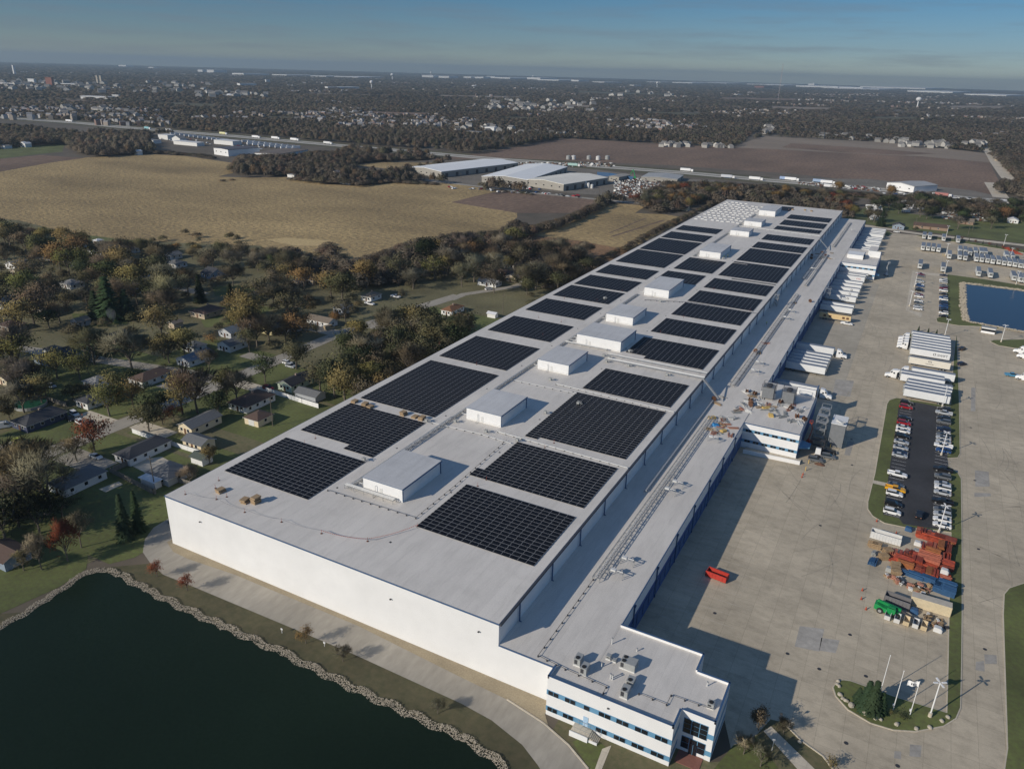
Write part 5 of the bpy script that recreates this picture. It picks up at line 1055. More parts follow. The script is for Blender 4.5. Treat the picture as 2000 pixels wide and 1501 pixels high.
for i, (px, py, h, lab) in enumerate([(1520, 1423, 4, 'short dark lamp on the office path kerb'), (1507.5, 1465, 2.8, 'white signpost in the lawn beside the office path'), (1677, 1374, 1.6, 'small white sign left of the fir in the island'), (551, 1236, 1.3, 'white marker post, nearer the pond corner'), (634, 1262, 1.2, 'white marker post on the bank left of the bare sapling')]):
    x, y = G(px, py); r = empty('signpost', (x, y, .05), 0, lab, 'post'); b = MB(); b.tube((0, 0, 0), (0, 0, h), .06, n=6); b.build('post', white if i else darkm, r); b = MB(); b.box(-.25, -.04, h-.4, .25, .04, h); b.build('sign_plate', white if i else darkm, r)
# distant utility poles
up = empty('utility_pole', cat='utility pole'); b = MB(); b.tube((0, 0, 0), (0, 0, 11), .16, .11, n=6); b.build('pole', bark, up); b = MB(); b.bar((-1.2, 0, 10), (1.2, 0, 10), .12, .12); b.build('crossarm', bark, up)
for i, (px, py) in enumerate([(175, 622), (982, 614), (533, 832), (303, 955), (1786, 449), (1890, 461), (1899, 450), (173, 730), (1300, 372), (1170, 385), (1030, 372), (900, 358)]):
    place(up, (*G(px, py), 0), .3, 'wooden utility pole with a crossarm among the trees and roadsides', 'utility poles')
# roof workers in high-visibility vests
def worker(px, py, z, rz, lab, vest):
    V = [(0, 0, .95), (0, 0, 1.2), (0, .0, 1.42), (0, .02, 1.55), (0, .03, 1.68), (0, .02, 1.76), (.19, 0, 1.4), (.27, .05, 1.15), (.24, .22, .98), (-.19, 0, 1.4), (-.28, .04, 1.13), (-.25, .20, .97), (.1, 0, .9), (.12, .06, .5), (.13, .0, .08), (.13, .14, .05), (-.1, 0, .9), (-.13, -.03, .5), (-.14, -.14, .08), (-.14, 0, .05)]
    E_ = [(0, 1), (1, 2), (2, 3), (3, 4), (4, 5), (2, 6), (6, 7), (7, 8), (2, 9), (9, 10), (10, 11), (0, 12), (12, 13), (13, 14), (14, 15), (0, 16), (16, 17), (17, 18), (18, 19)]
    rr = [.16, .15, .14, .06, .11, .08, .075, .055, .04, .075, .055, .04, .1, .075, .05, .05, .1, .075, .05, .05]
    me = bpy.data.meshes.new('person'); me.from_pydata(V, E_, []); o = bpy.data.objects.new('person', me); scene.collection.objects.link(o)
    o.modifiers.new('s', 'SKIN'); sb_ = o.modifiers.new('d', 'SUBSURF'); sb_.levels = 1; sb_.render_levels = 1
    for i, q in enumerate(me.skin_vertices[0].data): q.radius = (rr[i], rr[i]*.8); q.use_root = (i == 0)
    dg = bpy.context.evaluated_depsgraph_get(); me2 = bpy.data.meshes.new_from_object(o.evaluated_get(dg)); bpy.data.objects.remove(o)
    o = bpy.data.objects.new('person', me2); scene.collection.objects.link(o); me2.materials.clear()
    for m_ in (mat('work_trousers', (.03, .035, .05), .9, .1, 3), vest, mat('skin', (.45, .28, .2), .6, .05, 3)): me2.materials.append(m_)
    for p in me2.polygons: zc = p.center.z; p.material_index = 0 if zc < .93 else 1 if zc < 1.5 and abs(p.center.x) < .3 and not (zc < 1.05 and abs(p.center.x) > .2) else 2
    o.location = (*G(px, py, z), z); o.rotation_euler = (0, 0, rz); tag(o, lab, 'person')
    b = MB(); b.tube((0, .03, 1.72), (0, .03, 1.8), .13, .1, 10); b.tube((0, .03, 1.8), (0, .03, 1.86), .1, .03, 10); b.build('hard_hat', insul, o)
hv_ = mat('high_visibility_yellow', (.45, .62, .05), .7, .05, 3)
worker(1414, 504, H1, .6, 'person in yellow green vest and white hard hat, left of two by the seventh penthouse', hv_)
worker(1421, 503, H1, 2.4, 'person in yellow green vest, right of two standing by the seventh penthouse', hv_)
worker(1497, 634, H2, 1.0, 'person in yellow green vest standing alone on the low wing roof', hv_)
worker(1540, 412, H1, 1.0, 'person in orange vest near the crate stacks at the far roof edge', CM['orange'])

# ------------------------------------------------------------------ houses
HW = {'white': (.74, .74, .72), 'cream': (.70, .60, .42), 'grey': (.40, .42, .44), 'bluegrey': (.25, .31, .38), 'tan': (.46, .38, .28), 'navy': (.05, .06, .11), 'green': (.52, .60, .46), 'brown': (.30, .21, .15), 'yellow': (.62, .54, .30), 'metal': (.50, .52, .54)}
HR = {'grey': (.16, .165, .17), 'dark': (.06, .062, .07), 'brown': (.115, .075, .058), 'lightgrey': (.26, .26, .26), 'rust': (.235, .115, .055), 'blue': (.17, .21, .26), 'black': (.035, .035, .04), 'tan': (.22, .18, .14), 'green': (.09, .11, .09), 'white': (.72, .73, .74)}
HOUSES = []
def house(se, w, l, kind, ax, wc, rc, lab, h=2.7, chim=False, cat='house', name='house', z0=0, garage=False, world_=False):
    """se: south-east base corner (photo point); w along x, l along y; ax: ridge direction"""
    x, y = se if world_ else G(*se); HOUSES.append((x-w-1, y-1.5, x+1, y+l+1))
    r = empty(name, (x-w/2, y+l/2, 0), 0, lab, cat); o_ = .45
    X, Y = w/2, l/2; rise = (X if ax == 'y' else Y)*.42; b = MB(); b.prism([(-X, -Y), (X, -Y), (X, Y), (-X, Y)], z0, h, 0)
    if kind == 'gable':
        if ax == 'y':
            for s in (-Y, Y): b.face([(-X, s, h), (X, s, h), (0, s, h+rise)] if s < 0 else [(X, s, h), (-X, s, h), (0, s, h+rise)])
        else:
            for s in (-X, X): b.face([(s, Y, h), (s, -Y, h), (s, 0, h+rise)] if s < 0 else [(s, -Y, h), (s, Y, h), (s, 0, h+rise)])
    o = b.build('wall', whitew if False else mat('siding', (1, 1, 1), .75, .05, 2.5, obj=True, space='obj', stretch=(1, 1, 6)), r); o.color = (*HW[wc], 1)
    b = MB(); xo, yo, hz = X+o_, Y+o_, h-.08; t = .12
    if kind == 'gable':
        e = rise*(1+o_/(X if ax == 'y' else Y)); top = h+rise+.1
        if ax == 'y':
            for s in (-1, 1): b.face([(0, -yo, top), (0, yo, top), (s*xo, yo, top-e), (s*xo, -yo, top-e)][::(-1 if s < 0 else 1)][::-1] if False else [(0, -yo, top), (s*xo, -yo, top-e), (s*xo, yo, top-e), (0, yo, top)]); b.face([(s*xo, -yo, top-e), (s*xo, yo, top-e), (s*xo, yo, top-e-t), (s*xo, -yo, top-e-t)])
            for s in (-yo, yo):
                for q in (-1, 1): b.face([(0, s, top), (q*xo, s, top-e), (q*xo, s, top-e-t), (0, s, top-t)], 1)
        else:
            for s in (-1, 1): b.face([(-xo, 0, top), (-xo, s*yo, top-e), (xo, s*yo, top-e), (xo, 0, top)]); b.face([(-xo, s*yo, top-e), (xo, s*yo, top-e), (xo, s*yo, top-e-t), (-xo, s*yo, top-e-t)])
            for s in (-xo, xo):
                for q in (-1, 1): b.face([(s, 0, top), (s, q*yo, top-e), (s, q*yo, top-e-t), (s, 0, top-t)], 1)
    elif kind == 'hip':
        m_ = min(X, Y)+o_; top = hz+m_*.42; rl = max(0, (yo-xo) if ax == 'y' else (xo-yo))
        A, B_ = ((0, -rl, top), (0, rl, top)) if ax == 'y' else ((-rl, 0, top), (rl, 0, top)); c = [(-xo, -yo, hz), (xo, -yo, hz), (xo, yo, hz), (-xo, yo, hz)]
        if ax == 'y': b.face([c[0], c[1], A]); b.face([c[1], c[2], B_, A]); b.face([c[2], c[3], B_]); b.face([c[3], c[0], A, B_])
        else: b.face([c[0], c[1], B_, A]); b.face([c[1], c[2], B_]); b.face([c[2], c[3], A, B_]); b.face([c[3], c[0], A])
        d = [(p[0], p[1], hz-t) for p in c]
        for i in range(4): b.face([d[i], d[(i+1) % 4], c[(i+1) % 4], c[i]], 1)
        b.face(d[::-1], 1)
    else: b.box(-xo, -yo, h, xo, yo, h+.18)
    o = b.build('roof', [shingle, insul], r); o.color = (*HR[rc], 1)
    if chim: b = MB(); b.box(-.4, .3, h+.2, .2, 1.0, h+rise+.8); b.build('chimney', mat('brick', (.34, .26, .22), .9, .15, 4), o)
    if cat in ('house', 'garage') and h > 2.2:
        wn = [(-X*.5, 's'), (X*.45, 's')] if not garage else []; n = max(1, int(l/3.4))
        wn += [(-Y+(k+.5)*l/n, 'e') for k in range(n)] if cat == 'house' else [(0, 'e')]
        for u, sd in wn:
            b = MB(); g = MB()
            if sd == 's': b.box(u-.62, -Y-.04, 1.0, u+.62, -Y, 2.2); g.box(u-.5, -Y-.06, 1.1, u+.5, -Y-.04, 2.1)
            else: b.box(X, u-.62, 1.0, X+.04, u+.62, 2.2); g.box(X+.04, u-.5, 1.1, X+.06, u+.5, 2.1)
            f = b.build('window', insul, r); g.build('pane', glass, f)
        b = MB()
        if garage: b.box(-1.3 if w > 4 else -.9, -Y-.05, .05, 1.3 if w > 4 else .9, -Y, 2.1); b.build('garage_door', insul, r)
        else: b.box(-.45, -Y-.05, .1, .45, -Y, 2.1); b.build('door', brown, r)
    return r
h_ = house
h_((376, 852), 6.6, 12.6, 'gable', 'y', 'cream', 'grey', 'cream bungalow with grey gable roof in the lawn nearest the warehouse corner', 2.9)
h_((394, 884), 8.4, 5.6, 'gable', 'x', 'cream', 'grey', 'cream garage with grey roof right in front of the cream bungalow', 2.6, cat='garage', name='garage')
h_((396, 911), 5.0, 4.0, 'gable', 'x', 'white', 'green', 'small shed with dark green roof and white front below the cream garage', 2.4, cat='shed', name='shed')
h_((482.5, 808), 9, 14, 'hip', 'y', 'white', 'brown', 'low house with dark brown hip roof behind the brown roofed garage', 2.6, True)
h_((505, 835), 6.4, 7, 'hip', 'y', 'cream', 'brown', 'small square garage with brown hip roof beside the utility pole', 2.6, cat='garage', name='garage', garage=True)
h_((570, 767), 7, 12, 'gable', 'y', 'green', 'black', 'pale green fronted house with black gable roof', 2.8, True)
h_((616.6, 787), 10, 5.5, 'gable', 'x', 'grey', 'grey', 'long low grey shed behind the white fence, beside the pale green house', 2.4, cat='shed', name='shed')
h_((255, 911), 7, 15, 'hip', 'y', 'white', 'dark', 'white house with dark hip roof left of the warehouse corner', 2.7)
h_((330, 951), 9.2, 8, 'hip', 'x', 'grey', 'grey', 'grey hip roofed garage with a white canopy at the warehouse corner', 2.6, cat='garage', name='garage')
h_((304, 956), 6.2, 2.2, 'flat', 'x', 'white', 'white', 'white flat canopy in front of the grey garage at the warehouse corner', 2.3, cat='canopy', name='canopy')
h_((129, 972), 7.5, 13, 'hip', 'y', 'white', 'grey', 'grey roofed white house behind the bare trees at lower left', 2.7, True)
h_((12, 1117), 9, 6.5, 'gable', 'x', 'bluegrey', 'brown', 'house with brown roof and blue grey gable at the lower left picture edge', 2.8)
h_((172.5, 801), 6.4, 13, 'hip', 'y', 'white', 'dark', 'white house with dark hip roof facing the street, beside parked cars', 2.7)
h_((189, 764), 7.5, 6.5, 'hip', 'y', 'white', 'lightgrey', 'light grey roofed garage behind the white house with cars', 2.8, cat='garage', name='garage')
h_((54.7, 846), 8.5, 14, 'hip', 'y', 'navy', 'dark', 'navy walled house with dark roof in front of the round green pool', 2.7, True)
h_((94.5, 717), 9.2, 12.5, 'gable', 'y', 'bluegrey', 'dark', 'long blue grey house with dark roof at left, beyond the pool', 2.7)
h_((280, 758), 8, 14, 'hip', 'y', 'white', 'brown', 'brown roofed house with white end wall left of the big yellow tree', 2.6)
h_((15, 755), 7, 7, 'gable', 'y', 'cream', 'tan', 'small tan roofed house at the left picture edge', 2.7)
h_((380.5, 691), 7.4, 6.6, 'hip', 'y', 'white', 'grey', 'white garage with grey hip roof among the dark hedges', 2.7, cat='garage', name='garage')
h_((370, 718), 7.4, 13, 'gable', 'y', 'white', 'blue', 'white fronted house with bluish gable roof in front of the white garage', 2.7)
h_((450, 689), 7.5, 10, 'gable', 'y', 'white', 'grey', 'white gable fronted house in the middle of the housing', 3.0)
h_((452, 662), 8, 13, 'gable', 'y', 'metal', 'blue', 'blue grey roofed house behind the white gable fronted one', 2.7)
h_((532, 655), 6.5, 8, 'gable', 'y', 'yellow', 'grey', 'pale yellow gable fronted house among olive trees', 2.9)
h_((533, 637), 7, 7, 'hip', 'y', 'yellow', 'grey', 'pale yellow house half hidden behind the yellow gabled one', 2.7)
h_((566, 654), 7, 8, 'gable', 'y', 'grey', 'lightgrey', 'grey house with pale roof right of the yellow gabled one', 2.9)
h_((488.5, 591), 7, 9, 'gable', 'y', 'white', 'black', 'bright white gabled house standing behind a round dark conifer', 2.9)
h_((400, 624), 10, 13, 'hip', 'y', 'tan', 'brown', 'brown hip roofed house in front of the tall dark conifer', 2.7, True)
h_((412, 545), 8, 12, 'gable', 'x', 'bluegrey', 'dark', 'dark blue grey house high up near the corn field edge', 2.7)
h_((341, 643), 4, 5, 'gable', 'y', 'tan', 'tan', 'little tan shed behind the wooden fence', 2.6, cat='shed', name='shed')
h_((584, 562), 7, 6, 'gable', 'y', 'tan', 'tan', 'tan garage near the corn field, with a house behind it', 2.7, cat='garage', name='garage')
h_((612, 557), 9, 11, 'hip', 'y', 'tan', 'brown', 'brown roofed house just behind the tan garage', 2.7, True)
h_((642, 641), 13.5, 6.5, 'gable', 'x', 'white', 'tan', 'wide white house with tan roof behind an orange tree', 2.7)
h_((669, 615), 6, 8, 'gable', 'y', 'white', 'lightgrey', 'small bright white gabled house behind the wide white one', 3.0)
h_((725, 590), 6.5, 9, 'hip', 'y', 'white', 'tan', 'tan roofed house with a white car in front', 2.7, True)
h_((837, 641), 6.6, 11, 'hip', 'y', 'cream', 'rust', 'cream house with rust brown hip roof, nearest of the three rust roofed ones')
h_((882, 618), 6.2, 12, 'hip', 'y', 'white', 'rust', 'white house with rust brown hip roof and chimney, farthest of the three rust roofed ones', 2.7, True)
h_((902, 631), 6, 7, 'hip', 'y', 'white', 'rust', 'white garage with rust brown roof nearest the warehouse', 2.6, cat='garage', name='garage')
h_((967, 622), 4.6, 3, 'gable', 'x', 'white', 'white', 'small white metal shed close to the warehouse wall', 2.2, cat='shed', name='shed')
h_((876, 667), 2.6, 2.8, 'gable', 'y', 'white', 'lightgrey', 'tiny white playhouse on the lawn beside the warehouse', 2.6, cat='shed', name='playhouse')
h_((1010, 527), 15, 5, 'gable', 'x', 'white', 'tan', 'white mobile home in the trees left of the warehouse, farthest back', 2.6)
h_((1000, 542), 10, 5, 'gable', 'x', 'brown', 'brown', 'brown mobile home in the trees left of the warehouse', 2.6)
h_((1008, 552), 8, 5, 'gable', 'y', 'tan', 'tan', 'tan shed in front of the brown mobile home', 2.6)
h_((968, 562), 12, 7, 'gable', 'x', 'white', 'lightgrey', 'white low house with cars by the lane bend', 2.6)
h_((10, 606), 12, 10, 'gable', 'y', 'white', 'lightgrey', 'white house with pale roof at the left picture edge among bushes', 2.8)
h_((102, 700), 5, 5, 'hip', 'y', 'grey', 'tan', 'small tan hip roof showing behind the blue grey house', 3.5)
h_((225, 672), 7, 8, 'gable', 'y', 'tan', 'dark', 'tan fronted house under the tall bare tree', 2.7)
for i, (px, py, w, l, wc, rc, lab) in enumerate([(148, 486, 9, 8, 'white', 'dark', 'white house left of the small lawn at the field edge'), (190, 478, 4, 5, 'white', 'white', 'tiny white shed at the corner of the field edge lawn'), (200, 500, 14, 9, 'white', 'grey', 'white and grey house below the field edge lawn'), (250, 497, 9, 9, 'white', 'lightgrey', 'pale roofed house right of the field edge lawn'), (336, 508, 8, 8, 'white', 'grey', 'white house under the grey trees near the corn field'), (345, 525, 10, 8, 'white', 'grey', 'low white house half hidden in bare trees near the corn field'), (30, 528, 9, 9, 'white', 'lightgrey', 'white house near the left edge by the corn field'), (140, 566, 10, 8, 'white', 'lightgrey', 'white roof glimpsed between the dark green trees'), (34, 540, 6, 6, 'tan', 'tan', 'tan shed among orange trees at far left'), (258, 578, 5, 6, 'white', 'blue', 'bluish shed behind the big spruce'), (88, 622, 6, 6, 'tan', 'tan', 'tan roofed shed above the yellow tree'), (18, 650, 8, 8, 'tan', 'brown', 'brown roofed house behind yellow trees at left'), (155, 640, 6, 6, 'grey', 'tan', 'tan roofed shed left of the garden bonfire'), (716, 690, 9, 9, 'white', 'grey', 'white house hidden under the light bare tree'), (655, 745, 9, 8, 'bluegrey', 'dark', 'dark house behind the olive trees beside the pale green one'), (800, 672, 7, 7, 'white', 'grey', 'white walled house in the dark trees near the warehouse')]):
    h_((px, py), w, l, 'hip' if i % 2 else 'gable', 'y', wc, rc, lab, 2.7)
# houses north of the works and by the highway
for i, (px, py, w, l, wc, rc, lab) in enumerate([(1765, 449, 9, 10, 'bluegrey', 'dark', 'dark blue grey gabled house by the road behind the yard'), (1850, 452, 26, 9, 'brown', 'brown', 'long low brown house behind the parked trailers'), (1988, 437, 8, 12, 'white', 'white', 'white house with white roof at the far right'), (1900, 440, 12, 10, 'brown', 'tan', 'tan roofed house right of the long brown one'), (1885, 412, 8, 7, 'white', 'dark', 'white gabled house behind the brown scrap yard'), (1868, 413, 7, 6, 'grey', 'black', 'black roofed shed beside the white gabled house'), (1345, 387, 14, 8, 'cream', 'tan', 'cream low house in the trees left of the far roof edge'), (1342, 412, 12, 8, 'cream', 'brown', 'brown roofed house beside the far corner of the warehouse'), (1996, 402, 20, 8, 'white', 'white', 'long white building at the right picture edge near the highway'), (1998, 318, 40, 14, 'tan', 'tan', 'tan houses row end at the right picture edge')]):
    h_((px, py), w, l, 'gable', 'x' if w > l else 'y', wc, rc, lab, 2.8)
# ring-shaped garden pool, bonfire smoke, garden cars, fences
x, y = G(61, 792); b = MB(); b.tube((0, 0, 0), (0, 0, 1.1), 5.2, n=28); r = empty('round_pool', (x, y, 0), 0, 'round garden pool under a dark green cover', 'pool'); b.build('pool_wall', greyunit, r); b = MB(); b.tube((0, 0, 1.1), (0, 0, 1.16), 5.0, n=28); b.build('pool_cover', mat('pool_cover', (.012, .09, .05), .5, .15, .8), r)
def fence(pts, h, m, lab, world_=False, z=0):
    P_ = pts if world_ else GL(pts); r = empty('fence', (*P_[0], 0), 0, lab, 'fence'); b = MB(); p_ = MB()
    for a, c in zip(P_[:-1], P_[1:]):
        b.bar((*a, h/2), (*c, h/2), .05, h); l = math.hypot(c[0]-a[0], c[1]-a[1]); n = max(1, int(l/2.4))
        for k in range(n+1): x, y = a[0]+(c[0]-a[0])*k/n, a[1]+(c[1]-a[1])*k/n; p_.box(x-.07, y-.07, 0, x+.07, y+.07, h+.12)
    for nm, q in (('fence_panel', b), ('fence_post', p_)):
        o = q.build(nm, m); o.parent = r; o.location = (-P_[0][0], -P_[0][1], 0)
fence([(520, 765), (560, 777), (590, 787), (622, 797)], 1.8, white, 'bright white board fence behind the lawn with the brown garage')
fence([(259, 845), (292, 857), (330, 868), (392, 888)], 1.6, white, 'white fence between the dark roofed house and the cream bungalow')
fence([(215, 922), (300, 965), (305, 964)], 1.8, mat('weathered_fence', (.24, .22, .19), .9, .15, 2), 'weathered wooden fence in front of the grey garage')
fence([(221, 921), (253, 908)], 1.8, MATS['weathered_fence'], 'weathered fence piece beside the white house with dark roof')
fence([(70, 775), (100, 785), (130, 794)], 1.8, MATS['weathered_fence'], 'wooden fence behind the round green pool')
fence([(418-96, 655), (352, 665)], 1.8, MATS['weathered_fence'], 'brown wooden fence beside the yellow slide')
fence([(640, 740), (672, 750), (697, 757)], 1.8, mat('brown_fence', (.36, .26, .16), .9, .15, 2), 'tan fence behind the olive trees near the warehouse')
fence([(-26, 22), (-13, 23), (-12, 60), (-12, 100)], 1.7, MATS['weathered_fence'], 'long grey fence between the gardens and the warehouse', True)
fence([(-60, 84), (-92+80, 60)], 0.0+1.2, MATS['weathered_fence'], 'low fence at the end of the big lawn', True) if False else None
for i, (px, py, k, c, lab, rz) in enumerate([(146, 811, 'suv', 'white', 'in the driveway beside the white house, farther one', -.2), (158, 828, 'suv', 'white', 'in the driveway beside the white house, nearer one', -.2), (137, 820, 'sedan', 'black', 'between the two white SUVs by the white house', -.2), (34, 864, 'sedan', 'lime', 'in front of the navy house', -.2), (47, 873, 'pickup', 'black', 'in front of the navy house beside the lime yellow car', -.2), (188, 894, 'sedan', 'white', 'in the drive of the white house with dark roof', 0), (562, 711, 'suv', 'white', 'at the far end of the street, left one', 0), (568, 717, 'suv', 'silver', 'at the far end of the street, right one', 0), (524, 760, 'suv', 'red', 'in the drive by the white fence', 0), (599, 638, 'sedan', 'white', 'beside the wide white house', 0), (722, 595, 'pickup', 'white', 'in front of the tan roofed house', 0), (773, 581, 'pickup', 'white', 'in the clearing by the lane', 0), (644, 643, 'van', 'tan', 'at the right end of the wide white house', 1.2), (375, 735, 'sedan', 'white', 'under the big yellow tree across the street', 0), (824, 651, 'pickup', 'black', 'behind the cream house with rust roof', 0), (955, 566, 'suv', 'white', 'by the low white house at the lane bend', 1), (1022, 551, 'sedan', 'white', 'right of the mobile homes', 0), (317, 548, 'sedan', 'white', 'on the bend of the far street', .5), (100, 756, 'suv', 'silver', 'beside the hedge, left of the light grey garage', 0), (8, 835, 'van', 'white', 'cut by the left picture edge', 1)]):
    car(px, py, k, c, lab, 'cars among the houses', rz)
# bonfire smoke
x, y = G(222, 634); b = MB(); n = 10
for j in range(7):
    for k in range(n): a = 2*math.pi*k/n; rr = [.3, .9, 1.6, 2.1, 2.3, 1.7, .3][j]; b.v.append((rr*math.cos(a)-j*.45, rr*math.sin(a)+j*.2, j*1.15))
for j in range(6):
    for k in range(n): b.f.append((j*n+k, j*n+(k+1) % n, (j+1)*n+(k+1) % n, (j+1)*n+k)); b.m.append(0)
b.face([b.v[k] for k in range(n)][::-1]); b.face([b.v[6*n+k] for k in range(n)])
sm = bpy.data.materials.new('smoke'); sm.use_nodes = True; sn = sm.node_tree; sn.nodes.clear(); so_ = sn.nodes.new('ShaderNodeOutputMaterial'); pv = sn.nodes.new('ShaderNodeVolumePrincipled'); pv.inputs['Density'].default_value = .06; pv.inputs['Color'].default_value = (.8, .86, .95, 1); sn.links.new(pv.outputs[0], so_.inputs['Volume'])
tag(b.build('smoke_puff', sm, None, (x, y, 1)), 'small pale blue puff of bonfire smoke over the gardens', 'smoke')
# ------------------------------------------------------------------ trees
def limb_tree(seed, h, spread, levels=4, trunk_h=.28, n0=5, upright=.5):
    """tapered trunk with forking limbs; returns mesh builder and twig tips"""
    R = random.Random(seed); b = MB(); tips = []
    def grow(p, d, l, r, lev):
        q = p+d*l; b.tube(p, q, r, r*.62, 5 if lev < 2 else 3, caps=False)
        if lev >= levels: tips.append((q, d, l)); return
        k = R.choice((2, 3)) if lev else n0
        for i in range(k):
            a = R.uniform(0, 6.283) if lev else 6.283*i/k+R.uniform(-.4, .4)
            s = d.orthogonal().normalized(); t = d.cross(s); side = s*math.cos(a)+t*math.sin(a)
            nd = (d*R.uniform(.6, 1.0)+side*R.uniform(.45, .95)*spread+Vector((0, 0, upright*.35))).normalized()
            grow(q if lev or i % 2 else p+d*l*R.uniform(.75, 1), nd, l*R.uniform(.62, .85), r*.58, lev+1)
        if lev >= 2: tips.append((q, d, l))
        if lev == 1: tips.append((p+d*l*.7, d, l*.9))
    grow(Vector((0, 0, 0)), Vector((R.uniform(-.05, .05), R.uniform(-.05, .05), 1)).normalized(), h*trunk_h, h*.022, 0)
    return b, tips
def leaves(tips, n, size, R, droop=0, flat=.6, spread=1.0, thin=False):
    b = MB()
    for (q, d, l) in tips:
        for _ in range(n):
            o = Vector((R.gauss(0, 1), R.gauss(0, 1), R.gauss(0, .8)))*(l*.42*spread); c = q+o-Vector((0, 0, droop))
            if c.z < .6: continue
            if thin:
                dd = (o.normalized()+d*.8+Vector((0, 0, .3))).normalized()*R.uniform(.5, 1.15)*size; s = dd.orthogonal().normalized()*R.uniform(.028, .048)*size; b.face([c-s, c+s, c+dd])
                dd2 = (dd.normalized()+Vector((R.uniform(-.8, .8), R.uniform(-.8, .8), R.uniform(-.3, .5)))).normalized()*size*.7; b.face([c+dd*.3-s, c+dd*.3+s, c+dd*.3+dd2])
            else:
                u = Vector((R.gauss(0, 1), R.gauss(0, 1), R.gauss(0, flat))).normalized(); v = u.orthogonal().normalized(); w = u.cross(v); s = size*R.uniform(.5, 1.2)
                a = R.random()*3; v, w = v*math.cos(a)+w*math.sin(a), w*math.cos(a)-v*math.sin(a)
                b.face([c-v*s*.5, c+w*s*.35, c+v*s*.55, c-w*s*.4])
    return b
def tree_proto(kind, seed):
    R = random.Random(seed*11+5)
    if kind == 'bare':
        b, tips = limb_tree(seed, 10, 1.0, 4, .23, 6, .75); c = leaves(tips, 7, 1.2, R, thin=True, spread=1.0)
        r = empty('bare_tree', cat='tree')
    elif kind == 'leafy':
        b, tips = limb_tree(seed, 10, .95, 3, .25, 7, .8); tips = [t for t in tips if t[0].z > 1.8]; R.shuffle(tips); tips = tips[:int(len(tips)*.92)]; c = leaves(tips, 40, .4, R, spread=1.3)
        r = empty('leafy_tree', cat='tree')
    elif kind == 'thin':
        b, tips = limb_tree(seed, 10, .95, 3, .25, 7, .8); c = leaves(tips, 22, .36, R, spread=1.35); r = empty('thinning_tree', cat='tree')
    elif kind == 'spruce':
        b = MB(); b.tube((0, 0, 0), (0, 0, 9.6), .2, .03, 6); c = MB()
        for j in range(26):
            z = .7+j*.35; rr = (1-(z/10.2))*2.3+.12; n = int(9+rr*6)
            for k in range(n):
                a = R.uniform(0, 6.283); rl = rr*R.uniform(.75, 1.12)
                for m in range(int(2+rl*2.5)):
                    t = (m+.6)/(2+rl*2.5); x, y, zz = math.cos(a)*rl*t, math.sin(a)*rl*t, z-rl*t*.28+R.uniform(-.08, .1); s = .20+.1*(1-t)
                    c.face([(x-math.sin(a)*s, y+math.cos(a)*s, zz-.06), (x+math.cos(a)*s*1.7, y+math.sin(a)*s*1.7, zz-.14), (x+math.sin(a)*s, y-math.cos(a)*s, zz-.06), (x-math.cos(a)*s*.5, y-math.sin(a)*s*.5, zz+.1)])
        r = empty('spruce_tree', cat='conifer')
    elif kind == 'shrub':
        b = MB(); tips = []
        for k in range(9):
            a = R.uniform(0, 6.283); q = Vector((math.cos(a)*R.uniform(.2, 2.6), math.sin(a)*R.uniform(.2, 2.6), R.uniform(2.5, 6.5))); b.tube((0, 0, 0), q, .12, .03, 4, caps=False); tips.append((q, Vector((0, 0, 1)), 3.2))
        c = leaves(tips, 60, .6, R, spread=1.0); r = empty('shrub', cat='shrub')
    b.build('trunk' if kind != 'shrub' else 'stem', bark, r); o = c.build('crown', leafm, r)
    me = o.data; me.calc_loop_triangles(); V = np.array(c.v); cen = np.array([0, 0, 6.2 if kind != 'shrub' else 3.0]) if kind != 'spruce' else np.array([0, 0, 0])
    rad = V-cen if kind != 'spruce' else V*np.array([1, 1, 0])+np.array([0, 0, .5]); rad = rad/np.maximum(np.linalg.norm(rad, axis=1)[:, None], .01)
    N_ = np.zeros_like(V); 
    for p in me.polygons:
        n_ = np.array(p.normal); n_ = n_ if n_@rad[p.vertices[0]] > 0 else -n_
        for v_ in p.vertices: N_[v_] = n_
    m_ = .45 if kind != 'bare' else .75; N_ = N_*(1-m_)+rad*m_; N_ /= np.maximum(np.linalg.norm(N_, axis=1)[:, None], .01)
    a_ = me.attributes.new('nrm', 'FLOAT_VECTOR', 'POINT'); a_.data.foreach_set('vector', N_.astype(np.float32).ravel())
    return r
TP = {k: [tree_proto(k, s) for s in ss] for k, ss in {'bare': (1, 2, 3), 'leafy': (4, 5, 6), 'thin': (7, 8), 'spruce': (9,), 'shrub': (10, 11)}.items()}
TC = {'grey': (.125, .112, .092), 'brown': (.11, .093, .066), 'olive': (.085, .082, .048), 'green': (.052, .062, .034), 'yellow': (.15, .125, .06), 'orange': (.16, .105, .052), 'red': (.13, .045, .028), 'dark': (.018, .024, .014), 'pale': (.19, .17, .13), 'ygreen': (.11, .105, .045), 'spruce': (.035, .055, .032)}
CN2 = {'ygreen': 'yellow green', 'pale': 'pale grey', 'spruce': 'deep green', 'dark': 'very dark'}
TREEXY = []
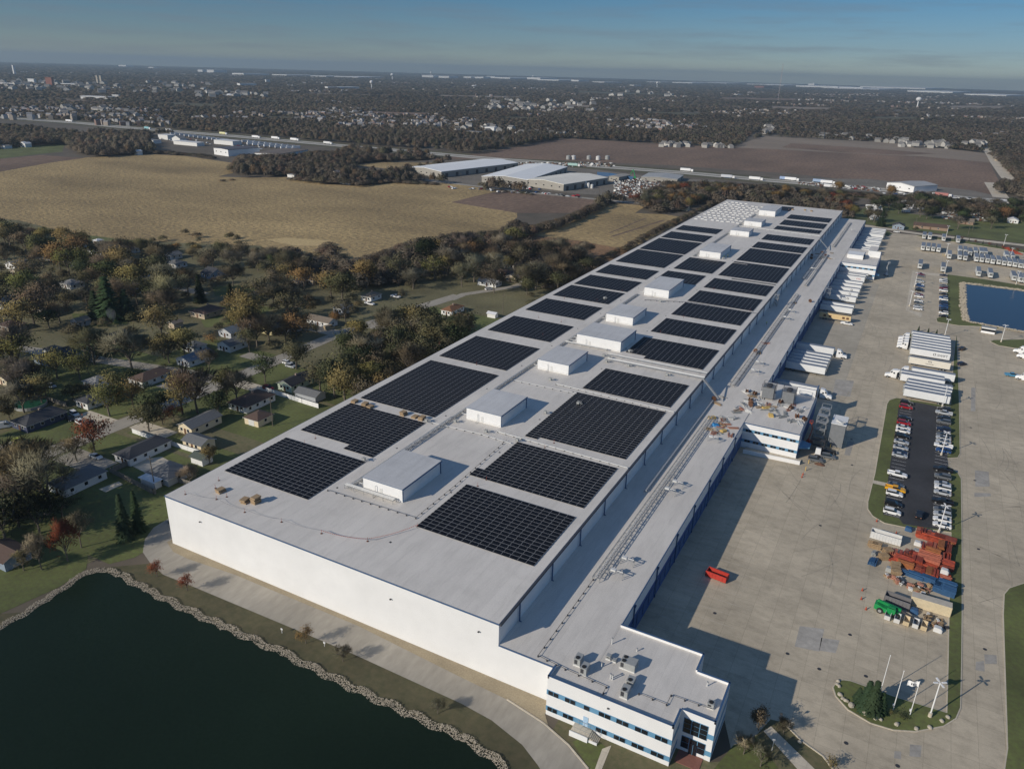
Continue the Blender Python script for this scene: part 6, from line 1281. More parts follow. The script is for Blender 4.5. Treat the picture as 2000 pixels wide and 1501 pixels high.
def tree(p, kind, c, h, lab=None, grp=None, wide=1.0, world_=False):
    if h > 8 and kind not in ('spruce', 'shrub') and not (grp and 'belt behind' in grp): h *= 1.3
    x, y = p if world_ else G(*p); R = random.Random(int(x*13+y*7)); pr = R.choice(TP[kind]); s = h/10*R.uniform(1.15, 1.3) if kind != 'shrub' else h/7.5
    j = R.uniform(.85, 1.15); col = tuple(v*j*R.uniform(.93, 1.07) for v in TC[c]); TREEXY.append((x, y, h*.4))
    kn = {'bare': 'bare', 'leafy': 'full', 'thin': 'thinning', 'spruce': 'conifer', 'shrub': 'shrub'}[kind]
    return place(pr, (x, y, 0), R.uniform(0, 6.28), lab or f'{CN2.get(c, c)} {"late autumn tree with a "+kn+" crown" if kind not in ("shrub", "spruce") else kn} {grp}', f'{CN2.get(c, c)} {kn} {"trees" if kind != "shrub" else "bushes"} {grp}' if grp else None, (s*wide, s*wide, s), col)
A = 'among the houses and gardens'
for px, py, k, c, h, w, lab in [
    (357, 808, 'thin', 'yellow', 13.5, 1.0, 'tall yellow olive tree standing above the street behind the cream bungalow'), (386, 806, 'bare', 'brown', 14.5, 1, 'tall brown bare tree beside the tall yellow olive one'),
    (318, 830, 'thin', 'red', 6.5, 1, 'small dark red tree below the tall yellow olive one'), (340, 822, 'thin', 'red', 7, 1, 'maroon tree left of the cream bungalow'), (184.5, 881, 'thin', 'red', 10, 1.05, 'spreading red brown tree at the street edge'), (182, 884, 'shrub', 'yellow', 2.8, .8, 'bright yellow bush under the red brown tree'),
    (261, 795, 'thin', 'orange', 9, 1, 'orange brown tree by the street beside the ornamental grass'), (518, 747, 'thin', 'green', 10.5, .9, 'grey green tree in front of the middle houses'), (488, 688, 'thin', 'olive', 9.5, .9, 'olive tree on the lawn across the street'), (579, 721, 'leafy', 'olive', 10.5, 1, 'olive tree by the two cars at the street end'),
    (654, 776, 'leafy', 'green', 12.5, 1, 'big grey green tree nearest the warehouse wall'), (672, 752, 'thin', 'olive', 12.5, 1, 'olive tree just behind the big grey green one'), (259, 726, 'bare', 'grey', 16, 1, 'tallest bare grey tree, its trunk on the mown lawn'), (185.5, 712, 'bare', 'olive', 13, 1, 'rounded olive bare tree left of the tallest grey one'),
    (318.5, 667, 'thin', 'yellow', 15, .9, 'tall yellow olive tree left of the wooden fence'), (392, 590, 'spruce', 'dark', 13, 1.1, 'tall dark conifer shaped like a flame'), (451.5, 586, 'spruce', 'dark', 7.5, 1.8, 'short round dark conifer beside the bright white gable'), (217, 624, 'spruce', 'spruce', 18, 1.75, 'giant broad spruce behind the small green lawn'), (190, 622, 'spruce', 'spruce', 12, 1.6, 'lower spruce left of the giant broad one'), (250, 622, 'spruce', 'spruce', 12, 1.6, 'lower spruce right of the giant broad one'),
    (257, 555, 'bare', 'grey', 12.5, 1.05, 'spreading bare tree on the lawn by the far street'), (310, 552, 'leafy', 'olive', 13, 1, 'olive tree right of the spreading bare tree by the far street'), (206, 545, 'bare', 'grey', 12.5, 1.1, 'wide bare tree left of the far street bend'), (119, 532, 'leafy', 'orange', 15, 1, 'big orange yellow tree near the far street'),
    (100, 990, 'bare', 'grey', 14, 1.15, 'big bare tree covering the grey roofed house at lower left'), (78, 958, 'bare', 'brown', 12, 1.1, 'brown bare tree behind the big one at lower left'), (48, 958, 'bare', 'brown', 12, 1.2, 'wide brown bare tree over the road at lower left'), (3, 985, 'leafy', 'yellow', 11, 1, 'yellow tree cut by the left picture edge'), (12, 1062, 'thin', 'olive', 12, 1, 'olive tree at the left edge above the brown roofed house'), (122, 1008, 'bare', 'dark', 8, 1.3, 'dark bare bush below the big bare tree'), (62, 925, 'bare', 'brown', 10, 1.3, 'reddish bare tree shading the road'), (150, 900, 'bare', 'brown', 8, 1.2, 'bare tree beside the drive with a white car'),
    (159, 1069, 'bare', 'grey', 9, .6, 'slim bare sapling on the slope, farthest of three'), (132.6, 1096, 'bare', 'red', 10, .6, 'slim reddish bare sapling on the slope'), (81.6, 1112, 'bare', 'grey', 9, .6, 'slim bare sapling nearest the pond slope'), (47, 1114, 'bare', 'brown', 6, 1, 'bare bush beside the blue grey gable'),
    (246.5, 1051, 'spruce', 'spruce', 11, .85, 'left of the two slender spruces by the warehouse corner'), (272, 1036, 'spruce', 'spruce', 10, .85, 'right of the two slender spruces by the warehouse corner'),
    (307, 1126, 'thin', 'red', 5.2, .9, 'small rust red tree nearest the bend of the drive'), (366, 1153, 'thin', 'red', 5.4, .9, 'small rust red tree, second from the bend of the drive'), (598, 1256, 'thin', 'orange', 4.8, .9, 'small orange tree alone on the pond bank'), (670, 1291, 'bare', 'grey', 4, 1, 'tiny bare sapling on the pond bank'), (855, 1393, 'bare', 'grey', 3.5, 1, 'low bare sapling near the right end of the pond bank'),
    (563, 543, 'bare', 'brown', 14, 1, 'tall bare tree at the corner of the corn field'), (675, 628, 'thin', 'brown', 11, .8, 'brown tree with its trunk on the orange leaf carpet'), (655, 634, 'leafy', 'orange', 7.5, 1, 'bright orange tree in front of the white gabled house'), (765, 634, 'leafy', 'green', 8, 1.3, 'wide low green grey tree beside the lane'), (718, 720, 'bare', 'pale', 13, 1, 'pale trunked bare tree in front of the olive mass'),
    (926, 551, 'bare', 'pale', 14, 1.2, 'large pale grey bare tree left of the mobile homes'), (965, 572, 'bare', 'brown', 12, 1, 'brown bare tree by the low white house'), (902, 560, 'bare', 'pale', 12, 1, 'pale bare tree left of the large pale one'), (835, 520, 'leafy', 'dark', 15, 1, 'large dark brown tree standing over the field hedge'), (1023, 548, 'thin', 'olive', 9, 1.1, 'olive tree right of the mobile homes'),
    (410, 905, 'leafy', 'yellow', 6.0, 1.1, 'golden bush beside the shed with white front'), (372, 945, 'bare', 'pale', 7, 1.0, 'pale bare bush over the grey garage at the warehouse corner'), (620, 652, 'shrub', 'yellow', 5, 1, 'pale yellow feathery bush by the side street'), (415, 668, 'shrub', 'orange', 4, 1.6, 'orange bush behind the white garage'),
    (1481, 1425, 'leafy', 'brown', 6.0, .8, 'brown tree by the path at the office lawn'), (1452, 1472, 'bare', 'pale', 5, 1, 'pale bare tree in the office lawn, nearer the building'), (1485, 1496, 'bare', 'pale', 5.5, 1, 'pale bare tree at the bottom picture edge beside the path'), (1530, 1432, 'bare', 'brown', 4, 1.1, 'bare brown bush along the path kerb'), (1620, 1498, 'shrub', 'yellow', 2.6, 1.1, 'golden grass clump at the bottom picture edge'), (1650, 1580, 'bare', 'grey', 5.5, 1, 'bare tree cut by the bottom picture edge'),
    (1700, 1391, 'spruce', 'spruce', 7.0, 1.25, 'broad dark spruce in the boulder island'), (1688, 1383, 'spruce', 'spruce', 6, 1.3, 'lower spruce leaning left of the broad dark one'), (1717, 1392, 'spruce', 'spruce', 4.5, 1.4, 'smallest spruce right of the broad dark one'), (1675, 1368, 'spruce', 'spruce', 3, 1.6, 'low juniper at the left tip of the boulder island'), (1760, 1398, 'shrub', 'green', 1.2, 2.2, 'low round clipped hedge between the flagpoles'), (1738, 1396, 'shrub', 'yellow', 1.5, .8, 'tuft of pale ornamental grass in the island'),
    (1667, 425, 'leafy', 'ygreen', 10, 1, 'yellow green tree at the far corner of the warehouse'), (1720, 442, 'spruce', 'spruce', 14, 1.3, 'dark spruce at the road behind the far corner'), (1737, 388, 'leafy', 'orange', 12, 1, 'orange tree beside the metal barn roof'), (1636, 378, 'leafy', 'orange', 12, 1, 'orange tree in the wood behind the far roof edge'), (1958, 432, 'leafy', 'orange', 12, 1.1, 'orange brown tree on the far right lawn'), (1935, 447, 'thin', 'brown', 10, 1.1, 'reddish brown tree before the far right lawn'), (1870, 448, 'bare', 'grey', 10, 1, 'grey bare tree by the long low brown house'), (1345, 410, 'leafy', 'yellow', 9, 1, 'yellow tree beside the cream house near the far roof edge'), (1262, 408, 'bare', 'grey', 12, 1.1, 'large round bare tree at the corner of the second corn field'), (1695, 432, 'thin', 'brown', 10, 1, 'brown tree left of the dark spruce by the road'),
    (1787, 438+15, 'bare', 'brown', 5, 1, 'bare brown tree by the road at the yard entrance')]:
    tree((px, py), k, c, h, lab, None, w)
for i, (px, py) in enumerate([(1793, 648), (1812, 651), (1828, 655)]): tree((px, py), 'spruce', 'spruce', 2.6, f'little fir, {ORD[i]} from the left behind the yard trailer row', None, 1.2)
# rows of young trees on the far verge
for k in range(11):
    t = k/10; tree((1865+t*135, 466+t*27), 'shrub' if k % 2 else 'spruce', 'red' if k % 2 else 'spruce', 2.6, None, 'on the far verge of the yard')
# random fill of the housing woods
occ = list(TREEXY)
ROADS = [[(-82, -60), (-66, -60), (-66, 262), (-82, 262)], [(-200, 56), (-66, 70), (-66, 90), (-200, 78)], GL([(724, 664), (760, 632), (905, 568), (1003, 555), (1003, 566), (905, 584), (764, 650), (728, 682)])]
LAWNS = [(-69, -42, -8, 16), (-42, -9, -10, 34), (-44, -9, 44, 62), (-43, -9, 68, 88), (-42, -14, 180, 216), (-100, -84, 55, 62), (-95, -84, -5, 19), (-60, -12, 20, 36)]
def free(x, y, d):
    for (a, b_, c, e) in HOUSES:
        if a-1 < x < c+1.5 and b_-2.5 < y < e+1.5: return False
    for q in ROADS:
        if inside(x, y, q): return False
    for (a, c, b_, e) in LAWNS:
        if a < x < c and b_ < y < e: return False
    for (a, b_, r) in occ:
        if (a-x)**2+(b_-y)**2 < (d+r*.4)**2: return False
    return True
R = random.Random(21); PAL = [('leafy', 'olive'), ('thin', 'olive'), ('thin', 'brown'), ('bare', 'brown'), ('bare', 'grey'), ('leafy', 'yellow'), ('leafy', 'green'), ('bare', 'grey'), ('thin', 'ygreen'), ('bare', 'brown'), ('leafy', 'olive'), ('thin', 'orange'), ('bare', 'grey'), ('bare', 'pale'), ('thin', 'yellow'), ('bare', 'brown'), ('thin', 'olive'), ('thin', 'brown')]
def behind(x, y, h):
    k = CAM[2]/(CAM[2]-h); return CAM[0]+(x-CAM[0])*k, CAM[1]+(y-CAM[1])*k
def fill(poly, n, hmin, hmax, d, pal, grp, tries=40, wide=1.0, fit=None):
    xs = [p[0] for p in poly]; ys = [p[1] for p in poly]; k = 0; t = 0
    while k < n and t < n*tries:
        t += 1; x, y = R.uniform(min(xs), max(xs)), R.uniform(min(ys), max(ys))
        if not inside(x, y, poly) or not free(x, y, d): continue
        kd, c = R.choice(pal); h = R.uniform(hmin, hmax)
        if inside(*behind(x, y, h*.9), cornp) and not inside(*behind(x, y, h*.45), cornp): h *= .6
        elif inside(*behind(x, y, h*.45), cornp): continue
        tree((x, y), kd, c, h, None, grp, wide*R.uniform(.95, 1.2), True); occ.append((x, y, h*.4)); k += 1
    return k
near_wall = GL([(600, 760), (700, 690), (690, 660), (790, 640), (900, 650)])+[(-9, 170), (-9, 92)]
n1 = fill(near_wall, 44, 9, 13, 3.2, [('leafy', 'olive'), ('thin', 'olive'), ('thin', 'brown'), ('leafy', 'green'), ('bare', 'brown'), ('leafy', 'yellow')], 'in the dense belt beside the warehouse')
upper = GL([(-40, 455), (60, 455), (133, 445), (130, 470), (260, 480), (350, 455), (455, 462), (540, 500), (560, 520), (600, 560), (560, 590), (470, 570), (380, 580), (300, 640), (200, 670), (60, 720), (-40, 760)])
n2 = fill(upper, 102, 8, 14, 3.8, PAL, 'in the upper part of the housing', wide=1.15)
mid = GL([(560, 520), (700, 520), (850, 470), (960, 470), (1080, 500), (1190, 510), (1110, 560), (1040, 600), (1010, 560), (900, 560), (780, 600), (700, 650), (600, 690), (520, 700), (430, 650), (380, 600), (480, 580), (600, 560)])
n3 = fill(mid, 74, 8, 14, 3.2, PAL, 'between the corn field and the warehouse', wide=1.1)
low = GL([(-40, 740), (60, 720), (200, 680), (330, 690), (520, 720), (560, 760), (460, 800), (420, 830), (330, 850), (200, 900), (120, 960), (60, 1000), (-40, 1060)])
n4 = fill(low, 32, 6, 11, 3.6, PAL, 'along the near streets')
n5 = fill(GL([(-60, 980), (60, 990), (140, 1010), (120, 1040), (-60, 1090)]), 8, 7, 11, 3, [('bare', 'brown'), ('bare', 'grey'), ('bare', 'dark')], 'at the lower left above the pond')
for k in range(34):
    y = 6+k*3.4+R.uniform(-.8, .8); tree((R.uniform(-9.5, -5.5), y), 'spruce' if k % 3 == 0 else 'shrub', R.choice(['spruce', 'green', 'olive', 'brown']), R.uniform(2.4, 4.5), None, 'in the hedge along the warehouse wall', 1, True)
for k in range(16):
    tree((-85-R.uniform(0, 8)+18*0-(16 if k % 2 else 0), 82+R.uniform(-4, 4)-k*2.2), 'shrub', R.choice(['green', 'dark']), R.uniform(2.5, 4), None, 'in the dark hedges between the gardens', 1.4, True)
for k in range(14):
    x, y = G(520+R.uniform(-10, 60), 720); tree((-134+R.uniform(-2, 2), 62+k*4), 'shrub', 'dark', R.uniform(3, 5), None, 'in the dark hedges between the gardens', 1.5, True)
n6 = fill(GL([(1290, 372), (1380, 372), (1480, 372), (1600, 383), (1690, 400), (1700, 425), (1655, 428), (1640, 405), (1500, 395), (1410, 385), (1345, 418), (1270, 412), (1230, 396)]), 60, 9, 14, 4.5, [('thin', 'brown'), ('bare', 'brown'), ('leafy', 'olive'), ('bare', 'grey'), ('leafy', 'orange'), ('thin', 'red')], 'in the belt behind the far roof edge', wide=1.2)
n7 = fill(GL([(1690, 400), (1760, 395), (1900, 412), (2030, 408), (2040, 440), (1900, 436), (1800, 430), (1745, 436), (1700, 438)]), 60, 7, 12, 3.2, [('thin', 'brown'), ('bare', 'grey'), ('leafy', 'green'), ('bare', 'brown')], 'between the far yard verge and the highway', wide=1.2)
print('TREES', len(TREEXY), n1, n2, n3, n4, n5, n6, n7)

# ------------------------------------------------------------------ woods as one mass
NOZ = [np.asarray(x) for x in (GL([(0, 0)]),)]
def patchnoise(X, Y, s, seed):
    r = np.random.RandomState(seed); v = np.zeros(len(X))
    for k in range(7):
        a = r.uniform(0, 6.28); f = 2*np.pi/(s*r.uniform(.4, 1.8)); v += np.sin((X*np.cos(a)+Y*np.sin(a))*f+r.uniform(0, 6.28))
    return v/7**.5
def crown_template(nv, seed):
    """one ragged crown: many loose facets spread over a lumpy dome"""
    r = np.random.RandomState(seed); P_ = []; n = nv
    u = r.normal(size=(n, 3)); u[:, 2] = np.abs(u[:, 2])*.9+.05; u /= np.linalg.norm(u, axis=1)[:, None]
    rad = r.uniform(.62, 1.05, n); c = u*rad[:, None]*np.array([.5, .5, .62]); c[:, 2] += .34
    a = r.normal(size=(n, 3)); a /= np.linalg.norm(a, axis=1)[:, None]; nn = u+a*.3; nn /= np.linalg.norm(nn, axis=1)[:, None]
    t = np.cross(nn, r.normal(size=(n, 3))); t /= np.linalg.norm(t, axis=1)[:, None]; w = np.cross(nn, t); s = (r.uniform(.6, 1.25, n)*1.75/np.sqrt(n))[:, None]
    V = np.stack([c-t*s*.5-w*s*.4, c+t*s*.55-w*s*.3, c+w*s*.6], 1).reshape(-1, 3)
    return np.concatenate([V, np.repeat(u*.75+nn*.25, 3, 0)], 1)
def wood(name, X, Y, S, Hh, C, nfac, seed, label):
    r = np.random.RandomState(seed); T = [crown_template(nfac, seed+k) for k in range(6)]; N = len(X)
    ti = r.randint(0, 6, N); an = r.uniform(0, 6.28, N); T_ = np.stack(T)[ti]
    ca, sa = np.cos(an)[:, None], np.sin(an)[:, None]; V = np.empty_like(T_[..., :3]); Nn = np.empty_like(V); Nn[..., 0] = T_[..., 3]*ca-T_[..., 4]*sa; Nn[..., 1] = T_[..., 3]*sa+T_[..., 4]*ca; Nn[..., 2] = T_[..., 5]; Nn = Nn.reshape(-1, 3)
    V[..., 0] = (T_[..., 0]*ca-T_[..., 1]*sa)*S[:, None]+X[:, None]; V[..., 1] = (T_[..., 0]*sa+T_[..., 1]*ca)*S[:, None]+Y[:, None]; V[..., 2] = np.maximum(T_[..., 2], 0)*Hh[:, None]
    V = V.reshape(-1, 3); nf = len(V)//3; me = bpy.data.meshes.new(name); me.vertices.add(len(V)); me.vertices.foreach_set('co', V.astype(np.float32).ravel())
    me.loops.add(len(V)); me.loops.foreach_set('vertex_index', np.arange(len(V), dtype=np.int32)); me.polygons.add(nf); me.polygons.foreach_set('loop_start', np.arange(0, len(V), 3, dtype=np.int32)); me.polygons.foreach_set('loop_total', np.full(nf, 3, np.int32))
    col = np.repeat(C, T_.shape[1], 0); jit = np.repeat(r.uniform(.88, 1.12, nf), 3)[:, None]; col = np.concatenate([np.clip(col*jit, 0, 1), np.ones((len(V), 1))], 1)
    a = me.color_attributes.new('tint', 'FLOAT_COLOR', 'POINT'); a.data.foreach_set('color', col.astype(np.float32).ravel()); na = me.attributes.new('nrm', 'FLOAT_VECTOR', 'POINT'); na.data.foreach_set('vector', Nn.astype(np.float32).ravel()); me.materials.append(wm); me.update(); me.validate()
    o = bpy.data.objects.new(name, me); scene.collection.objects.link(o); return tag(o, label, 'woodland', kind='stuff')
pal = np.array([[.115, .092, .070], [.098, .076, .058], [.135, .115, .09], [.085, .078, .045], [.062, .070, .036], [.15, .092, .045], [.11, .062, .045], [.042, .048, .030]])
def colors(X, Y, seed, dist=None):
    r = np.random.RandomState(seed); p = patchnoise(X, Y, 260, seed); q = patchnoise(X, Y, 900, seed+1); w = np.stack([1.2+p*.5, 1.2+q*.5, .7-p*.3, .5+p*.4, .35+np.clip(q, -1, 1)*.35, .22+np.clip(-p, 0, 1)*.3, .25+np.clip(-q, 0, 1)*.3, .22+np.clip(p*q, 0, 1)*.3], 1); w = np.clip(w, .02, None); w /= w.sum(1)[:, None]
    c = (w.cumsum(1) > r.uniform(size=(len(X), 1))).argmax(1); C = (pal[c]*.5+pal[:3].mean(0)*.45)*r.uniform(.85, 1.15, (len(X), 1))*1.6*(1+.13*np.clip(patchnoise(X, Y, 600, seed+5), -1.5, 1.5))[:, None]*np.array([.97, 1.0, 1.0])
    return C
def in_poly_px(P_): return P_
r_ = np.random.RandomState(3)
def pts_in(poly, spacing, seed, jitter=.5):
    r = np.random.RandomState(seed); P_ = np.array(poly); x0, y0 = P_.min(0); x1, y1 = P_.max(0); gx, gy = np.meshgrid(np.arange(x0, x1, spacing), np.arange(y0, y1, spacing)); gx = gx.ravel()+r.uniform(-jitter, jitter, gx.size)*spacing; gy = gy.ravel()+r.uniform(-jitter, jitter, gy.size)*spacing
    m = inside_np(gx, gy, poly); return gx[m], gy[m]
# hedgerows and copses in the middle distance
hedges = [([(392, 354), (455, 349), (540, 350), (560, 345), (690, 345), (700, 363), (640, 362), (560, 352), (480, 352), (400, 357)], 8, 11, 0), ([(700, 352), (760, 348), (800, 352), (860, 358), (940, 368), (1030, 374), (1060, 384), (975, 374), (890, 364), (765, 358), (700, 366)], 7, 8, 0),
  ([(1005, 428), (1040, 440), (1110, 420), (1150, 400), (1190, 390), (1200, 396), (1150, 424), (1080, 452), (1035, 466), (960, 485), (900, 510), (860, 500), (880, 465), (965, 456)], 5.5, 9, 0),
  ([(560, 478), (640, 512), (700, 505), (760, 485), (800, 468), (880, 455), (940, 470), (850, 520), (760, 540), (650, 560), (560, 510)], 7, 11, 0),
  ([(640, 470), (700, 520), (860, 490), (960, 480), (1000, 470), (1120, 510), (1190, 505), (1150, 540), (1040, 560), (900, 540), (700, 570), (560, 560)], 8, 9, 0),
  ([(125, 284), (180, 280), (260, 288), (400, 300), (455, 318), (380, 305), (290, 300), (200, 308), (150, 300)], 10, 12, 0),
  ([(0, 258), (100, 258), (250, 262), (280, 272), (150, 282), (60, 288), (-60, 296), (-80, 262)], 11, 13, 0),
  ([(455, 318), (470, 300), (560, 300), (650, 306), (760, 300), (780, 310), (690, 322), (680, 345), (560, 345), (440, 336)], 9, 11, 0),
  ([(700, 292), (790, 297), (880, 305), (830, 312), (760, 316), (690, 318), (560, 300), (620, 292)], 9, 10, 0),
  ([(1300, 352), (1420, 358), (1500, 360), (1600, 370), (1640, 380), (1560, 384), (1400, 376), (1290, 368)], 8, 11, 0), ([(1640, 372), (1700, 376), (1780, 384), (1880, 394), (1990, 404), (1980, 412), (1840, 398), (1700, 388), (1640, 384)], 13, 8, 0), ([(1380, 338), (1500, 348), (1560, 354), (1540, 358), (1400, 346)], 15, 8, 0),
  ([(1790, 372), (1900, 392), (2080, 408), (2080, 430), (2000, 428), (1900, 418), (1780, 392), (1760, 385)], 9, 11, 0), ([(1930, 300), (1950, 296), (2080, 320), (2080, 400), (1990, 392), (1985, 350), (1960, 325)], 10, 12, 0),
  ([(1190, 505), (1230, 488), (1300, 448), (1420, 388), (1410, 386), (1290, 440), (1210, 484), (1130, 520), (1060, 570), (1120, 560)], 4.5, 4, 0),
  ([(1280, 362), (1240, 398), (1290, 420), (1400, 383), (1380, 372)], 10, 9, 0)]
XS, YS, SS, HS = [], [], [], []
for i, (P_, sp, hh, _) in enumerate(hedges):
    X, Y = pts_in(GL(P_), sp*.82, i+50)
    h_t = np.full(len(X), hh*1.0)*r_.uniform(.6, 1.15, len(X)); done = np.zeros(len(X), bool); hf = np.zeros(len(X))
    for f_ in (1, .7, .45, .28):
        k_ = CAM[2]/(CAM[2]-h_t*f_*.85); inn = inside_np(CAM[0]+(X-CAM[0])*k_, CAM[1]+(Y-CAM[1])*k_, GL(P_)) | inside_np(CAM[0]+(X-CAM[0])*k_, CAM[1]+(Y-CAM[1])*k_, hood); new = inn & ~done; hf[new] = (h_t*f_)[new]; done |= inn
    if i in (3, 4): done &= ~inside_np(X, Y, b3) | (r_.uniform(size=len(X)) < .25)
    if i in (3, 4): done &= r_.uniform(size=len(X)) < .62
    X, Y, hf = X[done], Y[done], hf[done]
    XS.append(X); YS.append(Y); SS.append(np.full(len(X), sp*1.35)*r_.uniform(.75, 1.25, len(X))); HS.append(hf)
X, Y, S, Hh = map(np.concatenate, (XS, YS, SS, HS))
ok = np.ones(len(X), bool)
for (a, b_, c, e) in HOUSES: ok &= ~((X > a-3) & (X < c+3) & (Y > b_-3) & (Y < e+3))
for (a, c, b_, e) in LAWNS: ok &= ~((X > a) & (X < c) & (Y > b_) & (Y < e))
for q in ROADS: ok &= ~inside_np(X, Y, q)
ok &= ~((X > -4) & (X < 125) & (Y < 600))
for a, c in zip(hw[:-1], hw[1:]):
    l = math.hypot(c[0]-a[0], c[1]-a[1]); t = ((X-a[0])*(c[0]-a[0])+(Y-a[1])*(c[1]-a[1]))/l; u = ((X-a[0])*-(c[1]-a[1])+(Y-a[1])*(c[0]-a[0]))/l; near = (t > -20) & (t < l+20)
    ok &= ~(near & (np.abs(u) < 30)); Hh = np.where(near & (u > -130) & (u < 0) & (X < -100), Hh*np.clip(-u/130, .25, 1), Hh)
X, Y, S, Hh = X[ok], Y[ok], S[ok], Hh[ok]
wood('hedgerow', X, Y, S, Hh, colors(X, Y, 5), 200, 11, 'brown hedgerows and bare copses round the tan corn fields')
print('HEDGE', len(X))
X, Y = [], []
for P_, sd in ((upper, 1), (mid, 2), (near_wall, 3)):
    a, c = pts_in(P_, 7.5, 90+sd); X.append(a); Y.append(c)
X, Y = map(np.concatenate, (X, Y)); keep = np.array([free(x, y, 1.2) for x, y in zip(X, Y)]) & (np.random.RandomState(2).uniform(size=len(X)) < .3) & (X < -8); X, Y = X[keep], Y[keep]; q1 = np.random.RandomState(8)
wood('thicket', X, Y, q1.uniform(4.5, 9.5, len(X)), q1.uniform(2.5, 7, len(X)), colors(X, Y, 15)*np.array([.9, .95, .8]), 420, 21, 'undergrowth and small bare trees filling the gaps among the houses')
print('THICKET', len(X))
# the wooded plain to the horizon
cx0, cy0 = CAM[0], CAM[1]; lst = []
far_excl = [cornp, corn2, darkp, patchp, b3, GL([(795, 345), (940, 305), (1000, 309), (1300, 340), (1400, 352), (1380, 366), (1260, 400), (1150, 392), (1000, 372), (880, 360)]), GL([(1500, 345), (1700, 345), (1900, 372), (2080, 395), (2080, 500), (1700, 470), (1640, 400), (1600, 366)]),
  GL([(300, 262), (470, 262), (680, 290), (640, 310), (450, 322), (300, 300), (290, 275)]), GL([(-80, 285), (60, 284), (126, 282), (168, 308), (0, 340), (-90, 340)]), GL([(690, 320), (850, 314), (850, 330), (700, 345)]), hood,
  GL([(1923, 280), (1945, 312), (1985, 350), (1985, 362), (1936, 362), (1955, 388), (1940, 388), (1925, 355), (1915, 310)]), GL([(445, 252), (520, 246), (560, 250), (480, 257)])]
hwx = np.array(hw)
d0 = 720.0; sd_ = 77
while d0 < 20000:
    s = max(7.5, d0*.0047); d1 = d0+s*.8; n = int(1.42*d0*.92/(s*.92)); r = np.random.RandomState(sd_); sd_ += 1
    th = YAW+r.uniform(-.72, .72, n); dd = r.uniform(d0, d1, n); lst.append(np.stack([cx0+dd*np.sin(th), cy0+dd*np.cos(th), np.full(n, s), dd], 1)); d0 = d1
A_ = np.concatenate(lst); X, Y, S, D = A_.T
ok = ~((X > -40) & (X < 330) & (Y < 640))
for q in far_excl+CLEAR: ok &= ~inside_np(X, Y, q)
for a, c in zip(hw[:-1], hw[1:]):
    l = math.hypot(c[0]-a[0], c[1]-a[1]); t = ((X-a[0])*(c[0]-a[0])+(Y-a[1])*(c[1]-a[1]))/l; u = ((X-a[0])*-(c[1]-a[1])+(Y-a[1])*(c[0]-a[0]))/l; ok &= ~((t > -20) & (t < l+20) & (u < 36) & (u > -100-60*np.sin(t*.01+X*.004)))
cl = patchnoise(X, Y, 500, 9)+patchnoise(X, Y, 2200, 10)*.8; uu = np.random.RandomState(1).uniform(size=len(X)); ok &= (cl > -1.0) | (uu < .22); ok &= (cl > .2) | (uu < .8)
k_ = CAM[2]/(CAM[2]-8.0)
for q in (cornp, darkp, corn2): ok &= ~inside_np(CAM[0]+(X-CAM[0])*k_, CAM[1]+(Y-CAM[1])*k_, q)
for f_, sd2 in ((420, 1), (900, 2)):
    lx = (X*math.cos(.12*sd2)+Y*math.sin(.12*sd2)) % f_; ly = (-X*math.sin(.12*sd2)+Y*math.cos(.12*sd2)) % (f_*.8); ok &= ~(((lx < 14) | (ly < 14)) & (uu < .8) & (D > 1100))
X, Y, S, D, = X[ok], Y[ok], S[ok], D[ok]; rr = np.random.RandomState(5)
for nm, lo, hi, nf in (('woodland', 0, 1500, 110), ('woodland', 1500, 4000, 36), ('woodland', 4000, 30000, 14)):
    m = (D >= lo) & (D < hi); k = m.sum(); Sx = S[m]*rr.uniform(.8, 1.9, k); hh = {110: 12, 36: 9, 14: 7}[nf]*rr.uniform(.45, 1.15, k)*(1+.15*patchnoise(X[m], Y[m], 300, 4))
    C = colors(X[m], Y[m], 31+nf)
    wood(nm, X[m], Y[m], Sx, hh, C, nf, 40+nf, {110: 'bare brown woodland beyond the highway and fields', 36: 'wooded suburbs in the middle of the plain', 14: 'dark wooded plain fading to the horizon'}[nf])
    print('WOOD', lo, k)

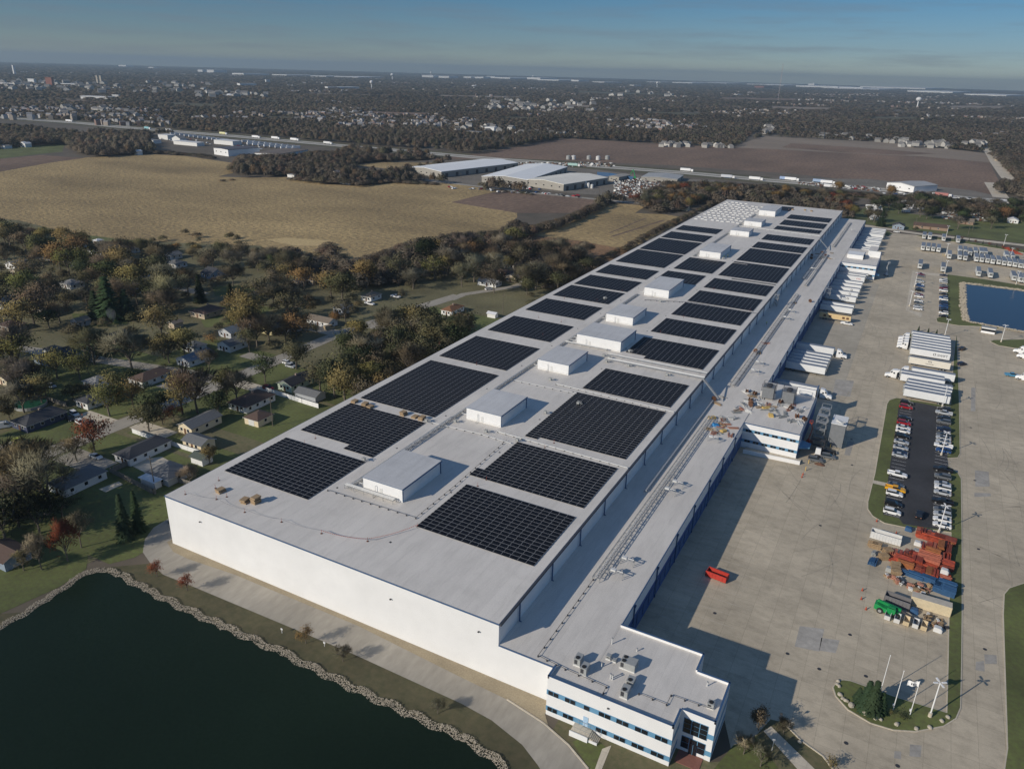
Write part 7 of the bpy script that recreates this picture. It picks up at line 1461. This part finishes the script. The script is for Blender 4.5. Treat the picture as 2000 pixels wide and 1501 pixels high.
# ------------------------------------------------------------------ buildings in the distance
def shed(pts, h, rise, roofc, wallc, lab, doors=0, cat='industrial building', name='industrial_building', ridge_len=True):
    """pts: three roof-eave corners (photo): near-left, near-right, far-right"""
    A0, B0, C0 = [G(p[0], p[1], h) for p in pts]; ex = Vector((B0[0]-A0[0], B0[1]-A0[1], 0)); ey = Vector((C0[0]-B0[0], C0[1]-B0[1], 0)); w, l = ex.length, ey.length; ex.normalize(); ey = Vector((-ex.y, ex.x, 0)); o = Vector((*A0, 0))
    r = empty(name, tuple(o), math.atan2(ex.y, ex.x), lab, cat); b = MB(); b.prism([(0, 0), (w, 0), (w, l), (0, l)], 0, h); b.face([(0, 0, h), (w, 0, h), (w/2, 0, h+rise)]); b.face([(w, l, h), (0, l, h), (w/2, l, h+rise)]); b.build('wall', wallc, r)
    b = MB(); e = .4; b.face([(-e, -e, h-.0), (w/2, -e, h+rise+.1), (w/2, l+e, h+rise+.1), (-e, l+e, h)]); b.face([(w/2, -e, h+rise+.1), (w+e, -e, h), (w+e, l+e, h), (w/2, l+e, h+rise+.1)]); b.face([(-e, -e, h), (-e, -e, h-.5), (w/2, -e, h+rise-.4), (w/2, -e, h+rise+.1)]); b.face([(w/2, -e, h+rise+.1), (w/2, -e, h+rise-.4), (w+e, -e, h-.5), (w+e, -e, h)]); b.face([(w+e, -e, h), (w+e, -e, h-.5), (w+e, l+e, h-.5), (w+e, l+e, h)]); b.build('roof', roofc, r)
    d = MB(); g = MB()
    for k in range(doors): y = l*(k+.5)/doors; d.box(w, y-2.2, .1, w+.1, y+2.2, 4.4)
    for k in range(max(2, int(w/9))): x = w*(k+.5)/max(2, int(w/9)); g.box(x-.9, -.08, h*.45, x+.9, 0, h*.6); 
    if doors: d.build('loading_door', darkm, r)
    g.build('window', glass, r); return r
wr = mat('white_metal_roof', (.90, .90, .88), .6, .04, .1); beige = mat('beige_cladding', (.36, .34, .30), .8, .08, .4)
shed([(795, 326), (862, 335), (978, 314)], 7, 2.2, wr, beige, 'leftmost long white roofed warehouse beyond the corn field', 8)
shed([(941, 344), (1031, 351), (1117, 326)], 7, 2.2, wr, beige, 'middle long white roofed warehouse beyond the corn field', 8)
shed([(1025, 350), (1101, 360), (1164, 344)], 7, 2, mat('cream_metal_roof', (.84, .80, .70), .6, .05, .1), beige, 'rightmost cream roofed warehouse beyond the corn field', 6)
shed([(1253, 345), (1323, 350), (1322, 341)], 5, 1.0, mat('grey_metal_roof', (.42, .42, .41), .6, .06, .2), beige, 'long low grey roofed shed by the scrap yard', 2)
shed([(1190, 344), (1209, 346), (1210, 340)], 5, .8, beige, beige, 'small boxy shed beside the blue fence')
shed([(1733, 356), (1786, 364), (1786, 356)], 7, 2, MATS['grey_metal_roof'], white, 'open fronted metal barn with pitched roof beside the highway', 0)
shed([(417, 287), (445, 291), (500, 286)], 9, .5, mat('dark_flat_roof', (.10, .10, .12), .8, .1, .05), white, 'white industrial building with dark roof by the highway', 0)
shed([(497, 297), (546, 300), (630, 293)], 6, .5, mat('brown_flat_roof', (.17, .14, .12), .9, .1, .05), white, 'long brown roofed building right of the white one by the highway', 0)
for i, (px, py, w, l, h, c) in enumerate([(328, 272, 22, 16, 7, 'white'), (352, 276, 18, 12, 5, 'white'), (385, 285, 50, 14, 5, 'white'), (300, 280, 30, 14, 5, 'white'), (232, 281, 24, 14, 5, 'grey'), (210, 283, 26, 12, 5, 'white'), (270, 303, 7, 7, 5, 'white'), (657, 350, 8, 9, 7, 'cream'), (684, 361, 14, 3, 2, 'white'), (575, 349, 10, 6, 4, 'white'), (455, 283, 40, 18, 6, 'white'), (10, 293, 16, 10, 4, 'white'), (50, 290, 12, 9, 5, 'white'), (935, 263, 30, 16, 6, 'tan'), (965, 258, 22, 16, 10, 'white'), (1003, 256, 16, 12, 6, 'white')]):
    house((px, py), w, l, 'gable' if h > 4 and w < 20 else 'flat', 'y', c, 'lightgrey' if i % 2 else 'white', 'pale building with light roof by the highway left of the warehouses', h, cat='building', name='building').__setitem__('group', 'pale buildings by the highway')
# trucks and trailers on the highway and in the depots
tk = MB(); tk.box(-8, -1.3, 1.1, 6, 1.3, 4.1, 0); tk.box(6.6, -1.2, .6, 9.5, 1.2, 3.3, 1); tk.box(-7.5, -1.1, .1, -5, 1.1, 1, 2); tk.box(4.5, -1.1, .1, 8.8, 1.1, .6, 2); tko = None
hwa = [math.atan2(hw[i+1][1]-hw[i][1], hw[i+1][0]-hw[i][0]) for i in range(len(hw)-1)]
for i, (px, py, c) in enumerate([(288, 251, (.25, .5, .55)), (60, 236, (.8,)*3), (135, 240, (.8,)*3), (330, 255, (.8,)*3), (436, 261, (.75, .72, .4)), (500, 268, (.8,)*3), (538, 270, (.85,)*3), (575, 273, (.85,)*3), (640, 280, (.7,)*3), (1535, 352, (.3, .4, .6)), (1545, 353, (.8,)*3), (1600, 357, (.3, .4, .55)), (1615, 359, (.85,)*3), (1622, 367, (.8,)*3), (1120, 325, (.4, .6, .55)), (1340, 335, (.8,)*3), (1420, 348, (.6, .62, .66)), (1840, 384, (.4, .16, .14)), (1475, 352, (.8,)*3), (205, 243, (.8,)*3)]):
    o = tk.build('highway_truck', [mat('truck_box', (1, 1, 1), .5, .04, 1, obj=True, space='obj'), white, black]) if tko is None else tko.copy()
    if tko is None: tko = o
    else: scene.collection.objects.link(o)
    x, y = G(px, py); o.location = (x, y, .12); o.rotation_euler = (0, 0, hwa[min(len(hwa)-1, max(0, int(np.argmin([abs(p[0]-x) for p in hw]))-1))]); o.color = (*c, 1); o.scale = (.95, 1, 1); tag(o, 'box truck driving on the highway across the picture', 'truck', 'trucks on the highway')
tb = MB(); tb.box(-6, -1.3, 1, 6, 1.3, 4); tb.box(-5.5, -1.1, .1, -3.5, 1.1, 1, 1); tb.box(3, -1.0, .1, 3.3, 1.0, 1, 1); tbo = None; R = random.Random(9)
spots = [(480+k*11, 277+k*1.35) for k in range(10)]+[(490+k*11, 282+k*1.3) for k in range(9)]+[(340+k*9, 262+k*1.2) for k in range(12)]+[(1698+k*1.2, 405+k*3.2) for k in range(9)]+[(1712+k*1.0, 404+k*3) for k in range(8)]+[(1780-k*2.3, 398+k*3.4) for k in range(6)]+[(1768+k*10, 396+k) for k in range(2)]+[(1800+k*5, 410+k*1) for k in range(5)]
for px, py in spots:
    o = tb.build('parked_trailer', [MATS['truck_box'], darkm]) if tbo is None else tbo.copy()
    if tbo is None: tbo = o
    else: scene.collection.objects.link(o)
    o.location = (*G(px, py), .05); sc = 1 if px < 1500 else .62; o.scale = (sc,)*3; o.rotation_euler = (0, 0, R.uniform(-.1, .1)+(1.2 if px < 1500 else .1)); v = R.uniform(.6, .85); o.color = (v, v, v, 1)
    tag(o, 'white trailer standing in the depot by the highway' if px < 1500 else 'white camper trailer standing in the lot north of the works', 'trailer', 'trailers in the highway depot' if px < 1500 else 'campers in the lot north of the works')
sc_ = MB(); sc_.loft([(-2.3, .3, 1.0, .85), (-1.3, .3, 1.45, .85, .65), (.6, .3, 1.45, .85, .65), (1.2, .3, 1.0, .85), (2.3, .35, .8, .8)]); sco = None
for k in range(120):
    if k < 40: px, py = R.uniform(1660, 1900), 0; py = 366+(px-1660)*.092+R.uniform(-3, 7)
    elif k < 75: t = R.random(); px, py = 870+t*260, 366+t*17+R.uniform(-1, 3)
    elif k < 100: px, py = R.uniform(960, 1060), R.uniform(354, 366); py = 358+(px-960)*.11+R.uniform(0, 4)
    else: px = R.uniform(300, 520); py = 262+(px-300)*.09+R.uniform(2, 10)
    if 1730 < px < 1790 and py < 377: continue
    o = sc_.build('distant_car', mat('distant_car_paint', (1, 1, 1), .4, .02, 2, obj=True, space='obj')) if sco is None else sco.copy()
    if sco is None: sco = o
    else: scene.collection.objects.link(o)
    o.location = (*G(px, py), .1); o.rotation_euler = (0, 0, R.uniform(0, 3)); o.color = (*COL[R.choice(['white', 'white', 'silver', 'black', 'grey', 'red', 'blue'])], 1); tag(o, 'small distant car parked or driving near the highway', 'car', 'distant cars near the highway')
# scrap yard: uncountable loose scrap
sb = MB(); 
for k in range(1500):
    if k < 900: px, py = R.uniform(1200, 1290), R.uniform(350, 385)
    elif k < 1150: px, py = R.uniform(1000, 1200), R.uniform(318, 326)
    elif k < 1350: px, py = R.uniform(1560, 1720), 0; py = 356+(px-1560)*.08+R.uniform(0, 6)
    else: px, py = R.uniform(1840, 1930), R.uniform(416, 432)
    x, y = G(px, py); s_ = R.uniform(.4, 1.6); z = R.uniform(0, 1.6); j = lambda: R.uniform(-.4, .4)*s_
    i0 = len(sb.v); sb.box(x-s_, y-s_*.6, z*.3, x+s_*R.uniform(.4, 1.2), y+s_*.6, z+.4*s_, k % 6)
    for q in range(i0, len(sb.v)): v = sb.v[q]; sb.v[q] = (v[0]+j(), v[1]+j(), max(0, v[2]+j()*.5))
tag(sb.build('scrap_heap', [insul, darkm, brown, greyunit, brown, galv]), 'loose heaps of mixed scrap and stored parts near the highway', 'scrap', kind='stuff')
fence([(1166, 343), (1190, 345), (1236, 353)], 4.5, rackblue, 'long dark blue screen fence by the scrap yard')
b = MB(); x, y = G(1240, 350); b.box(-1.5, -1, 0, 1.5, 1, 3); b.bar((0, 0, 3), (-3, 0, 11), .7, .7); b.bar((-3, 0, 11), (-6, 0, 5), .6, .6); tag(b.build('scrap_crane', green, None, (x, y, 0)), 'bright green scrap handling crane', 'crane')
for i, (px, py) in enumerate([(1110, 311), (1120, 311), (1150, 311), (1168, 312), (1186, 311)]):
    b = MB(); x, y = G(px, py); b.tube((0, 0, 0), (0, 0, 5), 3.2, n=14); b.tube((0, 0, 5), (0, 0, 6), 3.2, .4, n=14); tag(b.build('storage_tank', [greyunit, insul][i % 2], None, (x, y, 0)), 'squat storage tank at the edge of the bare field', 'tank', 'tanks beside the bare field')
for i, (px, py) in enumerate([(1136, 365), (1143, 366), (1149, 367), (1156, 368)]):
    b = MB(); x, y = G(px, py); b.tube((0, 0, 0), (0, 0, 7-i), 1.6, n=12); b.tube((0, 0, 7-i), (0, 0, 7.6-i), 1.6, .3, n=12); tag(b.build('silo', insul, None, (x, y, 0)), ['tallest', 'second', 'third', 'shortest'][i]+' white silo right of the cream roofed warehouse', 'silo', 'white silos')
# houses scattered in the woods and the far towns
far = MB(); X2, Y2, h2 = 6, 5, 3
far.prism([(-X2, -Y2), (X2, -Y2), (X2, Y2), (-X2, Y2)], 0, 5, 0); far.face([(-X2, -Y2-.2, 5), (X2, -Y2-.2, 5), (X2, 0, 8), (-X2, 0, 8)], 1); far.face([(X2, Y2+.2, 5), (-X2, Y2+.2, 5), (-X2, 0, 8), (X2, 0, 8)], 1); far.face([(X2, -Y2, 5), (X2, Y2, 5), (X2, 0, 8)], 0); far.face([(-X2, Y2, 5), (-X2, -Y2, 5), (-X2, 0, 8)], 0)
fho = None; spots = []
def cluster(n, x0, x1, y0, y1, s0=1., s1=1.6, slope=0):
    for _ in range(n):
        px = R.uniform(x0, x1); spots.append((px, R.uniform(y0, y1)+(px-x0)*slope, R.uniform(s0, s1)))
cluster(26, 1290, 1440, 281, 286, .9, 1.2, .02); cluster(12, 1490, 1510, 250, 262); cluster(20, 1600, 1760, 262, 272, .9, 1.3, .06); cluster(26, 1760, 1905, 280, 288, 1.0, 1.5, .05); cluster(12, 1880, 1925, 284, 292); cluster(14, 880, 1010, 246, 262); cluster(20, 1000, 1140, 255, 266, .9, 1.2); cluster(16, 100, 260, 218, 232, 1, 2); cluster(10, 180, 460, 228, 240, 1, 1.6)
cluster(40, 0, 180, 168, 186, 1.5, 3.2); cluster(30, 180, 420, 160, 185, 1.5, 3); cluster(24, 380, 520, 178, 190, 1.5, 3); cluster(40, 960, 1160, 196, 218, 1.5, 2.4); cluster(40, 1190, 1320, 176, 186, 2, 3.4); cluster(24, 520, 720, 160, 175, 2, 3.5); cluster(20, 840, 880, 182, 196, 1.5, 2.4); cluster(26, 1330, 1460, 172, 184, 2, 3.4); cluster(22, 1780, 1990, 190, 208, 2, 3.2)
for i, (px, py, s_) in enumerate(spots[:300]):
    o = far.build('distant_house', [mat('distant_wall', (1, 1, 1), .8, .03, .1, obj=True), mat('distant_roof', (.20, .19, .18), .9, .1, .02)]) if fho is None else fho.copy()
    if fho is None: fho = o
    else: scene.collection.objects.link(o)
    x, y = G(px, py); o.location = (x, y, 0 if s_ < 1.3 else 3); s_ *= .75; o.scale = (s_, s_, s_*.8+.3); o.rotation_euler = (0, 0, R.uniform(0, 6.28)); v = R.uniform(.28, .55); o.color = (v, v*.97, v*.9, 1)
    tag(o, 'small pale house among trees, edge of the far field' if i < 84 else 'tiny pale house in the distant suburbs', 'house', 'houses at the far field edge' if i < 84 else 'houses of the distant suburbs')
# the rest of the far suburbs' houses, past the three hundred built singly
r9 = np.random.RandomState(44); n9 = 9000; th = YAW+r9.uniform(-.66, .66, n9); dd = 1500*np.exp(r9.uniform(0, 1.75, n9)); X9, Y9 = cx0+dd*np.sin(th), cy0+dd*np.cos(th)
k9 = (patchnoise(X9, Y9, 500, 60)+patchnoise(X9, Y9, 1500, 61)) > 1.15
for q in far_excl+CLEAR: k9 &= ~inside_np(X9, Y9, q)
X9, Y9, dd = X9[k9][:1500], Y9[k9][:1500], dd[k9][:1500]; sb2 = MB()
for x, y, d_ in zip(X9, Y9, dd):
    w, l, h, a = R.uniform(5, 10)*(1+d_/9000), R.uniform(4, 7)*(1+d_/9000), R.uniform(6, 9.5), R.uniform(0, 3.14); c, s_ = math.cos(a), math.sin(a); P9 = lambda u, v, z: (x+u*c-v*s_, y+u*s_+v*c, z); i9 = R.choice((0, 1, 1, 2)); m9 = 3 if R.random() < .7 else 4
    q = [P9(-w/2, -l/2, 0), P9(w/2, -l/2, 0), P9(w/2, l/2, 0), P9(-w/2, l/2, 0), P9(-w/2, -l/2, h), P9(w/2, -l/2, h), P9(w/2, l/2, h), P9(-w/2, l/2, h), P9(-w/2, 0, h+2), P9(w/2, 0, h+2)]; k = len(sb2.v); sb2.v += q
    for f, m_ in (((0, 1, 5, 4), i9), ((1, 2, 6, 9, 5), i9), ((2, 3, 7, 6), i9), ((3, 0, 4, 8, 7), i9), ((4, 5, 9, 8), m9), ((6, 7, 8, 9), m9)): sb2.f.append(tuple(k+t for t in f)); sb2.m.append(m_)
tag(sb2.build('distant_suburb', [mat('far_wall_white', (.42, .41, .40), .8, .03, .01), mat('far_wall_tan', (.36, .31, .26), .8, .03, .01), mat('far_wall_brick', (.24, .16, .13), .8, .03, .01), mat('far_roof_grey', (.17, .16, .16), .8, .03, .01), mat('far_roof_pale', (.30, .30, .31), .8, .03, .01)]), 'countless tiny houses sprinkled through the wooded suburbs', 'suburb', kind='stuff')
def slab(px, py, wpx, h, c, lab, grp=None, dpt=.35, name='distant_building', cat='building'):
    A1, B1 = G(px, py), G(px+wpx, py+wpx*.0); dx, dy = B1[0]-A1[0], B1[1]-A1[1]; l = math.hypot(dx, dy); b = MB(); b.box(0, 0, 0, l, l*dpt, h, 0); b.box(-1, -1, h-1.2, l+1, l*dpt+1, h+.6, 1)
    return tag(b.build(name, [c, c], None, (*A1, 0), math.atan2(dy, dx)), lab, cat, grp)
dw = mat('distant_white', (.70, .70, .69), .7, .03, .01); db = mat('distant_brick', (.25, .10, .07), .9, .1, .05)
for px, py, w, h in [(232, 129.5, 14, 30), (290, 130, 10, 20), (396, 137, 18, 34), (418, 138, 26, 38), (476, 142, 50, 20), (560, 143, 60, 14), (637, 145, 40, 14), (700, 147, 50, 12), (846, 147.5, 19, 34), (877, 149, 18, 30), (920, 149.5, 12, 28), (944, 150.5, 14, 28), (966, 149.5, 12, 30), (996, 151.5, 52, 22), (1055, 153, 34, 36), (1091, 155, 56, 18), (1130, 156, 20, 26), (660, 168, 42, 10), (1238, 164, 14, 12), (1352, 158.5, 26, 18), (1420, 159, 40, 10), (1590, 166, 7, 50), (1636, 170, 35, 26), (1685, 173, 17, 24), (1807, 178, 36, 26), (1860, 187, 36, 20), (1965, 196, 40, 16), (158, 195, 54, 9), (220, 192, 12, 12), (640, 168, 18, 12), (520, 156.5, 8, 22), (1440, 183, 10, 8), (1475, 180, 8, 7), (1530, 164, 40, 14), (1716, 176, 40, 12), (1180, 158, 34, 14), (1290, 157, 30, 12), (55, 169, 12, 22), (0, 175, 30, 10), (110, 171, 40, 9)]:
    slab(px, py, w, h*.85, dw, 'long white building on the far plain near the horizon', 'white buildings near the horizon')
slab(469, 164, 32, 14, dw, 'white long roofed building alone in the middle of the far woods'); slab(91, 175, 12, 38, db, 'brick red tower block in the far town at left'); slab(1492, 169, 16, 24, db, 'brick red building near the horizon at right')
for px in (189, 196): slab(px, 166, 3, 40, mat('sand_stone', (.4, .36, .3), .8, .05, .1), 'left of the twin church towers in the far town' if px == 189 else 'right of the twin church towers in the far town', 'twin church towers', 1, 'church_tower', 'tower')
slab(26, 154, 2.2, 60, dw, 'thin white tower at the far left horizon', None, 1, 'tower', 'tower')
b = MB(); x, y = G(450, 187)
for j in range(5):
    for k in range(14): a = 6.283*k/14; ph = j*math.pi/8; b.v.append((22*math.cos(ph)*math.cos(a), 22*math.cos(ph)*math.sin(a), 14*math.sin(ph)))
for j in range(4):
    for k in range(14): b.f.append((j*14+k, j*14+(k+1) % 14, (j+1)*14+(k+1) % 14, (j+1)*14+k)); b.m.append(0)
tag(b.build('storage_dome', dw, None, (x, y, 0)), 'small white dome in the far woods at left', 'dome')
def water_tower(px, py, h, rb, lab):
    x, y = G(px, py); r = empty('water_tower', (x, y, 0), 0, lab, 'water tower'); b = MB(); b.tube((0, 0, 0), (0, 0, h*.12), rb*.6, rb*.28, 16); b.tube((0, 0, h*.12), (0, 0, h*.62), rb*.24, rb*.24, 16); b.build('tower_stem', dw, r)
    b = MB(); prof = [(rb*.3, h*.6), (rb*.8, h*.68), (rb, h*.8), (rb*.85, h*.92), (rb*.45, h*.99), (.2, h)]
    for (r0, z0), (r1, z1) in zip(prof[:-1], prof[1:]): b.tube((0, 0, z0), (0, 0, z1), r0, r1, 20, caps=False)
    b.build('tank', dw, r)
water_tower(1791, 213, 50, 13, 'big white mushroom water tower above the woods at right')
for px, py, h, rb, lab in ((766.5, 151, 60, 18, 'small white water tower near the horizon, left of centre'), (842, 146.5, 75, 14, 'thin water tower standing beside the long white horizon buildings'), (726, 169, 45, 10, 'slim pale water tower in the woods left of centre'), (926, 170, 22, 16, 'low saucer shaped white water tank in the woods'), (1041, 152, 60, 12, 'water tower behind the white buildings on the horizon'), (1283, 167, 55, 12, 'water tower right of centre near the horizon'), (1588, 167, 60, 14, 'white water tower among plant buildings on the right horizon')): water_tower(px, py, h, rb, lab)
x, y = G(1519, 194); r = empty('radio_mast', (x, y, 0), 0, 'tall thin lattice radio mast rising above the horizon', 'radio mast'); b = MB(); HM = 190
for a in range(3): b.tube((2*math.cos(a*2.094), 2*math.sin(a*2.094), 0), (2*math.cos(a*2.094), 2*math.sin(a*2.094), HM), .35, n=4)
for k in range(38):
    for a in range(3): b.tube((2*math.cos(a*2.094), 2*math.sin(a*2.094), k*5), (2*math.cos((a+1)*2.094), 2*math.sin((a+1)*2.094), k*5+5), .2, n=3)
b.build('lattice', mat('mast_steel', (.4, .35, .34), .6, .1, .1), r)

# ------------------------------------------------------------------ haze
hb = MB(); q = 21600; hb.box(CAM[0]-q, CAM[1]-q, -1, CAM[0]+q, CAM[1]+q, 215)
hm = bpy.data.materials.new('haze'); hm.use_nodes = True; hn = hm.node_tree; hn.nodes.clear(); ho = hn.nodes.new('ShaderNodeOutputMaterial'); hv = hn.nodes.new('ShaderNodeVolumePrincipled')
hv.inputs['Density'].default_value = 8e-5; hv.inputs['Color'].default_value = (.45, .59, .71, 1); hv.inputs['Anisotropy'].default_value = .1
hn.links.new(hv.outputs[0], ho.inputs['Volume']); tag(hb.build('haze', hm), 'pale blue haze over the whole plain', 'haze', kind='stuff')

# drop the bookkeeping marks
for o in list(scene.objects):
    if 'used' in o: del o['used']
    elif o.type == 'EMPTY' and o.parent is None and 'label' not in o:
        for c in list(o.children): bpy.data.objects.remove(c)
        bpy.data.objects.remove(o)
for l_ in list(TP.values()):
    pass
